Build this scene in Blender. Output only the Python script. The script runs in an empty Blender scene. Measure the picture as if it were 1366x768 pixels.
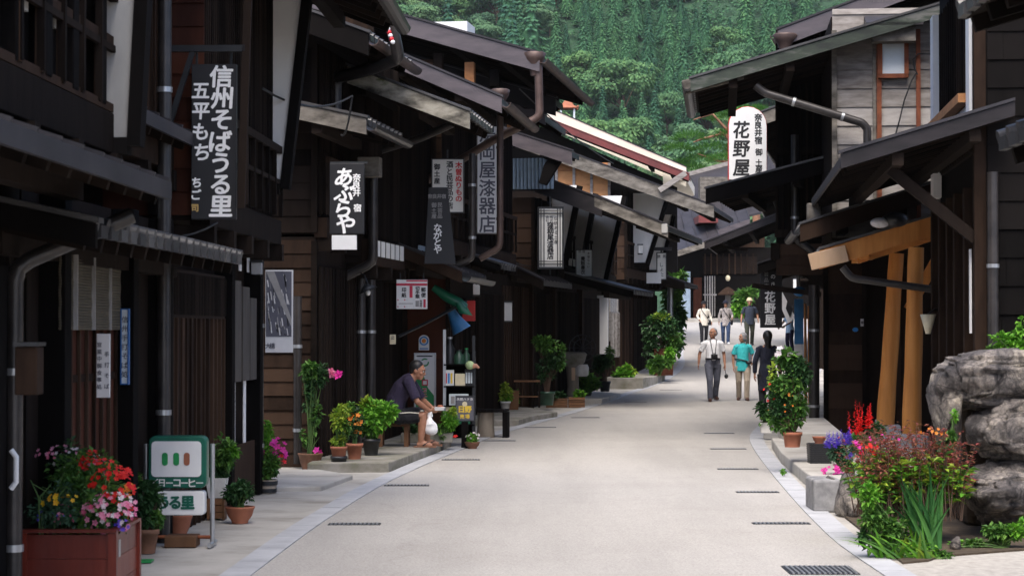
import bpy, bmesh, math, random
from mathutils import Vector, Matrix, noise
R = math.radians
sc = bpy.context.scene
COL = sc.collection
# ---------------------------------------------------------------- camera, sky, sun, exposure
FPX, CX, CY, HOR, EYE = 2808.0, 683.0, 384.0, 440.0, 1.64      # focal length and horizon in pixels of the 1366 px frame
PITCH = math.atan((HOR - CY) / FPX)
cd = bpy.data.cameras.new('camera'); cam = bpy.data.objects.new('camera', cd); COL.objects.link(cam)
cd.sensor_width = 36; cd.lens = 36 * FPX / 1366; cd.clip_start = .1; cd.clip_end = 5000
cam.location = (0, 0, EYE); cam.rotation_euler = (math.pi / 2 + PITCH, 0, 0)
cd.dof.use_dof = True; cd.dof.focus_distance = 42; cd.dof.aperture_fstop = 8
sc.camera = cam
w = bpy.data.worlds.new('World'); sc.world = w; w.use_nodes = True
nt = w.node_tree
sky = nt.nodes.new('ShaderNodeTexSky'); sky.sky_type = 'NISHITA'; sky.sun_disc = False
SUN_EL, SUN_AZ = R(62), R(190)                                 # compass azimuth of the sun: behind the camera, along the street
sky.sun_elevation = SUN_EL; sky.sun_rotation = SUN_AZ; sky.dust_density = 6; sky.air_density = .6; sky.altitude = 900
nt.links.new(sky.outputs[0], nt.nodes['Background'].inputs[0])
nt.nodes['Background'].inputs[1].default_value = .15
sd = bpy.data.lights.new('sun', 'SUN'); sun = bpy.data.objects.new('sun', sd); COL.objects.link(sun)
sd.energy = 1.5; sd.angle = R(42); sd.color = (1, .95, .88)
sdir = Vector((math.sin(SUN_AZ) * math.cos(SUN_EL), math.cos(SUN_AZ) * math.cos(SUN_EL), math.sin(SUN_EL)))
sun.rotation_euler = sdir.to_track_quat('Z', 'Y').to_euler()
vs = sc.view_settings; vs.view_transform = 'Standard'; vs.look = 'None'; vs.gamma = 1; vs.use_curve_mapping = False
vs.exposure = 1.35
sc.cycles.max_bounces = 6; sc.cycles.diffuse_bounces = 3; sc.cycles.glossy_bounces = 2; sc.cycles.transmission_bounces = 4
sc.cycles.transparent_max_bounces = 6; sc.cycles.use_denoising = True; sc.cycles.caustics_reflective = False; sc.cycles.caustics_refractive = False

# ---------------------------------------------------------------- survey helpers: a sight line through the photo and where it meets a surface
def ray(px, py):
    a, b = (px - CX) / FPX, (CY - py) / FPX
    return Vector((a, math.cos(PITCH) - b * math.sin(PITCH), math.sin(PITCH) + b * math.cos(PITCH)))
def P(px, py, Y):
    d = ray(px, py); t = Y / d.y
    return Vector((d.x * t, Y, EYE + d.z * t))
def gz(Y):
    if Y > 112: Y = 112
    t = Y - 50
    return .02 * (t + math.sqrt(t * t + 16)) - .001
def G(px, py):
    d = ray(px, py); lo, hi = 3.0, 160.0
    for _ in range(50):
        m = (lo + hi) / 2
        if EYE + d.z * m / d.y > gz(m): lo = m
        else: hi = m
    return P(px, py, lo)

# ---------------------------------------------------------------- materials
MATS = {}
def newmat(name):
    m = bpy.data.materials.new(name); m.use_nodes = True
    return m, m.node_tree, m.node_tree.nodes['Principled BSDF']
def node(nt, t, **k):
    n = nt.nodes.new(t)
    for a, v in k.items():
        if a.startswith('i_'): n.inputs[a[2:].replace('_', ' ')].default_value = v
        else: setattr(n, a, v)
    return n
def ramp(nt, fac, stops):
    r = nt.nodes.new('ShaderNodeValToRGB'); e = r.color_ramp.elements
    while len(e) < len(stops): e.new(.5)
    for el, (p, c) in zip(e, stops): el.position = p; el.color = (*c, 1)
    nt.links.new(fac, r.inputs[0]); return r.outputs[0]
def coords(nt, scale, out='Object'):
    tc = nt.nodes.new('ShaderNodeTexCoord'); mp = nt.nodes.new('ShaderNodeMapping')
    mp.inputs['Scale'].default_value = scale
    nt.links.new(tc.outputs[out], mp.inputs[0]); return mp.outputs[0]
def bump(nt, b, h, strength=.3, dist=.02):
    n = nt.nodes.new('ShaderNodeBump'); n.inputs['Strength'].default_value = strength; n.inputs['Distance'].default_value = dist
    nt.links.new(h, n.inputs['Height']); nt.links.new(n.outputs[0], b.inputs['Normal'])
def noisy(name, stops, scale=(4, 4, 4), detail=5, rough=.8, bstr=.3, bdist=.01, metal=0, spec=None, island=0, rscale=None):
    m, nt, b = newmat(name)
    v = coords(nt, scale)
    n = node(nt, 'ShaderNodeTexNoise'); n.inputs['Scale'].default_value = 1; n.inputs['Detail'].default_value = detail; n.inputs['Roughness'].default_value = .62
    nt.links.new(v, n.inputs[0])
    fac = n.outputs[0]
    if island:                                                   # every loose board or leaf has its own tone
        g = node(nt, 'ShaderNodeNewGeometry'); mx = node(nt, 'ShaderNodeMix'); mx.inputs[0].default_value = island
        nt.links.new(n.outputs[0], mx.inputs[2]); nt.links.new(g.outputs['Random Per Island'], mx.inputs[3]); fac = mx.outputs[0]
    nt.links.new(ramp(nt, fac, stops), b.inputs['Base Color'])
    b.inputs['Roughness'].default_value = rough; b.inputs['Metallic'].default_value = metal
    if spec is not None: b.inputs['Specular IOR Level'].default_value = spec
    if bstr: bump(nt, b, n.outputs[0], bstr, bdist)
    MATS[name] = m; return m
def plain(name, c, rough=.5, metal=0, var=.12, scale=6, spec=None):
    c0 = tuple(x * (1 - var) for x in c); c1 = tuple(min(1, x * (1 + var)) for x in c)
    return noisy(name, [(.35, c0), (.65, c1)], (scale,) * 3, 4, rough, .12, .004, metal, spec)
def leafmat(name, cols, trans=.25, rough=.55, tree=0):
    m, nt, b = newmat(name)
    g = node(nt, 'ShaderNodeNewGeometry')
    k = len(cols)
    c = ramp(nt, g.outputs['Random Per Island'], [(i / max(1, k - 1), q) for i, q in enumerate(cols)])
    if tree:                                                      # each tree of the hill has its own tone
        oi = node(nt, 'ShaderNodeObjectInfo'); tv = ramp(nt, oi.outputs['Random'], [(0, (.55, .66, .72)), (.35, (.9, .95, .95)), (.7, (1.15, 1.1, .95)), (1, (1.45, 1.3, 1.0))])
        mt = node(nt, 'ShaderNodeMix', data_type='RGBA', blend_type='MULTIPLY'); mt.inputs[0].default_value = 1; nt.links.new(c, mt.inputs[6]); nt.links.new(tv, mt.inputs[7]); c = mt.outputs[2]
    nt.links.new(c, b.inputs['Base Color']); b.inputs['Roughness'].default_value = rough
    b.inputs['Specular IOR Level'].default_value = .3
    t = node(nt, 'ShaderNodeBsdfTranslucent'); nt.links.new(c, t.inputs[0])
    mx = node(nt, 'ShaderNodeMixShader'); mx.inputs[0].default_value = trans
    nt.links.new(b.outputs[0], mx.inputs[1]); nt.links.new(t.outputs[0], mx.inputs[2])
    nt.links.new(mx.outputs[0], nt.nodes['Material Output'].inputs[0])
    MATS[name] = m; return m

V, H_ = (14, 14, 1.3), (14, 1.3, 14)
def wood(name, lo, hi, rough=.75, spec=.25, island=.5, sc_=(9, 9, 2.2)):
    return noisy(name, [(.3, lo), (.7, hi)], sc_, 7, rough, .35, .012, 0, spec, island)
wood('dark_wood', (.007, .0052, .0043), (.024, .017, .0135), .9, .06)
wood('black_wood', (.004, .0036, .0035), (.010, .0085, .008), .9, .05)
wood('brown_wood', (.017, .0105, .0075), (.055, .033, .022), .9, .08)
wood('red_brown_wood', (.03, .011, .008), (.09, .032, .019), .85, .1)
wood('gray_wood', (.14, .12, .105), (.42, .39, .36), .85, .2, .3, (3, 3, 14))
wood('weathered_board', (.03, .026, .022), (.27, .245, .21), .9, .15, .1, (3, 6, 7))
wood('new_wood', (.5, .175, .034), (.76, .335, .085), .55, .35, .3, (13, 13, 1.2))
wood('end_grain', (.5, .33, .2), (.7, .5, .34), .8)
wood('warm_wood', (.26, .105, .04), (.56, .27, .11), .7, .25, .4, (5, 5, 12))
wood('gray_plank', (.035, .03, .027), (.10, .09, .08), .9)
wood('log_wood', (.16, .13, .10), (.33, .28, .22), .9)
wood('planter_wood', (.10, .012, .006), (.2, .03, .014), .4, .4, .4)
wood('box_wood', (.10, .05, .025), (.2, .1, .05), .8)
noisy('moss_board', [(.36, (.02, .017, .014)), (.5, (.2, .185, .15)), (.6, (.33, .31, .26)), (.7, (.08, .095, .03))], (2.2, 4, 5), 6, .9, .5, .02)
noisy('plaster', [(.3, (.72, .71, .69)), (.7, (.83, .82, .80))], (2, 2, 1), 6, .9, .15, .005)
noisy('old_plaster', [(.3, (.3, .29, .27)), (.7, (.5, .49, .46))], (2, 2, .8), 6, .95, .15, .005)
noisy('cream_render', [(.3, (.68, .62, .5)), (.7, (.8, .74, .62))], (1, 1, 1), 5, .8, .1, .004)
noisy('tile', [(.25, (.018, .018, .02)), (.6, (.055, .053, .053)), (.8, (.12, .115, .11))], (3, 3, 3), 7, .42, .3, .01, 0, .6, .35)
noisy('metal_roof', [(.3, (.016, .015, .018)), (.7, (.042, .038, .043))], (2, 2, 2), 5, .5, .15, .006, 0, .35)
noisy('fascia_metal', [(.3, (.055, .046, .052)), (.7, (.105, .086, .092))], (2, 3, 8), 5, .5, .1, .004, 0, .5)
noisy('dark_fascia', [(.3, (.008, .007, .008)), (.7, (.024, .020, .022))], (2, 3, 8), 5, .6, .1, .004, 0, .25)
noisy('green_fascia', [(.35, (.012, .017, .013)), (.52, (.03, .042, .028)), (.64, (.11, .11, .10))], (2, 3, 8), 5, .7, .2, .006)
noisy('red_roof', [(.3, (.10, .02, .018)), (.7, (.19, .035, .03))], (2, 2, 2), 5, .5, .1, .004)
noisy('copper_pipe', [(.3, (.06, .038, .032)), (.7, (.13, .085, .07))], (4, 4, 4), 5, .5, .1, .004, .3)
noisy('gutter_dark', [(.3, (.02, .018, .017)), (.7, (.05, .043, .04))], (5, 5, 5), 5, .35, .1, .004, .2)
noisy('rust', [(.3, (.13, .03, .012)), (.7, (.26, .08, .03))], (8, 8, 8), 6, .85, .3, .006)
noisy('concrete', [(.28, (.24, .22, .19)), (.5, (.40, .378, .34)), (.72, (.49, .465, .425))], (1.4, 1.4, 1.4), 9, .9, .35, .01)
noisy('moss_concrete', [(.3, (.10, .10, .05)), (.5, (.23, .215, .18)), (.75, (.36, .34, .31))], (2.4, 2.4, 3), 9, .92, .45, .015)
noisy('granite', [(.3, (.34, .345, .36)), (.7, (.47, .475, .49))], (3, 3, 3), 9, .8, .2, .006)
noisy('stone_gray', [(.3, (.13, .13, .135)), (.7, (.34, .335, .33))], (7, 7, 7), 9, .85, .5, .02)
noisy('soil', [(.3, (.03, .02, .012)), (.7, (.09, .065, .04))], (9, 9, 9), 8, .95, .6, .03)
noisy('terracotta', [(.3, (.26, .085, .045)), (.7, (.38, .14, .075))], (6, 6, 6), 6, .8, .15, .004)
noisy('terracotta_old', [(.3, (.11, .055, .03)), (.7, (.26, .12, .07))], (6, 6, 6), 6, .8, .2, .006)
plain('pot_black', (.016, .017, .018), .45); plain('pot_white', (.68, .66, .62), .5); plain('pot_green', (.02, .06, .035), .4)
plain('paint_white', (.78, .78, .77), .45, 0, .03); plain('paint_black', (.012, .012, .013), .4); plain('ink', (.012, .012, .014), .6)
plain('ink_gray', (.10, .10, .125), .6); plain('sign_black', (.009, .009, .011), .5); plain('lettering_white', (.88, .88, .87), .6, 0, .01)
plain('sign_white', (.76, .75, .71), .5, 0, .04, 3); plain('sign_pale', (.66, .72, .74), .5, 0, .04); plain('sign_red', (.55, .02, .06), .5)
plain('ink_red', (.62, .02, .03), .6); plain('ink_dim', (.32, .31, .3), .7); plain('gold', (.55, .36, .12), .5)
plain('coffee_green', (.008, .11, .07), .35); plain('green_paint', (.015, .26, .07), .4); plain('sign_blue', (.03, .22, .55), .4)
plain('orange_paint', (.75, .22, .02), .5); plain('yellow_paint', (.75, .52, .05), .5); plain('steel', (.42, .43, .44), .35, .7)
plain('iron', (.025, .027, .03), .5, .4); plain('lacquer_red', (.5, .015, .012), .4); plain('plastic_blue', (.02, .12, .35), .4)
plain('cream', (.72, .63, .42), .5); plain('vinyl_green', (.015, .17, .09), .35); plain('vinyl_blue', (.05, .2, .42), .4)
plain('cable', (.01, .01, .01), .6); plain('paper', (.74, .73, .72), .8, 0, .04); plain('olive_cloth', (.09, .075, .05), .95)
plain('glass_dark', (.02, .022, .025), .12, 0, .2, 3, .6); plain('shoji', (.74, .73, .70), .85, 0, .04); plain('bag_white', (.78, .77, .78), .4)
plain('corrugated_blue', (.42, .52, .6), .4, 0, .1)
# people
plain('skin', (.42, .21, .13), .55, 0, .08, 20); plain('skin_tan', (.34, .16, .095), .55, 0, .08, 20); plain('hair_black', (.012, .011, .011), .5)
plain('hair_gray', (.22, .22, .23), .6, 0, .3, 60); plain('cloth_white', (.82, .82, .84), .9, 0, .03); plain('cloth_gray', (.09, .095, .125), .9)
plain('cloth_purple', (.028, .02, .048), .9); plain('cloth_navy', (.012, .014, .03), .9); plain('cloth_teal', (.045, .5, .52), .9)
plain('cloth_tan', (.36, .3, .235), .9); plain('cloth_black', (.012, .012, .016), .9); plain('cloth_slate', (.035, .045, .07), .9)
plain('cloth_cream', (.78, .73, .63), .9); plain('cloth_lightblue', (.5, .68, .82), .9); plain('cloth_print', (.42, .38, .37), .95, 0, .5, 30)
plain('cloth_olive', (.05, .055, .04), .9); plain('denim', (.035, .06, .13), .9); plain('hat_straw', (.74, .64, .42), .9); plain('leather', (.07, .03, .02), .5)
plain('rubber_red', (.3, .06, .05), .6)
for n_ in list(MATS):                                             # soft folds in all clothing
    if n_.startswith('cloth_') or n_ == 'denim':
        t_ = MATS[n_].node_tree; bp = next(n for n in t_.nodes if n.type == 'BUMP'); tx = next(n for n in t_.nodes if n.type == 'TEX_NOISE'); mp = next(n for n in t_.nodes if n.type == 'MAPPING')
        mp.inputs['Scale'].default_value = (9, 9, 4) if n_ != 'cloth_print' else (30, 30, 30); tx.inputs['Distortion'].default_value = 1.2; tx.inputs['Detail'].default_value = 3; bp.inputs['Strength'].default_value = 1; bp.inputs['Distance'].default_value = .035
# leaves and petals
leafmat('leaf', [(.035, .10, .018), (.06, .16, .03), (.095, .22, .04), (.15, .29, .05)])
leafmat('leaf_dark', [(.018, .055, .018), (.03, .085, .026), (.05, .125, .035)])
leafmat('leaf_yellow', [(.10, .22, .025), (.25, .38, .035), (.40, .48, .06), (.15, .28, .035)])
leafmat('leaf_bright', [(.07, .24, .02), (.14, .36, .03), (.2, .42, .05)])
leafmat('leaf_red', [(.18, .04, .04), (.32, .07, .07), (.2, .10, .04), (.42, .15, .11)], .35)
leafmat('leaf_iris', [(.03, .12, .035), (.06, .19, .05), (.10, .26, .06)])
leafmat('leaf_blue', [(.03, .08, .04), (.05, .12, .06), (.08, .16, .09)])
leafmat('petal_red', [(.6, .01, .01), (.8, .03, .02), (.7, .015, .03)], .3); leafmat('petal_pink', [(.75, .16, .32), (.8, .35, .48), (.7, .08, .2)], .3)
leafmat('petal_white', [(.8, .75, .75), (.85, .7, .74)], .3); leafmat('petal_yellow', [(.85, .42, .02), (.85, .55, .03)], .3)
leafmat('petal_magenta', [(.6, .02, .25), (.7, .05, .4)], .3); leafmat('petal_purple', [(.09, .06, .5), (.2, .1, .6)], .3); leafmat('petal_orange', [(.75, .2, .02), (.8, .3, .05)], .3)
leafmat('conifer', [(.035, .12, .068), (.05, .155, .082), (.07, .19, .092), (.09, .23, .10)], .3, .8, 1)
leafmat('conifer_dark', [(.034, .12, .075), (.05, .155, .09), (.075, .20, .10)], .25, .8, 1)
leafmat('broadleaf', [(.045, .13, .06), (.07, .165, .075), (.09, .2, .088), (.115, .235, .10)], .3, .8, 1)
leafmat('undergrowth', [(.03, .11, .05), (.055, .16, .065), (.085, .2, .08), (.04, .13, .06)], .25, .8)
leafmat('broadleaf_pale', [(.075, .16, .078), (.10, .2, .095), (.135, .24, .115)], .3, .8, 1)
leafmat('pine_needles', [(.03, .12, .02), (.07, .2, .03), (.11, .27, .04)], .2, .6)
noisy('bark', [(.3, (.05, .03, .02)), (.7, (.15, .09, .06))], (6, 6, 1.5), 6, .95, .6, .03)
noisy('pine_bark', [(.3, (.14, .06, .035)), (.7, (.32, .17, .10))], (6, 6, 1.5), 6, .95, .6, .03)
noisy('stem_green', [(.3, (.04, .10, .02)), (.7, (.10, .18, .04))], (6, 6, 3), 4, .7, .2, .01)

def road_material():
    m, nt, b = newmat('road_surface')
    v = coords(nt, (1, 1, 1)); vl = coords(nt, (1.2, .12, 1))
    def nz(scale, detail, vec=v, r=.6):
        n = node(nt, 'ShaderNodeTexNoise'); n.inputs['Scale'].default_value = scale; n.inputs['Detail'].default_value = detail; n.inputs['Roughness'].default_value = r; nt.links.new(vec, n.inputs[0]); return n.outputs[0]
    n1, n2, n3, n4 = nz(55, 4, v, .75), nz(.55, 7), nz(1, 4, vl), nz(7, 5)
    def mul(a, c, f=1):
        mx = node(nt, 'ShaderNodeMix', data_type='RGBA', blend_type='MULTIPLY'); mx.inputs[0].default_value = f; nt.links.new(a, mx.inputs[6]); nt.links.new(c, mx.inputs[7]); return mx.outputs[2]
    c = ramp(nt, n1, [(.3, (.25, .234, .212)), (.5, (.37, .35, .323)), (.7, (.475, .451, .419))])
    c = mul(c, ramp(nt, n2, [(.3, (.92, .915, .91)), (.5, (1, 1, 1)), (.7, (1.03, 1.03, 1.03))]))
    c = mul(c, ramp(nt, n3, [(.35, (.90, .90, .90)), (.6, (1.03, 1.03, 1.03))]))
    c = mul(c, ramp(nt, n4, [(.3, (.975, .975, .975)), (.6, (1.01, 1.01, 1.01))]))
    vo = node(nt, 'ShaderNodeTexVoronoi', feature='DISTANCE_TO_EDGE'); vo.inputs['Scale'].default_value = .16
    ad = node(nt, 'ShaderNodeVectorMath', operation='MULTIPLY_ADD'); ad.inputs[1].default_value = (.9, .9, 0)
    nn = node(nt, 'ShaderNodeTexNoise'); nn.inputs['Scale'].default_value = 1.5; nn.inputs['Detail'].default_value = 6; nt.links.new(v, nn.inputs[0]); nt.links.new(nn.outputs['Color'], ad.inputs[0]); nt.links.new(v, ad.inputs[2]); nt.links.new(ad.outputs[0], vo.inputs[0])
    c = mul(c, ramp(nt, vo.outputs['Distance'], [(0, (.62, .6, .58)), (.0022, (1, 1, 1))]), .22)
    nt.links.new(c, b.inputs['Base Color']); b.inputs['Roughness'].default_value = .9; bump(nt, b, n1, .5, .006)
    MATS['road_surface'] = m
road_material()
def rock_material():
    m, nt, b = newmat('rock')
    v = coords(nt, (1, 1, 1)); v2 = coords(nt, (2.2, 2.2, 5))
    n1 = node(nt, 'ShaderNodeTexNoise'); n1.inputs['Scale'].default_value = 3.0; n1.inputs['Detail'].default_value = 12; n1.inputs['Roughness'].default_value = .72; n1.inputs['Distortion'].default_value = .8
    n2 = node(nt, 'ShaderNodeTexNoise'); n2.inputs['Scale'].default_value = 1.6; n2.inputs['Detail'].default_value = 6
    vo = node(nt, 'ShaderNodeTexVoronoi', feature='DISTANCE_TO_EDGE'); vo.inputs['Scale'].default_value = 1.1
    nt.links.new(v, n1.inputs[0]); nt.links.new(v, n2.inputs[0])
    wv = node(nt, 'ShaderNodeMix', data_type='RGBA', blend_type='ADD'); wv.inputs[0].default_value = .35; nt.links.new(v2, wv.inputs[6]); nt.links.new(n1.outputs['Color'], wv.inputs[7]); nt.links.new(wv.outputs[2], vo.inputs[0])
    a = ramp(nt, n1.outputs[0], [(.32, (.025, .024, .025)), (.43, (.11, .104, .104)), (.52, (.24, .225, .215)), (.62, (.38, .36, .33)), (.74, (.58, .55, .51))])
    c = ramp(nt, n2.outputs[0], [(.3, (.45, .42, .45)), (.5, (.9, .86, .84)), (.7, (1.15, 1.08, .96))])
    cr = ramp(nt, vo.outputs['Distance'], [(0, (.12, .11, .11)), (.035, (1, 1, 1))])
    mx = node(nt, 'ShaderNodeMix', data_type='RGBA', blend_type='MULTIPLY'); mx.inputs[0].default_value = 1
    m2 = node(nt, 'ShaderNodeMix', data_type='RGBA', blend_type='MULTIPLY'); m2.inputs[0].default_value = .75
    n3 = node(nt, 'ShaderNodeTexNoise'); n3.inputs['Scale'].default_value = 26; n3.inputs['Detail'].default_value = 5; n3.inputs['Roughness'].default_value = .7; nt.links.new(v, n3.inputs[0])
    m3 = node(nt, 'ShaderNodeMix', data_type='RGBA', blend_type='MULTIPLY'); m3.inputs[0].default_value = 1; nt.links.new(ramp(nt, n3.outputs[0], [(.32, (.5, .5, .5)), (.52, (1.05, 1.03, 1)), (.68, (1.7, 1.65, 1.55))]), m3.inputs[7]); nt.links.new(m2.outputs[2], m3.inputs[6])
    nt.links.new(a, mx.inputs[6]); nt.links.new(c, mx.inputs[7]); nt.links.new(mx.outputs[2], m2.inputs[6]); nt.links.new(cr, m2.inputs[7]); nt.links.new(m3.outputs[2], b.inputs['Base Color'])
    b.inputs['Roughness'].default_value = .75; bump(nt, b, n1.outputs[0], 1, .12)
    MATS['rock'] = m
rock_material()

# ---------------------------------------------------------------- mesh builder
class MB:
    def __init__(s): s.v = []; s.f = []; s.m = []; s.mats = []; s.smooth = []
    def mi(s, m):
        if m not in s.mats: s.mats.append(m)
        return s.mats.index(m)
    def add(s, vs, fs, m, smooth=False):
        b = len(s.v); s.v += [tuple(p) for p in vs]; k = s.mi(m)
        for f in fs: s.f.append(tuple(b + i for i in f)); s.m.append(k); s.smooth.append(smooth)
    def hexa(s, p, m):                                           # p: 4 bottom then 4 top corners
        s.add(p, [(0, 3, 2, 1), (4, 5, 6, 7), (0, 1, 5, 4), (1, 2, 6, 5), (2, 3, 7, 6), (3, 0, 4, 7)], m)
    def box(s, x0, x1, y0, y1, z0, z1, m):
        s.hexa([(x0, y0, z0), (x1, y0, z0), (x1, y1, z0), (x0, y1, z0), (x0, y0, z1), (x1, y0, z1), (x1, y1, z1), (x0, y1, z1)], m)
    def bar(s, a, b, wd, ht, m, up=(0, 0, 1)):                   # rectangular bar between two points
        a, b = Vector(a), Vector(b); d = (b - a).normalized(); u = Vector(up)
        if abs(d.dot(u)) > .99: u = Vector((0, 1, 0))
        r = d.cross(u).normalized() * wd / 2; u = r.cross(d).normalized() * ht / 2
        s.hexa([a - r - u, a + r - u, b + r - u, b - r - u, a - r + u, a + r + u, b + r + u, b - r + u], m)
    def tube(s, pts, rad, m, seg=8, cap=True):
        pts = [Vector(p) for p in pts]; n = len(pts)
        if not hasattr(rad, '__len__'): rad = [rad] * n
        rings = []; ref = None
        for i, p in enumerate(pts):
            d = ((pts[min(i + 1, n - 1)] - p).normalized() + (p - pts[max(i - 1, 0)]).normalized())
            d = d.normalized() if d.length > 1e-6 else Vector((0, 0, 1))
            if ref is None: ref = Vector((0, 0, 1)) if abs(d.z) < .9 else Vector((0, 1, 0))
            a = d.cross(ref).normalized(); b = a.cross(d).normalized(); ref = b
            rings.append([p + (a * math.cos(2 * math.pi * k / seg) + b * math.sin(2 * math.pi * k / seg)) * rad[i] for k in range(seg)])
        vs = [q for r in rings for q in r]; fs = []
        for i in range(n - 1):
            for k in range(seg):
                k2 = (k + 1) % seg; fs.append((i * seg + k, i * seg + k2, (i + 1) * seg + k2, (i + 1) * seg + k))
        s.add(vs, fs, m, True)
        if cap: s.add(rings[0], [tuple(range(seg))[::-1]], m); s.add(rings[-1], [tuple(range(seg))], m)
    def lathe(s, prof, m, seg=20, c=(0, 0, 0), smooth=True, wob=0):
        vs = []; fs = []
        for i, (r, z) in enumerate(prof):
            for k in range(seg):
                a = 2 * math.pi * k / seg; vs.append((c[0] + r * math.cos(a), c[1] + r * math.sin(a), c[2] + z))
        for i in range(len(prof) - 1):
            for k in range(seg):
                k2 = (k + 1) % seg; fs.append((i * seg + k, i * seg + k2, (i + 1) * seg + k2, (i + 1) * seg + k))
        s.add(vs, fs, m, smooth)
        s.add(vs[:seg], [tuple(range(seg))[::-1]], m); s.add(vs[-seg:], [tuple(range(seg))], m)
    def prism(s, poly, axis, a0, a1, m):                         # polygon in the plane across axis, swept from a0 to a1
        n = len(poly)
        def mk(p, a):
            return {'y': (p[0], a, p[1]), 'x': (a, p[0], p[1]), 'z': (p[0], p[1], a)}[axis]
        vs = [mk(p, a0) for p in poly] + [mk(p, a1) for p in poly]
        fs = [tuple(range(n))[::-1], tuple(range(n, 2 * n))] + [(i, (i + 1) % n, n + (i + 1) % n, n + i) for i in range(n)]
        s.add(vs, fs, m)
    def ell(s, c, r, m, seg=14, rings=9):
        prof = [(math.sin(math.pi * i / rings), -math.cos(math.pi * i / rings)) for i in range(rings + 1)]
        vs = []; fs = []
        for (q, z) in prof:
            for k in range(seg):
                a = 2 * math.pi * k / seg; vs.append((c[0] + r[0] * max(q, .01) * math.cos(a), c[1] + r[1] * max(q, .01) * math.sin(a), c[2] + r[2] * z))
        for i in range(rings):
            for k in range(seg):
                k2 = (k + 1) % seg; fs.append((i * seg + k, i * seg + k2, (i + 1) * seg + k2, (i + 1) * seg + k))
        s.add(vs, fs, m, True)
    def leaf(s, c, d, up, ln, wd, m, fold=.25):                  # pointed leaf, two halves folded along the rib
        c, d, up = Vector(c), Vector(d).normalized(), Vector(up)
        r = d.cross(up)
        r = r.normalized() if r.length > 1e-5 else Vector((1, 0, 0)); u = r.cross(d)
        mid = c + d * ln * .45; tip = c + d * ln - u * ln * .12
        a = mid + r * wd / 2 + u * wd * fold; b = mid - r * wd / 2 + u * wd * fold
        s.add([c, a, tip, b], [(0, 1, 2), (0, 2, 3)], m)
    def disc(s, c, n, rad, m, k=6):
        c, n = Vector(c), Vector(n).normalized(); a = n.orthogonal().normalized(); b = n.cross(a)
        s.add([c + (a * math.cos(2 * math.pi * i / k) + b * math.sin(2 * math.pi * i / k)) * rad for i in range(k)], [tuple(range(k))], m)
    def merge(s, o, mat=None):
        for f, k, sm in zip(o.f, o.m, o.smooth): pass
        b = len(s.v); s.v += [tuple((mat @ Vector(p))) if mat else p for p in o.v]
        for f, k, sm in zip(o.f, o.m, o.smooth):
            s.f.append(tuple(b + i for i in f)); s.m.append(s.mi(o.mats[k])); s.smooth.append(sm)
    def build(s, name, parent=None, loc=None, flipx=False, recalc=True, bevel=0):
        me = bpy.data.meshes.new(name)
        me.from_pydata([(-p[0], p[1], p[2]) for p in s.v] if flipx else s.v, [], s.f)
        for m in s.mats: me.materials.append(MATS[m])
        me.polygons.foreach_set('material_index', s.m); me.polygons.foreach_set('use_smooth', s.smooth)
        if recalc and len(s.f) < 60000:
            bm = bmesh.new(); bm.from_mesh(me); bmesh.ops.recalc_face_normals(bm, faces=bm.faces); bm.to_mesh(me); bm.free()
        me.update()
        o = bpy.data.objects.new(name, me); COL.objects.link(o)
        if parent: o.parent = parent
        if loc is not None: o.location = loc
        if bevel:
            md = o.modifiers.new('bevel', 'BEVEL'); md.width = bevel; md.segments = 2; md.limit_method = 'ANGLE'
        return o
def tag(o, label=None, cat=None, group=None, kind=None):
    for k, v in (('label', label), ('category', cat), ('group', group), ('kind', kind)):
        if v: o[k] = v
    return o
def empty(name, loc, rz=0):
    o = bpy.data.objects.new(name, None); COL.objects.link(o); o.location = loc; o.rotation_euler = (0, 0, rz); o.empty_display_size = .2
    return o
def copy_tree(o, parent=None):
    c = o.copy(); COL.objects.link(c)
    if parent: c.parent = parent
    for ch in list(o.children): copy_tree(ch, c)
    return c
# ---------------------------------------------------------------- lettering
GLYPH = {}
def glyph(ch, bold):
    k = (ch, bold)
    if k not in GLYPH:
        cu = bpy.data.curves.new('glyph', 'FONT'); cu.body = ch; cu.size = 1; cu.offset = bold; cu.resolution_u = 3
        cu.align_x = 'CENTER'; cu.fill_mode = 'FRONT'
        ob = bpy.data.objects.new('glyph', cu); COL.objects.link(ob)
        dg = bpy.context.evaluated_depsgraph_get(); me = bpy.data.meshes.new_from_object(ob.evaluated_get(dg))
        vs = [v.co.copy() for v in me.vertices]; fs = [tuple(p.vertices) for p in me.polygons]
        bpy.data.objects.remove(ob); bpy.data.curves.remove(cu); bpy.data.meshes.remove(me)
        GLYPH[k] = (vs, fs)
    return GLYPH[k]
def put_glyph(mb, ch, cx, cz, size, m, y, bold=.012, wide=1, rot=0, lean=0):
    vs, fs = glyph(ch, 0)
    if not vs: return
    xs = [v.x for v in vs]; zs = [v.y for v in vs]
    mx, mz = (min(xs) + max(xs)) / 2, (min(zs) + max(zs)) / 2
    c, s_ = math.cos(rot), math.sin(rot); e = max(0, bold - .002)
    offs = [(0, 0)] + ([(e, 0), (-e, 0), (0, e), (0, -e), (e * .7, e * .7), (-e * .7, -e * .7), (e * .7, -e * .7), (-e * .7, e * .7)] if e > .006 else [])
    for i, (dx, dz) in enumerate(offs):                            # brush weight: shifted strokes, each a hair deeper
        out = []
        for v in vs:
            a, b = (v.x - mx + dx) * size * wide, (v.y - mz + dz) * size; a += lean * b
            out.append((cx + a * c - b * s_, y + i * .0002, cz + a * s_ + b * c))
        mb.add(out, fs, m)
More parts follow.
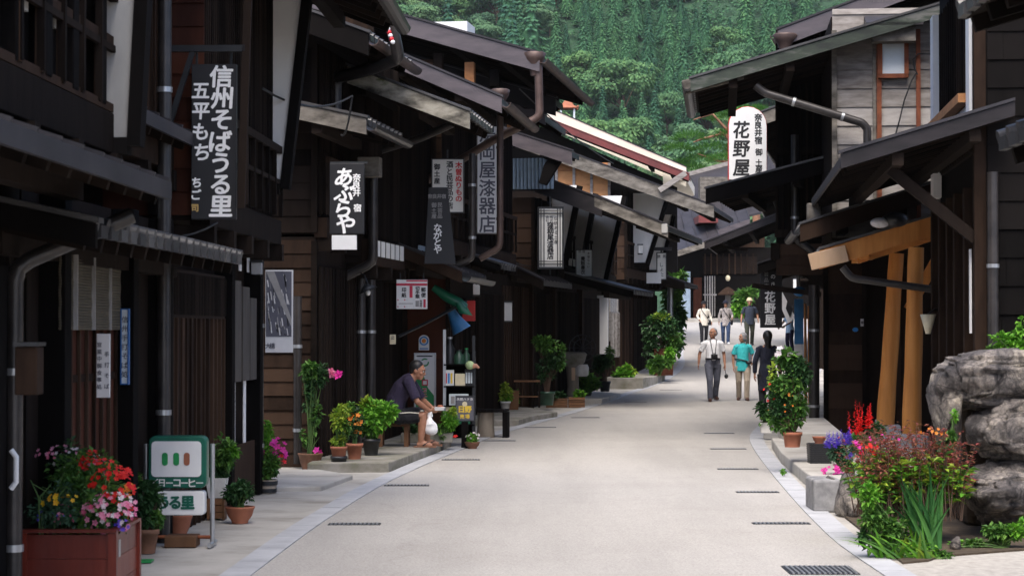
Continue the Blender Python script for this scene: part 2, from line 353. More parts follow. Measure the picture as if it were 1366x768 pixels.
def column(mb, text, cx, ztop, zbot, size, m, y, bold=.012, wide=1, lean=0, jit=0, seed=1):
    n = len(text); st = (ztop - zbot) / n; rg = random.Random(seed)
    for i, ch in enumerate(text):
        if ch == ' ': continue
        put_glyph(mb, ch, cx + rg.uniform(-jit, jit), ztop - st * (i + .5), size * (1 + rg.uniform(-jit, jit) * 2), m, y, bold, wide, R(90) if False else 0, lean)
def row(mb, text, x0, x1, cz, size, m, y, bold=.012, wide=1, rot=0):
    n = len(text); st = (x1 - x0) / n
    for i, ch in enumerate(text):
        if ch != ' ': put_glyph(mb, ch, x0 + st * (i + .5), cz, size, m, y, bold, wide, rot)
# ================================================================ the setting
def interp(tab, y):
    if y <= tab[0][0]: return tab[0][1]
    for i in range(len(tab) - 1):
        (a, p), (b, q) = tab[i], tab[i + 1]
        if y <= b:
            p0 = tab[max(i - 1, 0)]; q0 = tab[min(i + 2, len(tab) - 1)]
            t = (y - a) / (b - a); m0 = (q - p0[1]) / (b - p0[0]) * (b - a); m1 = (q0[1] - p) / (q0[0] - a) * (b - a)
            return (2 * t**3 - 3 * t**2 + 1) * p + (t**3 - 2 * t**2 + t) * m0 + (-2 * t**3 + 3 * t**2) * q + (t**3 - t**2) * m1
    return tab[-1][1]
LT = [(-20, -2.4), (0, -2.05), (8, -1.9), (15.3, -1.705), (18, -1.61), (22.2, -1.37), (25.4, -1.07), (29, -.66), (32.9, -.2), (41.1, 1.2), (50.6, 2.8), (54, 3.6), (58, 4.42), (64.2, 5.26), (69.9, 5.7), (87, 7.1), (112, 9.2), (130, 10)]
RT = [(-20, 2.5), (0, 2.48), (15, 2.48), (16.3, 2.5), (18.2, 2.59), (21.2, 2.77), (24.5, 2.99), (29.7, 3.38), (32.9, 3.72), (37.7, 4.5), (48, 6.2), (58, 8.2), (70, 10.2), (87, 12.2), (112, 15), (130, 17)]
roadL = lambda y: interp(LT, y)
roadR = lambda y: interp(RT, y)
def sheet(name, fl, fr, y0, y1, dz, m, kind='structure', step=1.0, nx=1, thick=0):
    mb = MB(); ys = [y0]
    while ys[-1] + step < y1: ys.append(ys[-1] + step)
    ys.append(y1); vs = []
    for y in ys:
        a, b = fl(y), fr(y)
        for i in range(nx + 1): vs.append((a + (b - a) * i / nx, y, gz(y) + dz))
    k = nx + 1
    mb.add(vs, [(j * k + i, j * k + i + 1, (j + 1) * k + i + 1, (j + 1) * k + i) for j in range(len(ys) - 1) for i in range(nx)], m)
    if thick:
        for y, a, b in [(ys[0], fl(ys[0]), fr(ys[0]))]:
            z = gz(y) + dz; mb.add([(a, y, z - thick), (b, y, z - thick), (b, y, z), (a, y, z)], [(0, 1, 2, 3)], m)
        for f in (fl, fr):
            vs = []
            for y in ys: vs += [(f(y), y, gz(y) + dz - thick), (f(y), y, gz(y) + dz)]
            mb.add(vs, [(2 * j, 2 * j + 2, 2 * j + 3, 2 * j + 1) for j in range(len(ys) - 1)], m)
    o = mb.build(name); tag(o, kind=kind); return o
noisy('earth', [(.3, (.05, .042, .03)), (.7, (.13, .11, .085))], (.8, .8, .8), 8, .95, .3, .03)
noisy('gravel_lane', [(.3, (.28, .26, .23)), (.7, (.46, .43, .39))], (14, 14, 14), 6, .95, .4, .01)
noisy('hill_floor', [(.3, (.008, .03, .012)), (.7, (.025, .075, .03))], (.35, .35, .35), 6, 1, .3, .3)
sheet('ground', lambda y: -420, lambda y: 420, -60, 900, -.03, 'earth', step=4, nx=12)
sheet('road', roadL, roadR, -20, 130, 0, 'road_surface')
sheet('pavement', lambda y: -14 if y < 60 else roadL(y) - 8, lambda y: roadL(y) - .2, -20, 130, -.006, 'concrete')
sheet('right_pavement', lambda y: roadR(y) + .2, lambda y: roadR(y) + 9, 14.4, 130, -.008, 'concrete')
sheet('side_lane', lambda y: roadR(y) + .2, lambda y: 16, -20, 16.4, -.004, 'gravel_lane')
# kerb strips made of dressed granite lengths
def kerb(name, f0, f1, y0, y1):
    mb = MB(); y = y0; rg = random.Random(4)
    while y < y1:
        l = .9; a, b = y + .008, y + l - .008
        top = .006 + rg.uniform(0, .003)
        vs = [(f0(a), a, gz(a) - .03), (f1(a), a, gz(a) - .03), (f1(b), b, gz(b) - .03), (f0(b), b, gz(b) - .03)]
        mb.hexa(vs + [(p[0], p[1], p[2] + .03 + top) for p in vs], 'granite'); y += l
    o = mb.build(name); tag(o, kind='structure')
kerb('kerb', lambda y: roadL(y) - .21, lambda y: roadL(y) - .002, -4, 108)
kerb('right_kerb', lambda y: roadR(y) + .002, lambda y: roadR(y) + .21, 8, 108)
# raised steps and stoops in front of the houses
def slab(name, label, pts, h, m, cat='step', group='stone and concrete stoops before the houses'):
    g = min(gz(p[1]) for p in pts); mb = MB(); c = Vector((sum(p[0] for p in pts) / len(pts), sum(p[1] for p in pts) / len(pts), 0))
    mb.prism([(p[0] - c.x, p[1] - c.y) for p in pts], 'z', -.1, h, m)
    o = mb.build(name, loc=(c.x, c.y, g), bevel=.015); tag(o, label, cat, group); return o
slab('concrete_stoop', 'mossy concrete stoop under the seated man\'s feet and the terracotta pots', [(-2.35, 24.2), (-1.42, 24.35), (-1.15, 26.6), (-.86, 29.7), (-1.0, 31.5), (-2.2, 31.5)], .11, 'moss_concrete')
slab('concrete_stoop', 'low worn concrete step beside the wooden tub of pink flowers', [(-3.0, 21.3), (-1.95, 21.5), (-1.75, 23.2), (-2.2, 24.1), (-2.9, 24.1)], .045, 'concrete')
slab('concrete_stoop', 'broken edged concrete stoop below the log bench and small white pot', [(-.95, 35.8), (.12, 36.0), (.35, 37.6), (.85, 39.4), (.3, 42), (-1, 42)], .10, 'moss_concrete')
slab('concrete_stoop', 'flat stoop in front of the black pot with a thin tree', [(1.1, 45.5), (1.95, 45.8), (2.55, 49.5), (2.2, 51), (1.2, 51)], .12, 'concrete')
slab('concrete_stoop', 'mossy green stone stoop below the clipped shrub at the bend', [(2.3, 53), (3.3, 53), (4.1, 56.4), (4.2, 58), (3.0, 58)], .28, 'moss_concrete')
slab('concrete_stoop', 'long pale kerb edged stoop running in front of the orange timber posts', [(3.02, 19.6), (4.5, 19.6), (5.6, 29.4), (3.62, 29.4), (3.32, 26), (3.12, 22.5)], .13, 'concrete')
slab('concrete_stoop', 'square concrete block step carrying the red brown pot by the dark downpipe', [(3.72, 27.3), (4.3, 27.4), (4.75, 32), (4.05, 32), (3.75, 29.5)], .30, 'concrete')
slab('concrete_stoop', 'low slab before the far doorway behind the women in hats', [(7.9, 100), (14, 101), (14, 104), (7.9, 103.4)], .2, 'concrete')
# drain grates across the gutter line
def grate(px0, px1, py, label, dy=.13):
    a, b = G(px0, py), G(px1, py); wd = b.x - a.x; mb = MB()
    mb.box(-wd / 2, wd / 2, 0, dy, -.02, .003, 'iron')
    for i in range(int(wd / .035)):
        x = -wd / 2 + .02 + i * .035; mb.box(x, x + .016, .015, dy - .015, .003, .009, 'steel')
    o = mb.build('drain_grate', loc=((a.x + b.x) / 2, a.y, gz(a.y) + .002)); tag(o, label, 'drain grate', 'iron drain grates across the road edge')
ORD = ['nearest', 'second', 'third', 'fourth', 'fifth', 'sixth', 'seventh', 'eighth', 'ninth']
for i, (a, b, y) in enumerate([(437, 507, 700), (512, 572, 648), (589, 640, 613.5), (640, 688, 588), (700, 742, 570), (762, 800, 557), (834, 863, 536), (880, 910, 520)]):
    grate(a, b, y, f'dark slot drain grate on the left side of the road, {ORD[i]} from the front', .16)
for i, (a, b, y) in enumerate([(1005, 1082, 699), (983, 1040, 657), (958, 1012, 626), (948, 996, 599), (940, 980, 578)]):
    grate(a, b, y, f'dark slot drain grate on the right side of the road, {ORD[i]} in its row', .15)
grate(1054, 1148, 766, 'large square drain grate in the road at the bottom right corner', .5)

# ---------------------------------------------------------------- the wooded hill
def hz(x, y):
    if y < 330: return gz(112)
    t = y - 330
    base = gz(112) + .40 * t + 6 * math.sin(x * .03 + y * .011) * min(1, t / 60) + 5 * math.sin(x * .013 - y * .02) * min(1, t / 60)
    return base + max(0, x - 40) * .10 * min(1, t / 80)
mb = MB(); nx, ny = 60, 50; vs = []
for j in range(ny + 1):
    y = 326 + 560 * j / ny
    for i in range(nx + 1):
        x = -330 + 660 * i / nx; vs.append((x, y, hz(x, y) - .4))
mb.add(vs, [(j * (nx + 1) + i, j * (nx + 1) + i + 1, (j + 1) * (nx + 1) + i + 1, (j + 1) * (nx + 1) + i) for j in range(ny) for i in range(nx)], 'hill_floor', True)
tag(mb.build('hill'), kind='structure')
def conifer_mesh(seed, h, rad, m, nwhorl=20, drop=.3, fan=1.0):
    rg = random.Random(seed); mb = MB()
    for k in range(nwhorl):
        t = (k + rg.uniform(-.35, .35)) / nwhorl; z = h * (.05 + .94 * t); r = rad * max(.03, 1 - t) ** 1.0 * rg.uniform(.8, 1.18) + .1
        nb = max(6, int(13 * (1 - t) + 5)); a0 = rg.uniform(0, 6.3)
        for b in range(nb):
            a = a0 + 6.283 * b / nb + rg.uniform(-.3, .3); rr = r * rg.uniform(.62, 1.15); ca, sa = math.cos(a), math.sin(a); s_ = Vector((-sa, ca, 0)); dz = -drop * rr * rg.uniform(.4, 1.3)
            for q in range(5):                                     # flat fans along the bough, tips nodding
                f = .38 + .15 * q; c = Vector((ca * rr * f, sa * rr * f, z + dz * f * f + rg.uniform(-.08, .08))); ww = (.55 - .06 * q) * fan * rg.uniform(.7, 1.3); ln = ww * 1.5; sd_ = rg.uniform(-.5, .5)
                d = (Vector((ca, sa, -.85 + rg.uniform(-.4, .3))) + s_ * sd_).normalized(); sp = (s_ - d * s_.dot(d)).normalized()
                mb.add([c, c + d * ln * .45 + sp * ww * .5, c + d * ln, c + d * ln * .45 - sp * ww * .5], [(0, 1, 2), (0, 2, 3)], m)
    n = 9; rows = 7; vs = []; fs = []
    for j in range(rows):
        t = j / (rows - 1); q = rad * .62 * max(.02, 1 - t)
        for k in range(n): a = 6.283 * k / n; w_ = rg.uniform(.75, 1.15); vs.append((math.cos(a) * q * w_, math.sin(a) * q * w_, h * (.05 + .9 * t)))
    for j in range(rows - 1):
        for k in range(n): k2 = (k + 1) % n; fs.append((j * n + k, j * n + k2, (j + 1) * n + k2, (j + 1) * n + k))
    mb.add(vs, fs, m + '_core')
    mb.tube([(0, 0, -1), (0, 0, h * .5), (0, 0, h * .98)], [rad * .09, rad * .06, .03], 'bark', 5)
    return mb
def broad_mesh(seed, h, rad, m, n=1100, leaf=.62):
    rg = random.Random(seed); mb = MB(); cl = []
    for _ in range(17):
        a, e = rg.uniform(0, 6.283), rg.uniform(-.3, 1); q = rg.uniform(.35, .95)
        cl.append((Vector((math.cos(a) * rad * q * math.sqrt(max(.05, 1 - e * e * .8)), math.sin(a) * rad * q * math.sqrt(max(.05, 1 - e * e * .8)), h * .58 + e * h * .36)), rad * rg.uniform(.26, .46)))
    for _ in range(n):
        c, r = rg.choice(cl); d = Vector((rg.gauss(0, 1), rg.gauss(0, 1), rg.gauss(.25, .8))).normalized()
        p = c + Vector((d.x, d.y, d.z * .6)) * r * rg.uniform(.75, 1.08)
        out = Vector((d.x, d.y, d.z * .3 - .75)) + Vector((rg.uniform(-.4, .4), rg.uniform(-.4, .4), rg.uniform(-.3, .2)))
        s = leaf * rg.uniform(.6, 1.5); mb.leaf(p, out, Vector((0, 0, 1)), s * 1.3, s, m, .1)
    mb.tube([(0, 0, -1), (0, 0, h * .3), (0, 0, h * .5)], [rad * .06, rad * .05, rad * .02], 'bark', 6)
    for c, r in cl[:8]: mb.tube([(0, 0, h * .3), tuple(c * .6 + Vector((0, 0, h * .14))), tuple(c * .9)], [rad * .03, rad * .02, .03], 'bark', 4)
    return mb
for q_ in ('conifer', 'conifer_dark'): noisy(q_ + '_core', [(.3, (.022, .075, .036)), (.7, (.06, .15, .065))], (1.6, 1.6, 3), 6, 1, .6, .2, 0, .05)
PROTO = {}
def proto(kind):
    if kind not in PROTO:
        L = []
        for s in range(3):
            if kind == 'cedar': mb = conifer_mesh(10 + s, 11 + 1.2 * s, 3.0 + .15 * s, 'conifer', 32, .42, .72)
            elif kind == 'fir': mb = conifer_mesh(20 + s, 17 + 1.5 * s, 4.9 + .4 * s, 'conifer_dark', 18, .22, 1.5)
            elif kind == 'oak': mb = broad_mesh(30 + s, 11 + s, 5.2, 'broadleaf', 3400, .45)
            else: mb = broad_mesh(40 + s, 10 + s, 4.8, 'broadleaf_pale', 3400, .42)
            o = mb.build(kind, recalc=False); COL.objects.unlink(o); L.append(o.data); bpy.data.objects.remove(o)
        PROTO[kind] = L
    return PROTO[kind]
NAMES = {'cedar': ('cedar_tree', 'narrow pointed dark green cedar in the planted slope on the hill'), 'fir': ('fir_tree', 'broad dark fir with tiered drooping branches on the upper hill'),
         'oak': ('broadleaf_tree', 'rounded mid green broadleaf tree on the wooded hill'), 'pale': ('broadleaf_tree', 'pale yellow green rounded broadleaf tree on the wooded hill')}
rg = random.Random(77); sites = []
y = 352.0
while y < 700:
    t = (y - 352) / 350; half = 343 / FPX * y + 14 ; x = -half * .55 + rg.uniform(0, 4)
    row_h = 9.5 + 6 * t
    while x < half * 1.05:
        xx, yy = x + rg.uniform(-1.6, 1.6), y + rg.uniform(-4.5, 4.5); z = hz(xx, yy)
        px = CX + FPX * xx / yy; py = HOR - FPX * (z + 6 - EYE) / yy
        ptop = HOR - FPX * (z + 13 - EYE) / yy; pbot = HOR - FPX * (z - EYE) / yy
        seen = ptop < (25 + (px - 525) * .54 if px < 915 else 236) + 30 and not (px > 930 and pbot < 85 - (px - 925) * .62)
        if 490 < px < 1080 and py > -45 and seen:
            d = px - 690 - (py - 60) * -.35                          # the boundary between mixed wood and plantation runs down to the left
            q = rg.random()
            if px > 985 - (py - 60) * .5 and py > 70: k = 'pale' if q < .7 else 'oak'
            elif py > 185 and px < 830: k = 'oak' if q < .5 else 'cedar'
            elif d > 30: k = 'cedar' if q < .93 else 'oak'
            elif px < 660: k = 'pale' if q < .6 else ('oak' if q < .92 else 'fir')
            else: k = 'fir' if q < .55 else ('oak' if q < .85 else 'pale')
            sites.append((xx, yy, z, k, px, py))
        x += (3.7 if (px > 740) else 5.8) * rg.uniform(.85, 1.25)
    y += row_h
sites.sort(key=lambda s: s[1])
# keep 290 trees of the hill that show largest; the rest of the wood is one mass
def site_matrix(s, rg):
    sc_ = rg.uniform(.75, 1.3); return Matrix.Translation((s[0], s[1], s[2])) @ Matrix.Rotation(rg.uniform(0, 6.28), 4, 'Z') @ Matrix.Diagonal((sc_ * rg.uniform(.9, 1.1), sc_ * rg.uniform(.9, 1.1), sc_, 1))
print('hill sites', len(sites), {k: sum(1 for s in sites if s[3] == k) for k in NAMES})
rg = random.Random(5)
for s in sites[:290]:
    me = rg.choice(proto(s[3])); o = bpy.data.objects.new(NAMES[s[3]][0], me); COL.objects.link(o)
    M = site_matrix(s, rg); o.matrix_world = M; tag(o, NAMES[s[3]][1], 'tree', {'cedar': 'cedars planted on the hill', 'fir': 'dark firs on the hill', 'oak': 'broadleaf trees on the hill', 'pale': 'pale broadleaf trees on the hill'}[s[3]])
if len(sites) > 290:
    mass = MB(); VSM, FSM, MSM = [], [], []
    me = bpy.data.meshes.new('far_wood'); mats = ['conifer', 'conifer_dark', 'broadleaf', 'broadleaf_pale', 'bark', 'conifer_core', 'conifer_dark_core']
    for s in sites[290:]:
        src = rg.choice(proto(s[3])); M = site_matrix(s, rg); b = len(VSM)
        VSM += [tuple(M @ v.co) for v in src.vertices]; mm = [mats.index(x.name) for x in src.materials]
        for p in src.polygons: FSM.append(tuple(b + i for i in p.vertices)); MSM.append(mm[p.material_index])
    me.from_pydata(VSM, [], FSM)
    for m in mats: me.materials.append(MATS[m])
    me.polygons.foreach_set('material_index', MSM)
    o = bpy.data.objects.new('far_wood', me); COL.objects.link(o); tag(o, 'distant upper part of the wooded hill', 'wood', kind='stuff')

# low leafy growth between the trees of the hill: nobody could count it
rg = random.Random(31); mb = MB()
for _ in range(3600):
    yy = rg.uniform(345, 720); half = 343 / FPX * yy + 25; xx = rg.uniform(-half * .55, half * 1.05); z = hz(xx, yy); px = CX + FPX * xx / yy; py = HOR - FPX * (z - EYE) / yy
    if py < -40 or py > 255 or py > 60 + (px - 525) * .56 + 40 and px < 915: continue
    r_ = rg.uniform(1.2, 2.6); hh = r_ * rg.uniform(.9, 1.7)
    for _ in range(34):
        d = Vector((rg.gauss(0, 1), rg.gauss(-.4, 1), abs(rg.gauss(.3, .8)))).normalized(); s_ = rg.uniform(.35, .8)
        mb.leaf((xx + d.x * r_, yy + d.y * r_, z + d.z * hh - .2), d + Vector((rg.uniform(-.6, .6), rg.uniform(-.6, .6), -.8)), (0, 0, 1), s_ * 1.3, s_, 'undergrowth', .1)
tag(mb.build('undergrowth', recalc=False), 'leafy undergrowth between the trees of the hill', 'undergrowth', kind='stuff')
# ================================================================ timber town houses
class House:
    """local frame: o = outward from the ground floor front towards the street, y = along the street away from the camera, z up"""
    def __init__(s, name, label, Y0, X0, Y1, X1, side=1, cat='house', group='dark timber houses lining the street', zb=None):
        s.side = side; s.L = math.hypot(X1 - X0, Y1 - Y0); s.yaw = -math.atan2(X1 - X0, Y1 - Y0)
        s.base = Vector((X0, Y0, gz(Y0) if zb is None else zb))
        s.root = tag(empty(name, s.base, s.yaw), label, cat, group)
        s.inv = (Matrix.Translation(s.base) @ Matrix.Rotation(s.yaw, 4, 'Z')).inverted()
        s.n = 0
    def loc(s, p):
        q = s.inv @ Vector(p); return Vector((q.x * s.side, q.y, q.z))
    def at_y(s, px, py, y):                                       # where the sight line meets the plane y -> (o, z)
        a, b = s.loc((0, 0, EYE)), s.loc(P(px, py, 50)); t = (y - a.y) / (b.y - a.y); q = a + (b - a) * t; return q.x, q.z
    def at_o(s, px, py, o):
        a, b = s.loc((0, 0, EYE)), s.loc(P(px, py, 50)); t = (o - a.x) / (b.x - a.x); q = a + (b - a) * t; return q.y, q.z
    def world(s, o, y, z): return s.inv.inverted() @ Vector((o * s.side, y, z))
    def put(s, mb, name, parent=None, bevel=0): return mb.build(name, parent or s.root, None, s.side < 0, True, bevel)
    # ---- parts
    def wall(s, h=2.4, D=6, m='dark_wood', o=0, y0=0, y1=None, z0=-.1, name='wall'):
        mb = MB(); mb.box(o - D, o, y0, s.L if y1 is None else y1, z0, h, m); return s.put(mb, name)
    def siding(s, o0, o1, z0, z1, y=-.0, m='brown_wood', pitch=.21, battens=2, bm=None, name='siding'):
        mb = MB(); z = z0; rg = random.Random(int(z0 * 100 + o0 * 10)); k = 0
        while z < z1 - .01:
            t = min(z + pitch, z1)
            n = max(1, int((o1 - o0) / 2.2)); cuts = [o0] + sorted(rg.uniform(o0, o1) for _ in range(n - 1)) + [o1]
            for a, b in zip(cuts, cuts[1:]):
                e = rg.uniform(0, .006)
                mb.hexa([(a, y - .030 - e, z), (b - .003, y - .030 - e, z), (b - .003, y, z), (a, y, z), (a, y - .010 - e, t + .012), (b - .003, y - .010 - e, t + .012), (b - .003, y, t + .012), (a, y, t + .012)], m)
            z = t
        for i in range(battens):
            x = o0 + (o1 - o0) * (i + (.5 if battens == 1 else 0)) / max(1, battens - 1 if battens > 1 else 1)
            mb.box(x - .035, x + .035, y - .062, y - .02, z0, z1, bm or 'dark_wood')
        return s.put(mb, name)
    def lattice(s, o, y0, y1, z0, z1, pitch=.075, bw=.032, depth=.05, m='dark_wood', rails=(0, .5, 1), back='black_wood', name='lattice', parent=None):
        mb = MB(); n = max(2, int((y1 - y0) / pitch))
        for i in range(n + 1):
            y = y0 + (y1 - y0) * i / n; mb.box(o, o + depth, y - bw / 2, y + bw / 2, z0, z1, m)
        for r_ in rails:
            z = z0 + (z1 - z0) * r_; mb.box(o - .012, o + depth - .012, y0, y1, z - .025, z + .025, m)
        if back: mb.box(o - .06, o - .045, y0, y1, z0, z1, back)
        return s.put(mb, name, parent)
    def boards(s, o, y0, y1, z0, z1, pitch=.17, m='brown_wood', name='boarding'):
        mb = MB(); n = max(1, round((y1 - y0) / pitch)); rg = random.Random(int(y0 * 31 + z1 * 7))
        for i in range(n):
            a = y0 + (y1 - y0) * i / n; b = y0 + (y1 - y0) * (i + 1) / n; e = rg.uniform(0, .012)
            mb.box(o, o + .022 + e, a + .003, b - .003, z0, z1, m)
            mb.box(o, o + .05, b - .018, b + .018, z0, z1 - .01, m)
        return s.put(mb, name)
    def post(s, o, y, z0, z1, wd=.14, m='dark_wood', name='post'):
        mb = MB(); mb.box(o - wd / 2, o + wd / 2, y - wd / 2, y + wd / 2, z0, z1, m); return s.put(mb, name, None, .008)
    def beam(s, o, y0, y1, z, h=.2, wd=.14, m='dark_wood', name='floor_beam'):
        mb = MB(); mb.box(o - wd, o, y0, y1, z, z + h, m); return s.put(mb, name, None, .008)
    def beamends(s, o0, o1, y0, y1, z, pitch=.9, m='dark_wood', name='joist'):
        n = max(1, int((y1 - y0) / pitch))
        for i in range(n + 1):
            y = y0 + .08 + (y1 - y0 - .16) * i / n; mb = MB(); mb.box(o0, o1, y - .06, y + .06, z, z + .16, m); s.put(mb, 'joist')
    def upper(s, po, y0, y1, zb, zt, D=5, m='dark_wood', lat=True, rail=True, pitch=.09, lm='dark_wood', beam=.24, bm='brown_wood', inset=.5):
        mb = MB(); mb.box(po - D, po - .1, y0, y1, zb, zt, m); u = s.put(mb, 'upper_floor')
        s.beam(po + .03, y0 - .02, y1 + .02, zb - .04, beam, .16, bm)
        if lat: s.lattice(po - .08, y0 + .05, y1 - .05, zb + beam, zt, pitch, .03, .045, lm, (.0, .35, .7, 1), 'black_wood')
        if rail:
            m_ = MB(); zr = zb + beam + .62; m_.box(po + .005, po + .055, y0, y1, zr, zr + .07, bm); m_.box(po + .01, po + .04, y0, y1, zr - .3, zr - .26, lm)
            k = max(1, int((y1 - y0) / .42))
            for i in range(k + 1): m_.box(po + .01, po + .05, y0 + (y1 - y0 - .04) * i / k, y0 + .04 + (y1 - y0 - .04) * i / k, zb + beam, zr, lm)
            s.put(m_, 'balcony_rail')
        s.beamends(0 if po > .2 else po - .3, po + .06, y0, y1, zb - .2)
        return u
    def wing(s, y, o0, ob, ot, zb, zt, edge=.07, m='plaster', name='wing_wall'):
        mb = MB(); mb.prism([(o0, zb), (ob, zb), (ot, zt), (o0, zt)], 'y', y - .05, y + .05, m); w = s.put(mb, name)
        fr = MB(); d = Vector((ot - ob, zt - zb)).normalized(); n = Vector((d.y, -d.x))
        fr.prism([(ob, zb - edge), (ob + n.x * edge * 1.6, zb + n.y * edge * 1.6 - edge), (ot + n.x * edge * 1.6, zt + n.y * edge * 1.6), (ot, zt)], 'y', y - .075, y + .075, 'black_wood')
        fr.box(o0 - .09, o0 - .003, y - .08, y + .08, zb - edge, zt, 'black_wood'); fr.box(o0 - .09, ob, y - .075, y + .075, zb - edge * 2, zb - .003, 'black_wood')
        s.put(fr, 'wing_frame', w); return w
    def roof(s, oe, ze, slope, run, y0, y1, kind='tile', bh=.16, bm='dark_wood', th=.06, rib=.26, gutter=None, name='roof', barge=True, curve=0, under='dark_wood', bl=1.0, soff=0):
        """slab climbing inward from the eave (oe, ze); ribs of the tile or metal covering run down the slope"""
        oi, zi = oe - run, ze + slope * run; k = math.sqrt(1 + slope * slope); nz, no = th / k, th * slope / k
        top = 'tile' if kind == 'tile' else ('red_roof' if kind == 'red' else 'metal_roof')
        mb = MB()
        mb.hexa([(oi, y0, zi), (oe, y0, ze), (oe, y1, ze), (oi, y1, zi), (oi, y0, zi + .02), (oe, y0, ze + .02), (oe, y1, ze + .02), (oi, y1, zi + .02)], under)
        mb.hexa([(oi, y0, zi + .023), (oe + .02, y0, ze + .023), (oe + .02, y1, ze + .023), (oi, y1, zi + .023), (oi, y0, zi + th), (oe + .02, y0, ze + th), (oe + .02, y1, ze + th), (oi, y1, zi + th)], top)
        if kind == 'tile':
            n = max(1, int((y1 - y0) / rib))
            for i in range(n + 1):
                y = y0 + .06 + (y1 - y0 - .12) * i / n
                mb.tube([(oi, y, zi + th), (oe + .035, y, ze + th)], .052, top, 7)
                if i < n: mb.box(oe + .005, oe + .045, y + .05, y + (y1 - y0) / n - .05, ze - .005, ze + th + .005, top)
            c = int(run / .27)
            for j in range(1, c):
                a = oe - j * .27; z = ze + slope * (oe - a) + th; mb.box(a - .012, a + .012, y0, y1, z - .012, z + .012, top)
        else:
            n = max(1, int((y1 - y0) / .42))
            for i in range(n + 1):
                y = y0 + .02 + (y1 - y0 - .04) * i / n; mb.bar((oi, y, zi + th + .012), (oe + .02, y, ze + th + .012), .03, .03, top)
            mb.box(oe + .002, oe + .03, y0, y1, ze - .04, ze + th, top)
        # rafters under the boards
        n = max(1, int((y1 - y0) / .42))
        for i in range(n + 1):
            y = y0 + .09 + (y1 - y0 - .18) * i / n; mb.bar((oi, y, zi - .045), (oe - .04, y, ze - .045 + slope * .04), .055, .085, under)
        for q in (.55, 1.35):
            if q < run: mb.box(oe - q - .06, oe - q + .06, y0 + .02, y1, ze + slope * q - .22, ze + slope * q - .09, under)
        r_ = s.put(mb, name)
        if barge:
            b = MB(); ob = oe + .05
            pts = [(oi, zi), (ob, ze - slope * .05)]
            b.prism([(oi, zi + th - bh), (ob, ze - slope * .05 + th - bh * bl), (ob, ze - slope * .05 + th + .015), (oi, zi + th + .015)], 'y', y0 - .05, y0 - .003, bm)
            b.prism([(oi, zi + th + .018), (ob + .02, ze - slope * .05 + th + .018), (ob + .02, ze - slope * .05 + th + .05), (oi, zi + th + .05)], 'y', y0 - .07, y0 + .06, top)
            s.put(b, 'bargeboard', r_)
        if gutter:
            g = MB(); prof = [(.075 * math.cos(a), .075 * math.sin(a)) for a in [math.pi + math.pi * i / 6 for i in range(7)]]
            prof += [(.066 * math.cos(a), .066 * math.sin(a)) for a in [2 * math.pi - math.pi * i / 6 for i in range(7)]]
            g.prism([(oe + .1 + p[0], ze - .01 + p[1]) for p in prof], 'y', y0 - .03, y1 + .02, gutter)
            s.put(g, 'gutter', r_)
        return r_
    def roof_px(s, pin, peave, y0, y1, **k):                       # the near verge seen from pin (inner, higher) to peave (eave)
        (a, za), (b, zb_) = s.at_y(*pin, y0), s.at_y(*peave, y0)
        return s.roof(b, zb_, (za - zb_) / (b - a), b - a + k.pop('more', 0), y0, y1, **k)
    def pipe(s, pts, rad=.045, m='gutter_dark', name='downpipe', parent=None):
        q = []
        for i, p in enumerate(pts):                               # small fillets at the bends
            p = Vector(p)
            if 0 < i < len(pts) - 1:
                a, b = Vector(pts[i - 1]), Vector(pts[i + 1]); la, lb = (a - p), (b - p); f = min(.09, la.length / 3, lb.length / 3)
                q += [p + la.normalized() * f, p + (la.normalized() + lb.normalized()) * f * .22, p + lb.normalized() * f]
            else: q.append(p)
        mb = MB(); mb.tube(q, rad, m, 10)
        for i in range(len(pts) - 1):                             # wall clips
            a, b = Vector(pts[i]), Vector(pts[i + 1])
            if (b - a).length > 1.2:
                for t in (.3, .8):
                    c = a + (b - a) * t; d = (b - a).normalized() * .02; mb.tube([c - d, c + d], rad + .008, 'steel' if m == 'gutter_dark' else m, 10)
        return s.put(mb, name, parent)
    def pipe_px(s, pts, y, rad=.045, m='gutter_dark'):            # downpipe traced in the plane y (or (px, py, y) each)
        q = []
        for p in pts:
            yy = p[2] if len(p) > 2 else y; o, z = s.at_y(p[0], p[1], yy); q.append((o, yy, z))
        return s.pipe(q, rad, m)
    def panel(s, o, y0, y1, z0, z1, m, name='panel', parent=None, t=.02):
        mb = MB(); mb.box(o, o + t, y0, y1, z0, z1, m); return s.put(mb, name, parent)
    def window(s, o, y0, y1, z0, z1, pane='shoji', fm='dark_wood', nx=3, nz=4):
        mb = MB(); f = .05
        for a, b, c, d in ((y0, y1, z0, z0 + f), (y0, y1, z1 - f, z1)): mb.box(o, o + .06, a, b, c, d, fm)
        for a, b in ((y0, y0 + f), (y1 - f, y1)): mb.box(o, o + .06, a, b, z0 + f, z1 - f, fm)
        w_ = s.put(mb, 'window'); p = MB(); p.box(o + .01, o + .02, y0 + f, y1 - f, z0 + f, z1 - f, pane)
        for i in range(1, nx): y = y0 + (y1 - y0) * i / nx; p.box(o + .021, o + .035, y - .01, y + .01, z0 + f, z1 - f, fm)
        for i in range(1, nz): z = z0 + (z1 - z0) * i / nz; p.box(o + .022, o + .034, y0 + f, y1 - f, z - .01, z + .01, fm)
        s.put(p, 'pane', w_); return w_
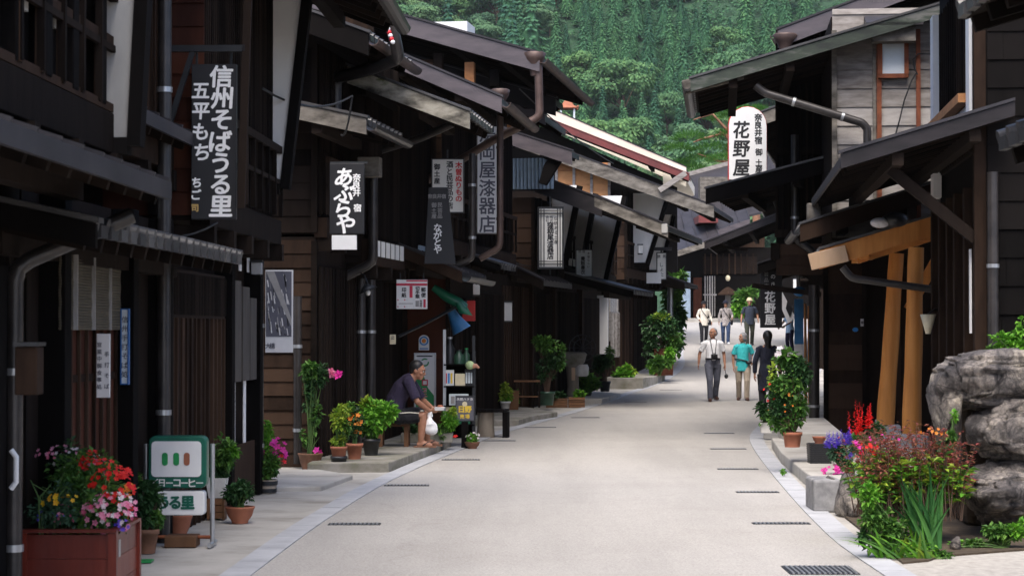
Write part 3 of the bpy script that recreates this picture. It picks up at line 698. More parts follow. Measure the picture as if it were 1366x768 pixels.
# ================================================================ left side of the street
# ---- nearest house
h = House('wooden_house', 'nearest dark wooden house at left edge with white plaster strips upstairs', 7.6, -3.06, 12.55, -2.94)
h.wall(2.6, 6); h.boards(0, 0, h.L, 0, 2.35, .2, 'dark_wood'); h.upper(.55, 0, h.L, 2.72, 6.2, lat=False, bm='dark_wood')
h.panel(.47, 2.0, h.L - .3, 3.0, 6, 'black_wood', 'recess')
for y in (2.25, 2.9, 3.5, 4.1): h.panel(.5, y, y + .17, 3.25, 6, 'old_plaster', 'plaster_strip', None, .03)
for y in (2.05, 2.7, 3.3, 3.9, 4.6): h.post(.52, y, 2.95, 6, .13, 'black_wood')
h.lattice(.55, 0, h.L, 2.95, 3.35, .45, .05, .04, 'brown_wood', (0, 1), None, 'balcony_lattice')
h.wing(h.L - .02, .45, .66, .80, 2.78, 5.6, .05, 'old_plaster')
h.roof(.92, 2.44, .32, .9, .3, h.L - .2, 'metal', .14, 'black_wood', name='lower_roof')
h.roof(.95, 5.9, .38, 5, -.4, h.L + .1, 'tile', .22, 'black_wood')
h.pipe([(.75, h.L - .35, 2.3), (.12, h.L - .55, 2.0), (.12, h.L - .55, 0)], .05)
d = h.panel(.03, h.L - 1.7, h.L - .35, .05, 2.0, 'black_wood', 'door', None, .06)
mb = MB(); mb.tube([(.12, h.L - .62, .74), (.15, h.L - .62, .78), (.15, h.L - .62, .92), (.12, h.L - .62, .96)], .016, 'paint_white', 8); h.put(mb, 'handle', d)
# ---- soba shop house: two upper sections, the far one stepping out
h = House('wooden_house', 'dark wooden soba shop with red brown siding behind its hanging black sign', 12.6, -2.94, 21.2, -2.66)
B = h
h.wall(2.5, 6); h.upper(.05, .15, 4.3, 2.95, 6.2, lat=True, rail=False, pitch=.12, beam=.2, lm='brown_wood')
h.upper(.34, 4.35, h.L - .25, 2.52, 6.2, lat=True, rail=True, pitch=.1, bm='dark_wood')
h.siding(-.5, .32, 2.56, 6, 4.35, 'red_brown_wood', .19, 1, 'black_wood', 'side_siding')
h.wing(h.L - .3, .27, .37, .66, 3.1, 5.6, .06)
h.roof(.24, 3.14, .3, .3, .1, 4.2, 'metal', .12, 'black_wood', name='lower_roof')
h.roof(.62, 2.16, .22, .62, -.9, 4.2, 'tile', .12, 'black_wood', name='shop_eave', gutter=None)
h.roof(1.45, 4.72, .38, 5, 5.6, h.L + .2, 'tile', .24, 'black_wood', gutter='gutter_dark'); h.roof(.8, 6.1, .38, 5, -.1, 5.5, 'tile', .24, 'black_wood')
red = h.panel(.02, .75, 2.3, .0, 2.0, 'red_brown_wood', 'door', None, .03)
h.lattice(.055, .75, 2.3, .0, 2.0, .22, .025, .02, 'brown_wood', (0, .33, .66, 1), None, 'door_grid', red)
h.boards(.06, 3.95, 6.6, 0, 1.75, .2, 'brown_wood'); h.lattice(.08, 3.95, 6.6, 1.76, 2.1, .06, .025, .04, 'dark_wood')
for y, z in ((.5, 2.5), (2.5, 2.5), (3.8, 2.5), (6.75, 2.5), (8.45, 2.5)): h.post(.08, y, 0, z, .17, 'black_wood')
for a, z0, z1 in ((7.0, 1.15, 2.1), (7.5, 1.15, 2.05), (7.95, 1.15, 1.95)): h.panel(.10, a, a + .4, z0, z1, 'gray_plank', 'plank_shutter', None, .03)
for a in (7.12, 7.75): h.panel(.09, a, a + .12, .55, 1.15, 'paper', 'paper_strip', None, .01)
h.panel(.09, 6.85, 8.3, 0, .55, 'brown_wood', 'skirting_board', None, .03)
for a, c in ((6.9, 'paper'), (7.4, 'paper'), (7.9, 'paper')): h.panel(.10, a, a + .13, 2.2, 2.48, c, 'paper_strip', None, .01)
h.pipe([(.12, 3.72, 5), (.12, 3.72, 0)], .055)
h.pipe([(.1, 8.55, 2.4), (.1, 8.55, 0)], .07)
mb = MB()                                                          # iron sign bracket
mb.bar((.02, 4.1, 3.87), (.69, 4.1, 3.87), .05, .05, 'iron'); mb.bar((.02, 4.1, 5), (.02, 4.1, 2.6), .05, .05, 'iron'); mb.bar((.74, 4.1, 5.3), (.66, 4.1, 2.6), .06, .05, 'dark_wood'); mb.bar((.0, 4.1, 3.0), (.27, 4.1, 3.85), .04, .04, 'iron')
h.put(mb, 'sign_bracket')
# ---- low house with the black sign
h = House('wooden_house', 'dark house with low tiled eave above the poster on its boarded side wall', 25.2, -2.34, 27.0, -2.1)
C = h
h.wall(2.75, 6, o=-.02); h.siding(-1.0, -.02, 0, 2.7, 0, 'brown_wood', .17, 2); h.boards(.0, .1, h.L, 0, 2.4, .16, 'dark_wood')
h.upper(.1, 0, h.L, 2.78, 5.2, lat=True, rail=True, pitch=.11, bm='brown_wood')
h.siding(-1.6, -.02, 2.8, 5.0, .0, 'dark_wood', .2, 2, name='side_siding')
h.roof_px((380, 143), (484, 166), -.9, 1.4, kind='tile', bh=.17, bm='weathered_board', more=.6, name='lower_roof', gutter='gutter_dark')
mb = MB(); a = h.at_y(480, 212, 1.3); b = h.at_y(507, 236, 1.3); mb.box(a[0] - .02, b[0], 1.25, 1.45, b[1], a[1] + .02, 'weathered_board'); h.put(mb, 'eave_block', None, .01)
h.roof(.75, 5.0, .38, 5, -.8, h.L + .2, 'tile', .24, 'black_wood', gutter='copper_pipe')
p = h.pipe_px([(505, -6, -.5), (522, 30, -.4), (532, 78, -.3), (497, 92, .3), (448, 104, .8), (448, 150, .8)], 0, .075, 'gutter_dark')
h.pipe_px([(498, 236), (498, 350), (455, 372), (449, 384), (449, 612)], 1.6, .06)
o1, z1 = h.at_y(440, 55, -.8)
h.pipe_px([(397, 395), (397, 618)], -.25, .05)
mb = MB()
for k in range(14):                                               # red and white cord wound round the downpipe
    t = k / 13; o_, z_ = h.at_y(506 + 20 * t, 2 + 56 * t, -.42); mb.ell((o_, -.52, z_), (.03, .03, .028), 'paint_white' if k % 2 else 'ink_red', 6, 4)
h.put(mb, 'wound_cord', p)
# ---- house with the mossy eave and lattice upstairs
h = House('wooden_house', 'dark house with mossy verge board and ribbed eave above the strip of white panes', 27.0, -2.1, 29.2, -1.84)
D = h
h.wall(2.4, 6); h.boards(0, 0, 1.0, 0, 2.35, .15, 'dark_wood'); h.lattice(.02, 1.05, h.L - .1, .05, 2.3, .08, .035, .05, 'dark_wood')
h.upper(.32, -.1, h.L, 2.5, 5.2, lat=True, rail=False, pitch=.095, bm='brown_wood', beam=.34)
for i in range(6): y = .0 + i * .36; h.panel(.36, y, y + .24, 2.58, 2.78, 'shoji', 'pane', None, .012)
h.roof_px((462, 96), (622, 156), -.35, h.L - .2, kind='tile', bh=.2, bm='moss_board', more=1.2, name='lower_roof')
h.roof_px((430, 36), (665, 136), h.L - .1, h.L + 3.6, kind='metal', bh=.2, bm='fascia_metal', more=3, gutter='copper_pipe')
h.siding(-2.2, -.1, 4.2, 6.0, h.L - .05, 'brown_wood', .2, 4, 'dark_wood', 'gable_siding')
h.pipe_px([(604, 165, .5), (560, 185, .7), (470, 212, 1.0)], 0, .05)
h.pipe([(.1, .35, 2.3), (.1, .35, 0)], .06); h.pipe([(.12, .95, 2.3), (.12, .95, 0)], .06)
mb = MB(); a = h.at_y(443, 118, .4); b = h.at_y(476, 180, .4); mb.box(a[0], b[0], .32, .38, b[1], a[1], 'old_plaster'); h.put(mb, 'plaster_panel')
# ---- stationery and tobacco shop
h = House('wooden_house', 'dark house of the little shop with the postal sign, seated man in front', 29.2, -1.84, 33.0, -1.45)
E_ = h
h.wall(2.4, 6); h.lattice(.02, .1, 1.6, .05, 2.3, .09, .03, .05); h.siding(-.9, .62, 0, 2.5, 2.6, 'red_brown_wood', .6, 2, 'dark_wood', 'shop_partition')
h.boards(0, 3.0, h.L, 0, 2.3, .2, 'dark_wood')
h.upper(.2, 0, h.L, 2.55, 5.4, lat=True, rail=False, pitch=.1); h.siding(-1.5, .2, 2.6, 4.6, 0, 'dark_wood', .24, 3, name='side_siding')
h.roof_px((541, 338), (612, 368), .3, h.L - .4, kind='metal', bh=.14, bm='brown_wood', more=.3, name='shop_eave', gutter='gutter_dark')
h.pipe_px([(630, 205), (630, 345), (590, 362)], 1.2, .05); h.pipe_px([(667, 140), (667, 330), (640, 345)], 2.0, .05, 'copper_pipe')
mb = MB(); a = h.at_y(667, 128, 2.0); mb.lathe([(.05, -.2), (.07, -.1), (.13, 0), (.15, .08), (.12, .1)], 'copper_pipe', 10, (a[0], 2.0, a[1])); h.put(mb, 'rain_head')
h.panel(.2, 2.3, 3.6, 2.55, 2.9, 'corrugated_blue', 'translucent_sheet', None, .03)
# ---- tall house with broad purple grey verge
h = House('wooden_house', 'taller house with broad purple grey verge board and sunlit orange post in its gable', 33.0, -1.45, 41.0, -.2)
F_ = h
h.wall(3.0, 7); h.boards(.0, 0, h.L - 3.2, 0, 2.2, .15, 'dark_wood'); h.siding(-2, .02, 0, 2.6, 0, 'dark_wood', .2, 2)
h.lattice(.02, h.L - 3.0, h.L - .2, .05, 2.3, .09); h.upper(.25, 0, h.L, 2.9, 5.4, lat=True, rail=True)
h.roof_px((500, 18), (716, 78), -.1, 6.2, kind='metal', bh=.26, bm='fascia_metal', more=4, gutter='copper_pipe')
h.siding(-2.8, .3, 4.2, 5.9, .3, 'brown_wood', .24, 0, name='gable_siding')
for px, m in ((585, 'dark_wood'), (627, 'warm_wood'), (660, 'black_wood')):
    o_, zt_ = h.at_y(px, 38 + (px - 530) * .285 + 18, .2); o_, zb_2 = h.at_y(px, 116, .2); h.post(o_, .2, zb_2, zt_, .15, m)
h.pipe_px([(718, 84), (720, 156), (660, 186), (600, 222), (545, 256)], -.05, .065, 'copper_pipe')
mb = MB(); a = h.at_y(713, 80, -.05); mb.lathe([(.06, -.25), (.08, -.12), (.15, 0), (.18, .1), (.14, .12)], 'copper_pipe', 10, (a[0], -.05, a[1])); h.put(mb, 'rain_head')
h.roof_px((636, 106), (738, 136), 4.5, 5.6, kind='metal', bh=.3, bm='dark_fascia', more=2, name='lower_roof')
h.roof_px((676, 134), (724, 158), 5.2, 8.2, kind='metal', bh=.16, bm='fascia_metal', more=1, name='lower_roof')
a = h.at_y(677, 148, 5.6); b = h.at_y(696, 170, 5.6); h.panel(0, 0, .01, 0, .01, 'warm_wood', 'gable_boards') if False else None
mb = MB(); mb.box(a[0], b[0], 5.55, 5.6, b[1], a[1], 'warm_wood'); h.put(mb, 'gable_panel')
mb = MB(); a = h.at_y(585, 36, 5); b = h.at_y(631, 56, 5); mb.box(a[0], b[0], 4.4, 5.2, b[1], a[1], 'paint_white'); h.put(mb, 'roof_box')
h.roof_px((640, 350), (664, 358), h.L - 5.2, h.L - 3.4, kind='tile', bh=.1, bm='black_wood', more=.3, name='shop_eave')
h.panel(.1, .5, 2.4, 2.45, 2.75, 'black_wood', 'fascia', None, .05)
# ---- long house with deep pent roof, lantern sign and white wing walls
h = House('wooden_house', 'long dark house with deep pent roof and white wing walls beyond the lantern sign', 41.0, -.2, 54.0, 2.3)
H2 = h
h.wall(3.0, 7); h.upper(.35, 1.8, h.L, 2.8, 4.3, lat=True, rail=True, pitch=.12, bm='dark_wood'); h.siding(-3, .3, 2.8, 4.3, 1.8, 'brown_wood', .3, 3, name='side_siding')
h.boards(0, 0, 2.6, 0, 2.5, .2, 'brown_wood'); h.lattice(.02, 2.8, 5.4, .05, 2.4, .1); h.boards(0, 5.6, 9.2, 0, 2.5, .19, 'dark_wood')
h.lattice(.02, 9.4, h.L - .3, .05, 2.4, .09)
for y in (2.7, 5.5, 9.3): h.post(.05, y, 0, 2.8, .17, 'brown_wood')
h.roof_px((660, 218), (800, 270), 2.0, h.L - 4, kind='metal', bh=.34, bm='dark_fascia', name='lower_roof')
h.roof_px((800, 268), (888, 305), 2.0, h.L - 4.2, kind='metal', bh=.22, bm='weathered_board', more=.1, name='lower_roof')
mb = MB(); a = h.at_y(883, 299, 2.0); b = h.at_y(891, 311, 2.0); mb.box(a[0], b[0], 1.92, 2.08, b[1], a[1], 'old_plaster'); h.put(mb, 'verge_cap', None, .01)
h.wing(4.0, .3, .55, .85, 3.2, 4.7); h.wing(6.6, .3, .5, .8, 3.2, 4.7, m='old_plaster'); h.wing(9.2, .3, .62, 1.1, 2.75, 4.8)
for y in (1.9, 4.0, 6.6, 9.2): h.post(.35, y + .1, 2.8, 4.3, .16, 'black_wood')
h.roof_px((668, 352), (722, 378), .6, 4.2, kind='metal', bh=.16, bm='dark_wood', more=.4, name='shop_eave')
h.roof_px((742, 366), (842, 392), 5.2, 8.8, kind='tile', bh=.12, bm='black_wood', more=.3, name='shop_eave')
for i in range(4): h.panel(.43, 2.2 + i * .55, 2.2 + i * .55 + .36, 3.04, 3.22, 'cream', 'pane', None, .012)
for i in range(3): h.panel(.43, 5.4 + i * .6, 5.4 + i * .6 + .4, 3.04, 3.2, 'shoji', 'pane', None, .012)
a = h.at_y(792, 394, h.L - .8); b = h.at_y(811, 472, h.L - .8)
mb = MB(); mb.box(a[0], b[0], h.L - .8, h.L - .72, b[1], a[1], 'plaster'); h.put(mb, 'plaster_panel')
h.roof_px((668, 176), (760, 206), 1.0, 2.0, kind='metal', bh=.26, bm='fascia_metal', more=2.5)
mb = MB()                                                          # end ornament of the ridge
a = h.at_y(742, 214, 1.1); mb.prism([(a[0] - .35, a[1] - .45), (a[0] - .2, a[1] - .5), (a[0] + .12, a[1] + .0), (a[0] + .3, a[1] + .12), (a[0] + .22, a[1] + .25), (a[0] - .05, a[1] + .2), (a[0] - .25, a[1] - .1)], 'y', 1.05, 1.2, 'black_wood'); h.put(mb, 'roof_ornament', None, .02)
mb = MB(); a = h.at_y(672, 212, 1.9); b = h.at_y(742, 252, 1.9)
k = 14
for i in range(k):
    x = a[0] + (b[0] - a[0]) * i / k; mb.tube([(x, 1.85, b[1]), (x, 1.85, a[1])], .035, 'corrugated_blue', 6)
h.put(mb, 'corrugated_panel')
# ---- house with weathered verge and sunlit boards
h = House('wooden_house', 'far left house with weathered grey verge and sunlit orange boards in its gable', 54.0, 2.3, 65.5, 4.45)
I_ = h
h.wall(3.2, 7); h.upper(.3, 2.5, h.L, 2.9, 5.2, lat=True, rail=True); h.boards(0, .2, 6, 0, 2.6, .2, 'brown_wood'); h.lattice(.02, 6, h.L, .1, 2.5, .1)
h.siding(-2.6, .3, 2.8, 4.6, 2.5, 'brown_wood', .3, 2, name='side_siding')
a = h.at_y(745, 205, 2.6); b = h.at_y(815, 300, 2.6)
h.siding(a[0], b[0], b[1], a[1] - .3, 2.3, 'warm_wood', .36, 4, 'gray_wood', 'gable_siding')
h.roof_px((730, 196), (950, 278), 1.9, 8.5, kind='metal', bh=.42, bm='weathered_board', more=4, bl=.7)
mb = MB(); o_, z_ = h.at_y(905, 226, 1.8); mb.bar((o_ - .5, 1.78, z_ - .55), (o_ + .2, 1.78, z_ - .1), .1, .14, 'gray_wood'); h.put(mb, 'brace')
a = h.at_y(845, 250, 4); b = h.at_y(868, 340, 4)
h.wing(4.0, a[0], b[0] - .15, b[0] + .45, 3.3, 5.2); h.wing(7.5, .3, .6, 1.0, 3.2, 4.8)
h.window(.02, 1.0, 2.6, 1.15, 2.45, 'shoji', 'gray_wood', 4, 2); h.siding(-1.5, .05, 0, 3.0, 0, 'brown_wood', .2, 2)
h.lattice(.09, 1.0, 2.6, .75, 1.9, .16, .03, .03, 'gray_wood', (0, 1), None, 'window_bars')
mb = MB(); a = h.at_y(804, 320, 5); b = h.at_y(840, 345, 5); mb.box(.55, .95, 5, 5.06, 2.75, 3.05, 'paint_white'); h.put(mb, 'lamp_box')
h.roof(1.3, 2.75, .35, 1.3, 7.6, h.L, 'metal', .2, 'dark_wood', name='shop_eave')
# ---- cream gabled building with red roof
h = House('gabled_building', 'tall cream building with red metal roof edge rising behind the dark houses', 78, 4.2, 88, 5.4, cat='building', group=None)
h.wall(5.6, 12, 'black_wood')
(a, za), (b, zb_) = h.at_y(700, 134, 0), h.at_y(914, 226, 0)
h.roof(b, zb_, (za - zb_) / (b - a), b - a + 5, -.3, 9, 'metal', .7, 'cream_render', name='roof')
k = (za - zb_) / (b - a)
mb = MB(); mb.prism([(b - .8, zb_ - .55), (b + .05, zb_ - .4), (b + .05, zb_ - .05), (b - .8, zb_ + .2)], 'y', -.4, 9, 'cream_render'); h.put(mb, 'box_eave')
mb = MB(); mb.prism([(a - 5, za + 5 * k - .66), (b - .3, zb_ - .66), (b - .3, zb_ - 4.5), (a - 5, zb_ - 4.5)], 'y', .02, .2, 'black_wood'); h.put(mb, 'gable')
(a, za), (b, zb_) = h.at_y(700, 150, -2.5), h.at_y(918, 236, -2.5)
h.roof(b, zb_, (za - zb_) / (b - a), b - a + 3, -3, -.6, 'red', .22, 'red_roof', name='red_roof')
t = tag(empty('rooftop_turret', h.world(*[(lambda q: (q[0], 5, q[1]))(h.at_y(757, 158, 5))][0])), 'small pagoda topped turret with thin finial above the cream building', 'turret')
mb = MB()
for x, y in ((-.26, -.26), (.26, -.26), (-.26, .26), (.26, .26)): mb.box(x - .035, x + .035, y - .035, y + .035, -1.0, .38, 'sign_pale')
mb.build('posts', t)
mb = MB(); mb.lathe([(.52, .36), (.54, .40), (.34, .5), (.22, .64), (.09, .78), (.05, .82)], 'terracotta', 4, smooth=False)
for a in range(4): q = math.pi / 2 * a; mb.ell((.56 * math.cos(q), .56 * math.sin(q), .42), (.05, .05, .06), 'terracotta', 6, 5)
mb.build('cap_roof', t).rotation_euler = (0, 0, R(45))
mb = MB(); mb.tube([(0, 0, .78), (0, 0, 1.0), (0, 0, 1.35)], [.04, .025, .012], 'cream_render', 6); mb.ell((0, 0, .92), (.055, .055, .06), 'cream_render', 8, 6); mb.build('finial', t)
# ================================================================ right side of the street
h = House('wooden_house', 'dark roof corner of the nearest house reaching in at top right', 6.5, 4.2, 11.2, 4.35, -1)
h.wall(4, 5); h.roof(1.95, 3.28, .3, 2.6, -1, h.L - .1, 'tile', .2, 'black_wood'); h.roof(1.7, 2.6, .3, 1.7, -1, h.L + .1, 'tile', .16, 'dark_wood', name='lower_roof')
# ---- house with white window posts, its black side wall above the rocks
h = House('wooden_house', 'dark house with black side boards behind the rock wall and white posted barred window', 22.3, 5.03, 27.0, 5.5, -1)
R2 = h
h.wall(6.5, 6, 'black_wood'); h.siding(-5, -.01, .0, 6.4, 0, 'black_wood', .3, 0, name='side_siding')
h.post(.05, .08, 0, 6.4, .15, 'brown_wood'); h.panel(.04, .3, .62, 3.62, 5.2, 'paint_white', 'white_post', None, .1); h.panel(.04, h.L - .55, h.L - .2, 3.3, 5.6, 'paint_white', 'white_post', None, .1)
h.lattice(.03, .7, h.L - .6, 3.6, 5.6, .24, .03, .04, 'dark_wood', (0, 1), 'glass_dark', 'window_bars')
mb = MB(); mb.box(.1, .22, .65, h.L - .6, 4.12, 4.22, 'warm_wood'); h.put(mb, 'window_sill')
for i in range(4): y = .75 + i * .86; h.panel(.08, y, y + .75, 3.66, 4.1, 'plaster', 'plaster_panel', None, .03)
h.roof(1.5, 3.42, .30, 1.75, -.35, h.L + 2.6, 'metal', .14, 'dark_fascia', name='lower_roof')
mb = MB(); mb.bar((1.0, .1, 3.35), (.1, .1, 2.6), .1, .12, 'dark_wood'); h.put(mb, 'eave_brackets')
a = h.world(1.5, h.L + 2.55, 3.4); mb = MB(); mb.box(1.4, 1.6, h.L + 2.45, h.L + 2.65, 3.12, 3.42, 'weathered_board'); h.put(mb, 'purlin_end', None, .02)
h.roof(1.6, 6.6, .38, 4, -.4, h.L + .2, 'tile', .2, 'black_wood')
h.pipe([(-.05, -.12, 3.3), (-.05, -.12, 0)], .06, 'gutter_dark'); h.panel(.13, .22, .30, 1.6, 2.5, 'paper', 'white_strip', None, .02)
for y in (.9, 1.9, 2.7, 3.6, 4.5): h.post(.06, y, 0, 3.2, .16, 'brown_wood')
h.lattice(.0, 1.0, 2.6, .2, 2.4, .14, .04, .05, 'brown_wood', (0, .33, .66, 1)); h.boards(0, 2.8, 4.5, 0, 2.6, .2, 'brown_wood')
# ---- house with grey weathered boards in its gable
h = House('wooden_house', 'house with silver grey weathered gable boards and rust framed window above orange timbers', 30.0, 4.56, 33.0, 4.86, -1)
R3 = h
h.wall(6, 7, 'dark_wood', o=-1.2, z0=-.1); mb = MB(); mb.box(-6, 0, .02, h.L, 2.9, 6.1, 'dark_wood'); h.put(mb, 'upper_floor')
a = h.at_y(1110, 70, 0); b = h.at_y(1270, 300, 0)
h.siding(b[0], a[0], 2.95, 6.2, 0, 'gray_wood', .265, 0, name='gable_siding')
for px, m, w_ in ((1113, 'weathered_board', .07), (1167, 'weathered_board', .06), (1172, 'rust', .08), (1225, 'rust', .06)):
    o_, z_ = h.at_y(px, 100, -.06); mb = MB(); mb.box(o_ - w_ / 2, o_ + w_ / 2, -.075, -.025, 2.95, 5.9, m); h.put(mb, 'batten')
a = h.at_y(1171, 50, -.1); b = h.at_y(1212, 104, -.1)
mb = MB(); t = .06
for x0, x1, z0, z1 in ((b[0], b[0] + t, b[1], a[1]), (a[0] - t, a[0], b[1], a[1]), (b[0], a[0], b[1], b[1] + t), (b[0], a[0], a[1] - t, a[1])): mb.box(x0, x1, -.13, -.06, z0, z1, 'rust')
w_ = h.put(mb, 'window'); mb = MB(); mb.box(b[0] + t, a[0] - t, -.1, -.085, b[1] + t, a[1] - t, 'sign_pale'); h.put(mb, 'pane', w_)
a = h.at_y(1163, 38, -.2); b = h.at_y(1220, 57, -.2)
mb = MB(); mb.box(b[0], a[0], -.4, -.06, b[1], a[1], 'weathered_board'); mb.hexa([(b[0] - .1, -.5, a[1]), (a[0] + .1, -.5, a[1]), (a[0] + .1, -.05, a[1] + .05), (b[0] - .1, -.05, a[1] + .05), (b[0] - .1, -.5, a[1] + .04), (a[0] + .1, -.5, a[1] + .04), (a[0] + .1, -.05, a[1] + .2), (b[0] - .1, -.05, a[1] + .2)], 'metal_roof'); h.put(mb, 'window_hood')
h.roof_px((1240, 18), (926, 112), -.45, 3.6, kind='tile', bh=.16, bm='green_fascia', more=3, gutter='gutter_dark')
mb = MB(); a = h.at_y(925, 115, -.2); mb.bar((a[0] + .15, -.15, a[1] - .02), (a[0] - .7, -.15, a[1] + .2), .14, .2, 'weathered_board'); h.put(mb, 'purlin_end', None, .02)
h.pipe_px([(1008, 114), (1020, 124), (1150, 164), (1157, 172), (1157, 192)], -.3, .06)
for i in range(4):                                               # loose cables hanging down the boards
    pass
mb = MB(); q = [h.at_y(*p, -.12) for p in ((1222, 98), (1216, 108), (1206, 135), (1200, 160), (1194, 182))]; mb.tube([(a_[0], -.12, a_[1]) for a_ in q], .011, 'cable', 5)
q = [h.at_y(*p, -.12) for p in ((1258, 78), (1240, 72), (1225, 72), (1218, 80), (1220, 92), (1224, 100))]; mb.tube([(a_[0], -.12, a_[1]) for a_ in q], .011, 'cable', 5)
h.put(mb, 'cable')
# tiled pent roof with brown fascia, the new orange pent frame in front of it
h.roof_px((1225, 258), (1072, 306), -1.0, 2.2, kind='tile', bh=.22, bm='brown_wood', name='lower_roof', more=.6, gutter='gutter_dark')
pr = h.roof_px((1245, 296), (1098, 340), -2.0, -.1, kind='tile', bh=.24, bm='new_wood', under='new_wood', name='porch_roof', more=.2)
a = h.at_y(1080, 350, -2.05); b = h.at_y(1104, 344, -2.05)
mb = MB(); mb.bar((a[0], -2.12, a[1]), (b[0] - .25, -2.12, b[1] + .06), .1, .22, 'end_grain'); h.put(mb, 'rafter_tip', pr, .008)
mb = MB(); a = h.at_y(1142, 342, -1.8); b = h.at_y(1240, 312, -1.8); mb.bar((a[0], -1.75, a[1]), (b[0], -1.75, b[1]), .12, .2, 'new_wood')
for q in (-.2, -1.1): z = 2.62; mb.box(-.55 + .0, -.4, -2.0, -.1, z, z + .16, 'new_wood')
h.put(mb, 'porch_beams')
for bx, by, tx, ty, yy in ((1216, 578, 1222, 330, -2.35), (1181, 566, 1196, 338, -.6)):
    (o0, z0), (o1, z1) = h.at_y(bx, by, yy), h.at_y(tx, ty, yy)
    mb = MB(); n = 9; mb.tube([(o0 + (o1 - o0) * i / n + .003 * math.sin(i * 1.1), yy, z0 + (z1 - z0) * i / n) for i in range(n + 1)], [.125 - .025 * i / n + .004 * math.sin(i * 1.7) for i in range(n + 1)], 'new_wood', 14); h.put(mb, 'porch_post')
    mb = MB(); mb.box(o0 - .2, o0 + .2, yy - .2, yy + .2, -.1, z0, 'granite'); h.put(mb, 'post_stone', None, .02)
h.boards(-1.18, 0, h.L, 0, 2.6, .22, 'brown_wood'); h.pipe_px([(1124, 356), (1136, 371), (1246, 386)], -2.6, .05); mb = MB(); (a, za), (b, zb_) = h.at_y(1240, 365, -.4), h.at_y(1262, 322, -.4); mb.bar((a + .3, -.5, za - .5), (b, -.5, zb_), .13, .14, 'new_wood'); h.put(mb, 'porch_brace')
# ---- house with black lattice upstairs
h = House('wooden_house', 'dark house with three tiny white panes under its black upper floor behind the grey gable', 33.2, 4.95, 38.0, 5.9, -1)
R4 = h
h.wall(2.9, 6); mb = MB(); mb.box(-6, .78, .05, h.L, 2.9, 6.4, 'black_wood'); h.put(mb, 'upper_floor')
h.siding(-.6, .0, 0, 2.85, 0, 'brown_wood', .2, 2); h.boards(0, 0, 3, 0, 2.5, .2, 'brown_wood')
mb = MB()
for i in range(12): x = -.3 + i * .095; mb.box(x, x + .035, -.06, .04, 3.1, 5.9, 'dark_wood')
for z in (3.1, 4.4, 5.8): mb.box(-.35, .8, -.045, .04, z, z + .12, 'dark_wood')
h.put(mb, 'side_lattice')
h.beam(.86, -.05, h.L, 2.75, .26, .14, 'dark_wood'); h.siding(.05, .78, 2.5, 2.98, .02, 'brown_wood', .16, 0, name='bay_siding')
for i in range(3): h.panel(.865, .25 + i * .42, .45 + i * .42, 2.8, 2.98, 'shoji', 'pane', None, .01)
h.roof_px((1180, -6), (1042, 46), -.4, 4.6, kind='metal', bh=.26, bm='fascia_metal', more=2.5, gutter='copper_pipe')
mb = MB(); a = h.at_y(1047, 52, -.45); mb.lathe([(.05, -.5), (.09, -.34), (.07, -.2), (.13, -.05), (.2, .05), (.17, .08)], 'copper_pipe', 10, (a[0], -.45, a[1])); h.put(mb, 'rain_head')
h.roof_px((1060, 228), (946, 258), -.8, 3.0, kind='tile', bh=.22, bm='black_wood', more=1.2, name='lower_roof')
h.pipe_px([(1060, 180), (1060, 318), (1084, 335), (1086, 345)], -.2, .06); h.pipe_px([(1086, 380), (1086, 582)], -.15, .085)
h.roof_px((1108, 352), (1000, 318), .6, 1.2, kind='metal', bh=.12, bm='black_wood', more=.2, name='shop_eave') if False else None
mb = MB(); mb.bar((1.2, .5, 2.35), (.1, .5, 2.2), .06, .08, 'dark_wood'); h.put(mb, 'bracket')
# ---- next houses towards the bend
h = House('wooden_house', 'dark shop house hung with goods behind the black hanging sign on the right', 38.2, 5.95, 50.0, 8.0, -1)
R5 = h
h.wall(3, 6); h.boards(0, 0, 4, 0, 2.4, .2, 'brown_wood'); h.lattice(.02, 4, h.L, 0, 2.4, .1); h.upper(.6, 0, h.L, 2.8, 5.3, lat=True); h.siding(-1.5, .55, 2.8, 5.3, 0, 'dark_wood', .22, 2, name='side_siding')
h.roof_px((1050, 296), (984, 268), .3, 5, kind='metal', bh=.2, bm='brown_wood', more=1, name='shop_eave') if False else None
h.roof(1.4, 2.75, .32, 1.4, -.5, 6, 'metal', .16, 'black_wood', name='shop_eave'); h.roof(1.6, 5.4, .36, 4, -.4, h.L, 'tile', .22, 'weathered_board')
mb = MB(); a = h.at_y(975, 205, 1.0)
h = House('wooden_house', 'small far dark house with curled weathered eaves over the street on the right', 62.0, 9.0, 80.0, 11.6, -1)
R6 = h
h.wall(3, 6); h.lattice(.02, 0, h.L, 0, 2.4, .14); h.upper(.5, 0, h.L, 2.8, 5, lat=True, pitch=.16)
h.roof_px((1000, 303), (942, 326), 1.5, 9, kind='metal', bh=.2, bm='dark_fascia', more=1.5, name='lower_roof')
h.roof(1.9, 5.3, .34, 4, -.3, h.L, 'tile', .25, 'weathered_board')
mb = MB(); a = h.at_y(976, 343, 2.5); mb.bar((a[0] + .7, 2.5, a[1] + .4), (a[0] - .5, 2.5, a[1] + .2), .07, .1, 'dark_wood'); h.put(mb, 'eave_bracket')
# ---- houses that close the view at the bend
h = House('wooden_house', 'far dark house closing the street with grey metal roof and red brown door', 105, 7.2, 112, 15, 1)
K = h
h.wall(3.4, 6, 'dark_wood'); mb = MB(); s_ = 26.6
def kq(px, py, Y): return P(px, py, Y)
K.root['label'] = 'far dark house closing the street with grey metal roofs and red brown door'
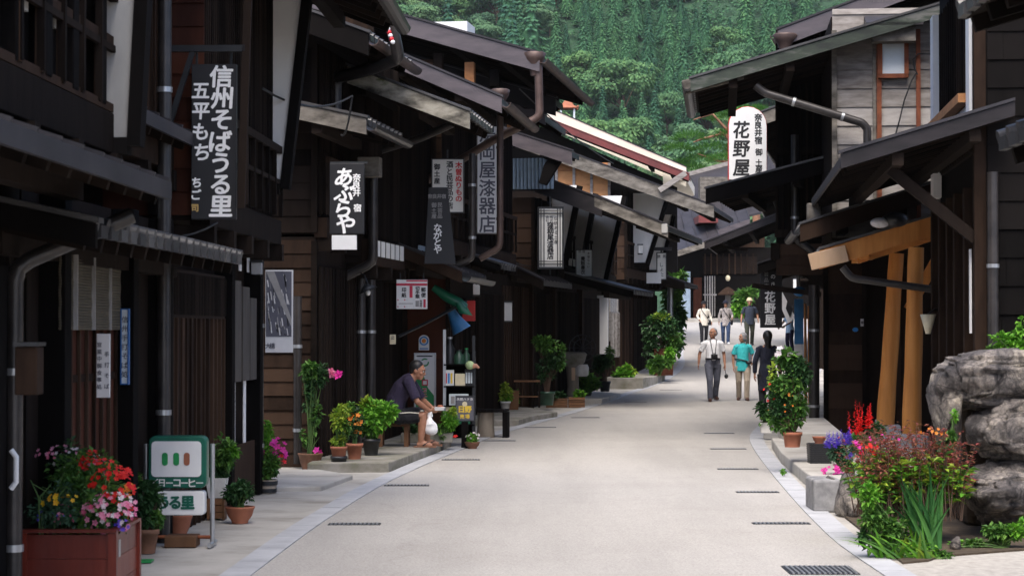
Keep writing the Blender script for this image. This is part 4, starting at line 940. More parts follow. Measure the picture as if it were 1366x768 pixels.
# the far house turns to face down the street: its front is built straight across
def fbox(mb, px0, px1, py0, py1, Y, d, m):
    a, b = P(px0, py1, Y), P(px1, py0, Y); mb.box(a.x, b.x, Y, Y + d, a.z, b.z, m)
def fput(mb, name, root, parent=None):
    o = mb.build(name, parent or root); o.matrix_parent_inverse = Matrix.Identity(4)
    if parent is None: o.location = -root.location
    return o
root = K.root; 
for c in list(root.children): bpy.data.objects.remove(c)
root.location = (10.5, 105, gz(105)); root.rotation_euler = (0, 0, 0)
mb = MB(); fbox(mb, 904, 1110, 330, 428, 105, 6, 'black_wood'); fput(mb, 'wall', root)
mb = MB(); fbox(mb, 925, 936, 370, 424, 104.9, .08, 'red_brown_wood'); fput(mb, 'door', root)
mb = MB()
for i in range(5): fbox(mb, 940 + i * 3.2, 941.4 + i * 3.2, 368, 422, 104.9, .06, 'gray_wood')
fbox(mb, 938, 956, 392, 394, 104.88, .06, 'gray_wood'); fput(mb, 'lattice', root)
mb = MB(); fbox(mb, 906, 921, 362, 424, 104.8, .1, 'corrugated_blue'); fput(mb, 'pale_sheet', root)
mb = MB(); fbox(mb, 938, 1010, 342, 365, 104.9, .06, 'dark_wood')
for i in range(9): fbox(mb, 940 + i * 8, 941.5 + i * 8, 338, 366, 104.85, .06, 'brown_wood')
fput(mb, 'upper_lattice', root)
def froof(px0, pyf0, px1, pyf1, rise, Y0, Y1, m, fm, fh, name):
    a, b = P(px0, pyf0, Y0), P(px1, pyf1, Y0); mb = MB()
    mb.hexa([(a.x, Y0, a.z - .03), (b.x, Y0, b.z - .03), (b.x, Y1, b.z + rise - .03), (a.x, Y1, a.z + rise - .03), (a.x, Y0, a.z + .06), (b.x, Y0, b.z + .06), (b.x, Y1, b.z + rise + .06), (a.x, Y1, a.z + rise + .06)], m)
    n = int((b.x - a.x) / .45)
    for i in range(n + 1):
        t = i / n; x = a.x + (b.x - a.x) * t; z = a.z + (b.z - a.z) * t; mb.bar((x, Y0, z + .08), (x, Y1, z + rise + .08), .05, .05, m)
    o = fput(mb, name, root); f = MB(); f.hexa([(a.x, Y0 - .08, a.z - fh), (b.x, Y0 - .08, b.z - fh), (b.x, Y0 - .003, b.z - fh), (a.x, Y0 - .003, a.z - fh), (a.x, Y0 - .08, a.z + .07), (b.x, Y0 - .08, b.z + .07), (b.x, Y0 - .003, b.z + .07), (a.x, Y0 - .003, a.z + .07)], fm)
    q = f.build('fascia', o)
    return o
froof(904, 336, 960, 318, 1.0, 102, 105.2, 'metal_roof', 'weathered_board', .22, 'lower_roof')
froof(918, 322, 1000, 294, 2.3, 103.6, 110, 'metal_roof', 'fascia_metal', .35, 'roof')
mb = MB(); fbox(mb, 930, 1020, 300, 332, 105, 5, 'brown_wood'); fput(mb, 'upper_floor', root)
mb = MB(); a, b = P(918, 243, 112), P(1035, 205, 112)
mb.hexa([(a.x - 1, 112, a.z), (b.x, 112, b.z), (b.x, 106, b.z - 3.2), (a.x - 1, 106, a.z - 3.0), (a.x - 1, 112, a.z + .1), (b.x, 112, b.z + .1), (b.x, 106, b.z - 3.1), (a.x - 1, 106, a.z - 2.9)], 'metal_roof'); mb.bar((a.x - 1, 112, a.z + .15), (b.x, 112, b.z + .15), .3, .22, 'gray_wood')
for i in range(5):
    t = (i + .5) / 5; mb.bar((a.x + (b.x - a.x) * t, 112, a.z + (b.z - a.z) * t + .14), (a.x + (b.x - a.x) * t, 106, a.z + (b.z - a.z) * t - 3.0), .06, .05, 'metal_roof')
fput(mb, 'high_roof', root)
mb = MB(); fbox(mb, 934, 1034, 236, 270, 108, 1.2, 'weathered_board'); fput(mb, 'gable_boards', root)
mb = MB(); fbox(mb, 932, 958, 287, 297, 103.3, 3, 'red_roof'); fput(mb, 'red_ridge', root)
mb = MB(); mb.ell(P(971, 371, 104.4), (.12, .12, .15), 'cream', 10, 8); fput(mb, 'round_lamp', root)
mb = MB(); a = P(971, 392, 103); mb.lathe([(.5, -.05), (.5, 0), (.25, .22), (.06, .34)], 'brown_wood', 4, tuple(a), False); mb.box(a.x - .12, a.x + .12, a.y - .12, a.y + .12, a.z - .8, a.z - .05, 'gray_plank')
o = fput(mb, 'porch_lantern', root)
# ================================================================ hanging signs, lanterns and notices
def sign(name, label, box, Y, board, cols=(), cat='sign', group='shop signs hung over the street', t=.06, frame=None, fw=2.0, fm='black_wood', shape=None, yaw=0, extra=None, hook=None, hm='iron', edge=None):
    x0, y0, x1, y1 = box; k = Y / FPX; cx, cy = (x0 + x1) / 2, (y0 + y1) / 2
    root = tag(empty(name, P(cx, cy, Y), yaw), label, cat, group)
    X = lambda px: (px - cx) * k
    Z = lambda py: (cy - py) * k
    mb = MB()
    if shape: mb.prism([(X(a), Z(b)) for a, b in shape], 'y', -t / 2, t / 2, board)
    else: mb.box(X(x0), X(x1), -t / 2, t / 2, Z(y1), Z(y0), board)
    mb.build('board', root, bevel=.004)
    if frame:
        mb = MB(); f = fw * k
        if shape:
            q = [Vector((X(a), 0, Z(b))) for a, b in shape]; n = len(q)
            for i in range(n): mb.bar(q[i], q[(i + 1) % n], f, t + .02, frame, (0, 1, 0)) if False else mb.tube([q[i], q[(i + 1) % n]], f * .6, frame, 6)
        else:
            mb.box(X(x0) - f / 2, X(x0) + f, -t / 2 - .012, t / 2 + .012, Z(y1) - f / 2, Z(y0) + f / 2, frame); mb.box(X(x1) - f, X(x1) + f / 2, -t / 2 - .012, t / 2 + .012, Z(y1) - f / 2, Z(y0) + f / 2, frame)
            mb.box(X(x0) + f, X(x1) - f, -t / 2 - .012, t / 2 + .012, Z(y0) - f, Z(y0) + f / 2, frame); mb.box(X(x0) + f, X(x1) - f, -t / 2 - .012, t / 2 + .012, Z(y1) - f / 2, Z(y1) + f, frame)
        mb.build('frame', root)
    by = {}
    for c in cols:
        text, cxp, a, b, size, m = c[:6]; o = c[6] if len(c) > 6 else {}
        mb = by.setdefault(m, MB())
        if o.get('row'): row(mb, text, X(a), X(b), Z(cxp), size * k, m, -t / 2 - .004, o.get('bold', .012), o.get('wide', 1))
        elif o.get('turn'):
            n = len(text)
            for i, ch in enumerate(text): put_glyph(mb, ch, X(cxp), Z(a + (b - a) * (i + .5) / n), size * k, m, -t / 2 - .004, o.get('bold', .02), 1, R(-90))
        else: column(mb, text, X(cxp), Z(a), Z(b), size * k, m, -t / 2 - .004, o.get('bold', .02), o.get('wide', 1), o.get('lean', 0), o.get('jit', 0) * k, len(text))
    for m, mb in by.items(): mb.build('lettering', root, recalc=False)
    if extra: extra(root, X, Z, k, t)
    if hook:
        for (a, b, c, d, w_) in hook: mb = MB(); mb.bar((X(a), 0, Z(b)), (X(c), 0, Z(d)), w_ * k, w_ * k, hm, (0, 1, 0)); mb.build('hanger', root)
    return root
BR = dict(bold=.034)
sign('hanging_sign', 'tall black soba sign with brush written white characters in two columns', (256, 86, 316, 293), 16.75, 'sign_black',
     [('信州そばうる里', 296, 88, 290, 31, 'lettering_white', dict(bold=.03, wide=1.05, jit=1.2, lean=.06)), ('五平もち', 269, 108, 217, 25, 'lettering_white', dict(bold=.03, jit=1, lean=.06)), ('ちご', 263, 236, 268, 15, 'lettering_white', dict(bold=.04)), ('司', 261, 271, 285, 11, 'gold', BR)],
     hook=[(262, 64, 262, 86, 3), (308, 64, 308, 86, 3)])
def white_foot(root, X, Z, k, t):
    mb = MB(); mb.box(X(443), X(476), -.03, .03, Z(333), Z(314), 'paint_white'); mb.build('lower_panel', root)
sign('hanging_sign', 'black sign with four large white hiragana and a white panel at its foot', (440, 216, 486, 332), 23.3, 'sign_black',
     [('あぶらや', 460, 226, 310, 27, 'lettering_white', dict(bold=.032, lean=.18, jit=1.5)), ('奈良井', 476, 232, 262, 11, 'lettering_white', dict(bold=.03)), ('宿', 477, 271, 284, 11, 'lettering_white', dict(bold=.03))],
     shape=[(440, 218), (486, 218), (486, 312), (440, 312)], extra=white_foot, hook=[(440, 217, 490, 217, 3)])
sign('hanging_sign', 'small white sign with red and black columns half hidden by a drainpipe', (576, 212, 619, 284), 30.6, 'sign_white',
     [('木曽ぬりもの', 612, 216, 270, 9.5, 'ink_red', dict(bold=.03)), ('酒と民芸品の店', 600, 215, 279, 9.5, 'ink', dict(bold=.03)), ('御土産', 583, 218, 246, 8.5, 'ink', BR)], frame='paint_black', fw=1, hook=[(597, 200, 597, 212, 2)])
sign('hanging_sign', 'dark tapered wooden sign with small dim columns above a white hiragana name', (568, 250, 608, 352), 28.9, 'sign_black',
     [('奈良井宿', 262, 571, 595, 6.5, 'ink_dim', dict(row=1, bold=.02)), ('民芸品', 587, 270, 292, 7, 'ink_dim', dict(bold=.02)), ('御土産', 579, 270, 292, 7, 'ink_dim', dict(bold=.02)), ('ながとや', 584, 299, 338, 11.5, 'lettering_white', dict(bold=.03, lean=.1))],
     shape=[(572, 250), (597, 250), (608, 352), (566, 352)])
sign('hanging_sign', 'tallest white sign with large grey lacquer shop characters beside the copper downpipe', (636, 166, 664, 312), 36.0, 'paint_white',
     [('湯岡屋漆器店', 650, 167, 311, 24, 'ink_gray', dict(bold=.02, wide=.95))], frame='weathered_board', fw=1)
def bars(root, X, Z, k, t):
    mb = MB()
    for x in (721.5, 725.5, 743.5, 747): mb.box(X(x) - .009, X(x) + .009, -.17, -.158, Z(356), Z(279), 'paint_black')
    for y in (281.5, 285.5, 349, 352.5): mb.box(X(718), X(750), -.185, -.172, Z(y) - .009, Z(y) + .009, 'paint_black')
    mb.build('bars', root)
sign('lantern_sign', 'boxed white lantern sign with black bars and a column of brush characters', (718, 277, 751, 358), 42.3, 'sign_white',
     [('窪柳尾漆器店', 734, 297, 346, 9.2, 'ink', dict(bold=.03)), ('伝統ある土産', 741.5, 289, 326, 5.6, 'ink', dict(bold=.01)), ('株式', 735.5, 288, 297, 4.6, 'ink', dict(bold=.01)), ('会社', 730, 288, 297, 4.6, 'ink', dict(bold=.01))],
     t=.3, frame='paint_black', fw=1.4, extra=bars, hook=[(734, 262, 734, 277, 2), (734, 358, 734, 366, 2)])
sign('hanging_sign', 'small pale blue sign with black characters hung under the wing walls', (768, 333, 790, 369), 46.5, 'sign_pale',
     [('豊飯豊衣', 777.5, 342, 366, 6.2, 'ink', dict(bold=.03)), ('木曽ならい', 785, 336, 358, 3.8, 'ink', dict(bold=.01)), ('民宿', 335.5, 771, 781, 4, 'ink', dict(row=1, bold=.01))], frame='paint_black', fw=.8, t=.1, hook=[(779, 322, 779, 333, 1.5)])
def cap(root, X, Z, k, t):
    mb = MB(); mb.box(X(872), X(896), -.16, .16, Z(334), Z(330), 'metal_roof'); mb.build('cap', root)
sign('hanging_sign', 'narrow white sign under a small flat hood at the bend', (876, 337, 889, 373), 60.5, 'sign_white',
     [('しょた', 882.5, 350, 369, 6, 'ink', dict(bold=.01)), ('旅 民', 342, 877, 888, 4.5, 'ink', dict(row=1, bold=.02))], frame='paint_black', fw=.8, extra=cap, hook=[(882, 330, 882, 337, 2)])
def stamps(root, X, Z, k, t):
    mb = MB(); y = -t / 2 - .004
    for a, b, m in ((531, 540, 'sign_red'), (543, 552, 'sign_pale')):
        for q in ((a, 400), (b, 400), (a, 409), (b, 409)): mb.disc((X(q[0]), y, Z(q[1])), (0, -1, 0), 1.3 * k, m, 3)
    mb.box(X(532), X(551), y, y + .002, Z(405.3), Z(404.3), 'ink_dim'); mb.box(X(554.5), X(559), y, y + .002, Z(409), Z(401), 'ink_dim'); mb.box(X(565), X(568), y, y + .002, Z(410), Z(399), 'sign_red')
    mb.build('stamp_marks', root)
    mb = MB(); mb.box(X(529), X(570), y, y + .003, Z(381), Z(378), 'sign_red'); mb.box(X(546.5), X(550.5), y, y + .003, Z(397), Z(381.2), 'sign_red'); mb.box(X(542), X(570), y, y + .003, Z(375.5), Z(373.5), 'sign_red'); mb.build('red_bands', root)
sign('postal_sign', 'white and crimson postage stamp sign hung above the seated man', (529, 373, 570, 412), 29.0, 'paint_white',
     [('郵便', 565, 383, 397, 6.5, 'ink', dict(bold=.04)), ('切手類', 557, 382, 398, 5.8, 'ink', dict(bold=.04)), ('印紙', 539, 383, 397, 6.5, 'ink', dict(bold=.04)), ('売捌所', 561.5, 400, 410, 3.4, 'ink', dict(bold=.03))],
     extra=stamps, hook=[(534, 364, 534, 373, 1.5), (565, 364, 565, 373, 1.5)])
def rings(root, X, Z, k, t):
    y = -t / 2 - .003; mb = MB()
    for r, m, d in ((6.2, 'sign_blue', 0), (4.1, 'paint_white', .003), (2.9, 'orange_paint', .006)): mb.disc((X(565.5), y - d, Z(454.5)), (0, -1, 0), r * k, m, 20)
    mb.box(X(560), X(571), y - .001, y, Z(465.5), Z(464), 'sign_blue'); mb.build('ring_emblem', root)
q = [(558.5, 467), (558.5, 453)] + [(565.5 - 7 * math.cos(math.pi * i / 8), 453 - 6.5 * math.sin(math.pi * i / 8)) for i in range(1, 8)] + [(572.5, 453), (572.5, 467)]
sign('plaque', 'small round topped white plaque with blue ring and orange centre on the brown boards', (558, 446, 573, 467), 31.2, 'paint_white', [], cat='plaque', group=None, t=.02, shape=q, extra=rings)
def film(root, X, Z, k, t):
    y = -t / 2 - .003; mb = MB(); pr = lambda p, m, d=0: mb.prism([(X(a), Z(b)) for a, b in p], 'y', y - d, y - d + .002, m)
    pr([(555, 500), (579, 500), (579, 542), (555, 542)], 'green_paint'); pr([(565, 499), (579, 499), (579, 527), (571, 517)], 'paint_white', .003)
    for r, m, d in ((5.5, 'green_paint', .003), (3.6, 'paint_white', .006)): mb.disc((X(567), y - d, Z(483)), (0, -1, 0), r * k, m, 18)
    pr([(556, 482), (578, 478), (578, 481), (556, 485)], 'paint_white', .008); mb.box(X(556), X(577), y - .004, y - .002, Z(475.5), Z(474), 'ink'); pr([(563, 506), (571, 506), (571, 514), (563, 514)], 'sign_red', .007); pr([(564.5, 507.5), (569.5, 507.5), (569.5, 512.5), (564.5, 512.5)], 'paint_white', .009)
    mb.build('green_field', root)
    mb = MB(); n = 'FUJICOLOR'
    for i, ch in enumerate(n[:6]): put_glyph(mb, ch, X(566.5), Z(519 + i * 4.4), 7 * k, 'paint_white', y - .011, .075, 1, R(-90)); put_glyph(mb, ch, X(566.5), Z(519 + i * 4.4), 7 * k, 'ink_red', y - .014, .03, 1, R(-90))
    mb.build('lettering', root, recalc=False)
sign('film_sign', 'tall white and green film sign with red lettering behind the seated man', (553, 471, 581, 546), 30.9, 'paint_white', [], cat='sign', group=None, t=.1, frame='steel', fw=1, extra=film)
q = [(972, 240), (972, 168)] + [(997 - 25 * math.cos(math.pi * i / 10), 168 - 25 * math.sin(math.pi * i / 10)) for i in range(1, 10)] + [(1022, 168), (1022, 240)]
sign('hanging_sign', 'white round topped inn sign with dark red rim high under the right eaves', (972, 143, 1022, 240), 36.5, 'paint_white',
     [('花野屋', 988.5, 161, 237, 24, 'ink', dict(bold=.03, wide=.95, lean=.08)), ('奈良井宿', 1011, 152, 193, 10.5, 'ink', dict(bold=.035)), ('御', 1011.5, 198, 209, 10, 'ink', dict(bold=.03)), ('土産', 1011.5, 213, 231, 10, 'ink', dict(bold=.03))],
     shape=q, frame='lacquer_red', fw=2.0, t=.14)
sign('hanging_sign', 'black inn sign with white brush characters hung low over the woman in black', (1014, 361, 1043, 437), 38.5, 'sign_black',
     [('花野屋', 1027, 388, 434, 15, 'lettering_white', dict(bold=.03)), ('のき', 1031, 364, 384, 7, 'lettering_white', dict(bold=.01)), ('芸品店', 1022, 362, 385, 6.5, 'ink_dim', dict(bold=.015))], hook=[(1014, 361, 1043, 361, 2), (1028, 345, 1028, 361, 2)])
# poster and notices
def picture(root, X, Z, k, t):
    y = -t / 2 - .003; mb = MB(); rg = random.Random(3)
    mb.box(X(355), X(389), y, y + .002, Z(449), Z(362), 'ink_gray')
    for i in range(60):
        a, b = rg.uniform(356, 386), rg.uniform(364, 446); l = rg.uniform(3, 16); d = rg.choice([.3, -.5, 1.4]); mb.bar((X(a), y - .001, Z(b)), (X(min(388, a + 1.5)), y - .001, Z(min(447, b + l))), rg.uniform(.4, 1.6) * k, .002, rg.choice(['paper', 'ink', 'paper', 'ink_dim']), (0, 1, 0))
    mb.prism([(X(355), Z(362)), (X(366), Z(362)), (X(389), Z(425)), (X(389), Z(436))], 'y', y - .004, y - .002, 'ink_dim')
    mb.build('print', root)
sign('poster', 'tall monochrome poster pinned on the dark boarded side wall', (354, 360, 391, 470), 22.5, 'paper', [('大橋', 461, 355, 366, 8, 'ink_gray', dict(row=1, bold=.02))], cat='poster', group=None, t=.015, extra=picture)
sign('notice_strip', 'pair of white paper notices with vertical writing beside the brown door', (129, 445, 147, 530), 14.0, 'paper', [('営業中御食事処', 133, 455, 520, 7, 'ink_gray', {}), ('手打そば', 143, 465, 522, 7, 'ink_gray', {})], cat='notice', group=None, t=.02)
sign('notice_board', 'narrow pale blue lettered board on the dark post', (162, 412, 172, 512), 14.9, 'sign_pale', [('信州手打そば処', 167, 420, 505, 9, 'ink_gray', {})], cat='notice', group=None, t=.03, frame='plastic_blue', fw=1)
# bamboo blind hanging under the shop eave
mb = MB(); a, b = P(84, 440, 13.0), P(160, 350, 14.9)
n = 26
for i in range(n):
    z = a.z + (b.z - a.z) * (i + .5) / n; w_ = .002 * math.sin(i * .9)
    mb.tube([(a.x + w_ - .02, a.y, z), (b.x + w_, b.y, z)], (b.z - a.z) / n * .52, 'olive_cloth', 5)
for t in (.2, .5, .8): mb.box(a.x + (b.x - a.x) * t - .01, a.x + (b.x - a.x) * t + .02, a.y + (b.y - a.y) * t - .03, a.y + (b.y - a.y) * t - .02, a.z, b.z, 'ink_dim')
tag(mb.build('hanging_blind'), 'faded olive blind hanging in the shop entrance under the tiled eave', 'blind')
# ---- standing coffee sign
g = G(277, 728); t = tag(empty('standing_sign', g), 'green framed coffee sign on grey legs standing among the pots', 'sign'); k = g.y / FPX
X = lambda px: (px - 277) * k
Z = lambda py: (728 - py) * k
def rrect(x0, x1, z0, z1, r, n=5):
    o = []
    for cx_, cz_, a0 in ((x1 - r, z1 - r, 0), (x0 + r, z1 - r, 90), (x0 + r, z0 + r, 180), (x1 - r, z0 + r, 270)):
        for i in range(n + 1): a = R(a0 + 90 * i / n); o.append((cx_ + r * math.cos(a), cz_ + r * math.sin(a)))
    return o
mb = MB(); mb.prism(rrect(X(200), X(277), Z(650), Z(581), .05), 'y', -.07, .07, 'coffee_green'); mb.build('frame', t, bevel=.01)
mb = MB(); mb.prism(rrect(X(204), X(270), Z(635), Z(588), .03), 'y', -.078, -.069, 'paint_white'); mb.build('face', t)
mb = MB()
for i, (ch, s_) in enumerate(zip('イ日ーコーヒー', (13, 11, 11, 13, 11, 13, 11))): put_glyph(mb, ch, X(208 + i * 10), Z(643), s_ * k, 'sign_white', -.076, .03, 1)
mb.build('lettering', t, recalc=False)
mb = MB(); mb.prism(rrect(X(204), X(274), Z(686), Z(654), .025), 'y', -.06, .06, 'paint_white'); p = mb.build('lower_face', t, bevel=.006)
mb = MB()
for ch, x in (('う', 220), ('る', 235), ('里', 252)): put_glyph(mb, ch, X(x), Z(669), 19 * k, 'coffee_green', -.068, .05)
mb.build('lettering', p, recalc=False)
mb = MB(); mb.tube([(X(277) + .035, 0, 0), (X(277) + .035, 0, Z(592))], .018, 'steel', 8); mb.tube([(X(200) - .03, 0, 0), (X(200) - .03, 0, Z(592))], .018, 'steel', 8)
mb.tube([(X(277) + .035, -.16, .02), (X(277) + .035, .16, .02)], .02, 'steel', 8); mb.tube([(X(200) - .03, -.16, .02), (X(200) - .03, .16, .02)], .02, 'steel', 8); mb.tube([(X(200) - .03, 0, .07), (X(277) + .035, 0, .07)], .014, 'rust', 8); mb.build('stand', t)
mb = MB(); mb.box(X(222), X(264), -.1, .12, .0, .085, 'box_wood'); mb.build('weight', t, bevel=.006)
# three simple coloured shapes stand for the printed picture on the sign face
mb = MB()
for x, m1 in ((222, 'green_paint'), (237, 'green_paint'), (251, 'terracotta')): mb.prism(rrect(X(x) - .022, X(x) + .022, Z(620), Z(603), .02), 'y', -.082, -.0785, m1)
mb.build('print', t)
# ---- small lamps and boxes on the fronts
def lampbox(px0, py0, px1, py1, Y, label, m='sign_white'):
    k = Y / FPX; a = P((px0 + px1) / 2, (py0 + py1) / 2, Y); w_, h_ = (px1 - px0) * k / 2, (py1 - py0) * k / 2
    t = tag(empty('wall_lantern', a), label, 'lantern', 'small white lantern boxes on the fronts')
    mb = MB(); mb.box(-w_, w_, -w_, w_, -h_, h_, m); mb.build('shade', t, bevel=.01); mb = MB(); mb.box(-w_ * 1.25, w_ * 1.25, -w_ * 1.25, w_ * 1.25, h_ + .002, h_ + .03, 'paint_black'); mb.box(-w_ * 1.1, w_ * 1.1, -w_ * 1.1, w_ * 1.1, -h_ - .03, -h_ - .002, 'paint_black'); mb.build('cap', t); return t
lampbox(666, 265, 675, 277, 40.5, 'small square white lantern beside the tallest white sign')
lampbox(672, 403, 683, 428, 41.2, 'white lantern box with grey bracket on the post of the long dark house')
lampbox(631, 376, 640, 393, 33.0, 'small pale lantern hung under the shop eave by the red box')
lampbox(1058, 372, 1062, 384, 60, 'tiny white lantern far along the right fronts')
lampbox(851, 327, 857, 338, 57.5, 'tiny white lamp under the far wing wall')
# red box sign
sign('box_sign', 'bright red box sign fixed to a post beside the rolled awnings', (617, 401, 634, 428), 33.5, 'lacquer_red', [], cat='sign', group=None, t=.2)
# rolled awnings on a pole
t = tag(empty('rolled_awning', P(612, 395, 30.5)), 'green canvas awning rolled on its slanting pole', 'awning', 'rolled awnings at the little shop'); o0 = t.location
mb = MB(); q = [P(*p, 30.5) - o0 for p in ((578, 383), (595, 395), (612, 404), (622, 410))]; mb.tube(q, [.05, .075, .08, .05], 'vinyl_green', 9); mb.build('canvas', t)
mb = MB(); q = [P(*p, 30.4) - o0 for p in ((611, 404), (617, 413), (627, 418), (621, 409))]; mb.tube(q, [.05, .07, .05, .02], 'vinyl_green', 8); mb.build('loose_end', t)
mb = MB(); mb.tube([P(531, 449, 29.2) - o0, P(570, 430, 30) - o0, P(622, 402, 30.6) - o0], .022, 'iron', 7); mb.build('pole', t)
t = tag(empty('rolled_awning', P(610, 430, 30.6)), 'blue canvas roll hanging down below the green awning', 'awning', 'rolled awnings at the little shop'); o0 = t.location
mb = MB(); q = [P(*p, 30.6) - o0 for p in ((601, 413), (607, 425), (616, 441))]; mb.tube(q, [.06, .09, .15], 'vinyl_blue', 9); mb.build('canvas', t)
# ================================================================ pots, plants, rocks
def clump(mb, c, r, m, n, ls, rg, wide=.6, out=.6, shell=.55, gap=0):
    """leaves spread through an uneven ellipsoid made of several sub-clumps"""
    subs = []
    for _ in range(max(3, int(n / 45))):
        d = Vector((rg.gauss(0, 1), rg.gauss(0, 1), rg.gauss(0, 1))).normalized(); q = rg.uniform(.25, .95)
        subs.append((Vector((c[0] + d.x * r[0] * q * .75, c[1] + d.y * r[1] * q * .75, c[2] + d.z * r[2] * q * .8)), rg.uniform(.28, .5)))
    for _ in range(n):
        s, q = rg.choice(subs); d = Vector((rg.gauss(0, 1), rg.gauss(0, 1), rg.gauss(.1, 1))).normalized()
        e = rg.uniform(shell, 1) * q; p = s + Vector((d.x * r[0] * e, d.y * r[1] * e, d.z * r[2] * e))
        dr = d * out + Vector((rg.uniform(-.6, .6), rg.uniform(-.6, .6), rg.uniform(-.5, .3))); l = ls * rg.uniform(.6, 1.35)
        mb.leaf(p, dr, Vector((rg.uniform(-.4, .4), rg.uniform(-.4, .4), 1)), l, l * wide, m)
def blooms(mb, c, r, m, n, sz, rg, up=False):
    for _ in range(n):
        d = Vector((rg.gauss(0, 1), rg.gauss(-.35, 1), rg.gauss(.35, .8))).normalized(); e = rg.uniform(.75, 1.08)
        p = Vector((c[0] + d.x * r[0] * e, c[1] + d.y * r[1] * e, c[2] + d.z * r[2] * e)); nn = (d + Vector((0, -.7, .4))).normalized(); s_ = sz * rg.uniform(.7, 1.25)
        a = nn.orthogonal().normalized(); b = nn.cross(a); k = 5; t0 = rg.uniform(0, 6)
        vs = [p]; fs = []
        for i in range(k):
            t = t0 + 6.283 * i / k; e1 = a * math.cos(t) + b * math.sin(t); t2 = t + .55; e0 = a * math.cos(t - .55) + b * math.sin(t - .55); e2 = a * math.cos(t2) + b * math.sin(t2)
            j = len(vs); vs += [p + e0 * s_ * .38 + nn * s_ * .1, p + e1 * s_ * .55 + nn * s_ * .16, p + e2 * s_ * .38 + nn * s_ * .1]; fs += [(0, j, j + 1), (0, j + 1, j + 2)]
        mb.add(vs, fs, m)
def spikes(mb, c, n, h, m, rg, spread, sz=.025):
    for _ in range(n):
        x, y = c[0] + rg.uniform(-1, 1) * spread, c[1] + rg.uniform(-1, 1) * spread; l = rg.uniform(-.1, .1)
        hh = h * rg.uniform(.7, 1.15)
        for i in range(26):
            t = i / 26; a = rg.uniform(0, 6.28); q = sz * (1.3 - t)
            mb.leaf((x + l * t * hh, y, c[2] + hh * t), (math.cos(a), math.sin(a), .5), (0, 0, 1), q * 1.7, q, m)
def pot_mesh(kind, rt, rb, h, m):
    mb = MB()
    if kind == 'box': mb.hexa([(-rb, -rb * .8, 0), (rb, -rb * .8, 0), (rb, rb * .8, 0), (-rb, rb * .8, 0), (-rt, -rt * .8, h), (rt, -rt * .8, h), (rt, rt * .8, h), (-rt, rt * .8, h)], m); mb.box(-rt * 1.06, rt * 1.06, -rt * .86, rt * .86, h + .001, h + .02, m); mb.box(-rt * .9, rt * .9, -rt * .7, rt * .7, h + .021, h + .026, 'soil')
    elif kind == 'tub':
        mb.lathe([(rb, 0), (rt, h), (rt * .9, h), (rt * .88, h * .9)], m, 16)
        for z in (.2, .75): r_ = rb + (rt - rb) * z; mb.lathe([(r_ + .006, h * z - .02), (r_ + .008, h * z + .02)], 'iron', 16)
        mb.lathe([(.01, h * .9), (rt * .87, h * .905)], 'soil', 16)
    else:
        if kind == 'bowl': prof = [(rb, 0), (rb * 1.02, .02), (rt * .86, h * .45), (rt * .97, h * .8), (rt * 1.05, h * .92), (rt * 1.05, h), (rt * .93, h), (rt * .9, h * .88)]
        else: prof = [(rb, 0), (rt * .93, h * .78), (rt * 1.03, h * .79), (rt * 1.05, h), (rt * .93, h), (rt * .9, h * .88)]
        mb.lathe(prof, m, 22); mb.lathe([(.01, h * .89), (rt * .89, h * .885)], 'soil', 16)
    return mb
SEED = [100]
def plant(label, px, py, pot=None, fol=(), flo=(), stems=0, name='potted_plant', cat='potted plant', group='potted plants along the fronts', z=0, at=None, extra=None, spk=(), stem_m='stem_green'):
    """px, py: where the pot stands in the photo; fol: (cx, cy, rx, ry, leaf material, count, leaf length) in photo pixels"""
    SEED[0] += 1; rg = random.Random(SEED[0])
    g = Vector(at) if at else G(px, py)
    if z:                                                          # standing on a step of height z: slide along the sight line
        for _ in range(12): t = (EYE - gz(g.y) - z) / (EYE - (EYE + ray(px, py).z / ray(px, py).y * g.y * 0 + gz(g.y))) if False else 1
        d = ray(px, py); lo, hi = 3.0, 150.0
        for _ in range(50):
            m_ = (lo + hi) / 2
            if EYE + d.z * m_ / d.y > gz(m_) + z: lo = m_
            else: hi = m_
        g = P(px, py, lo)
    k = g.y / FPX; t = tag(empty(name, g), label, cat, group); pz = 0
    if pot:
        kind, wt, wb, h, m = pot; pot_mesh(kind, wt * k / 2, wb * k / 2, h * k, m).build('pot', t); pz = h * k * .88
    X = lambda x: (x - px) * k
    Z = lambda y: (py - y) * k
    if fol:
        mb = MB()
        for (cx, cy, rx, ry, m, n, ls) in fol: clump(mb, (X(cx), 0, Z(cy)), (rx * k, min(rx, ry) * k * .9, ry * k), m, n, ls, rg)
        mb.build('foliage', t, recalc=False)
        sm = MB()
        for (cx, cy, rx, ry, m, n, ls) in fol:
            for _ in range(max(3, int(n / 40))):
                a = (X(px) + rg.uniform(-.3, .3) * (pot[1] * k / 2 if pot else .1), rg.uniform(-.03, .03), pz * .9); e = (X(cx) + rg.uniform(-.7, .7) * rx * k, rg.uniform(-.6, .6) * rx * k, Z(cy) + rg.uniform(-.5, .6) * ry * k)
                mid = ((a[0] * .6 + e[0] * .4), a[1] * .5 + e[1] * .5, (a[2] * .4 + e[2] * .6)); sm.tube([a, mid, e], [.008, .006, .003], stem_m, 5, False)
        sm.build('stems', t)
    by = {}
    for (cx, cy, rx, ry, m, n, sz) in flo: blooms(by.setdefault(m, MB()), (X(cx), 0, Z(cy)), (rx * k, rx * k * .8, ry * k), m, n, sz, rg)
    for (cx, cy, n, h, m, sp) in spk: spikes(by.setdefault(m, MB()), (X(cx), 0, Z(cy)), n, h * k, m, rg, sp * k)
    for m, mb in by.items(): mb.build('blossoms', t, recalc=False)
    if extra: extra(t, X, Z, k, rg)
    return t
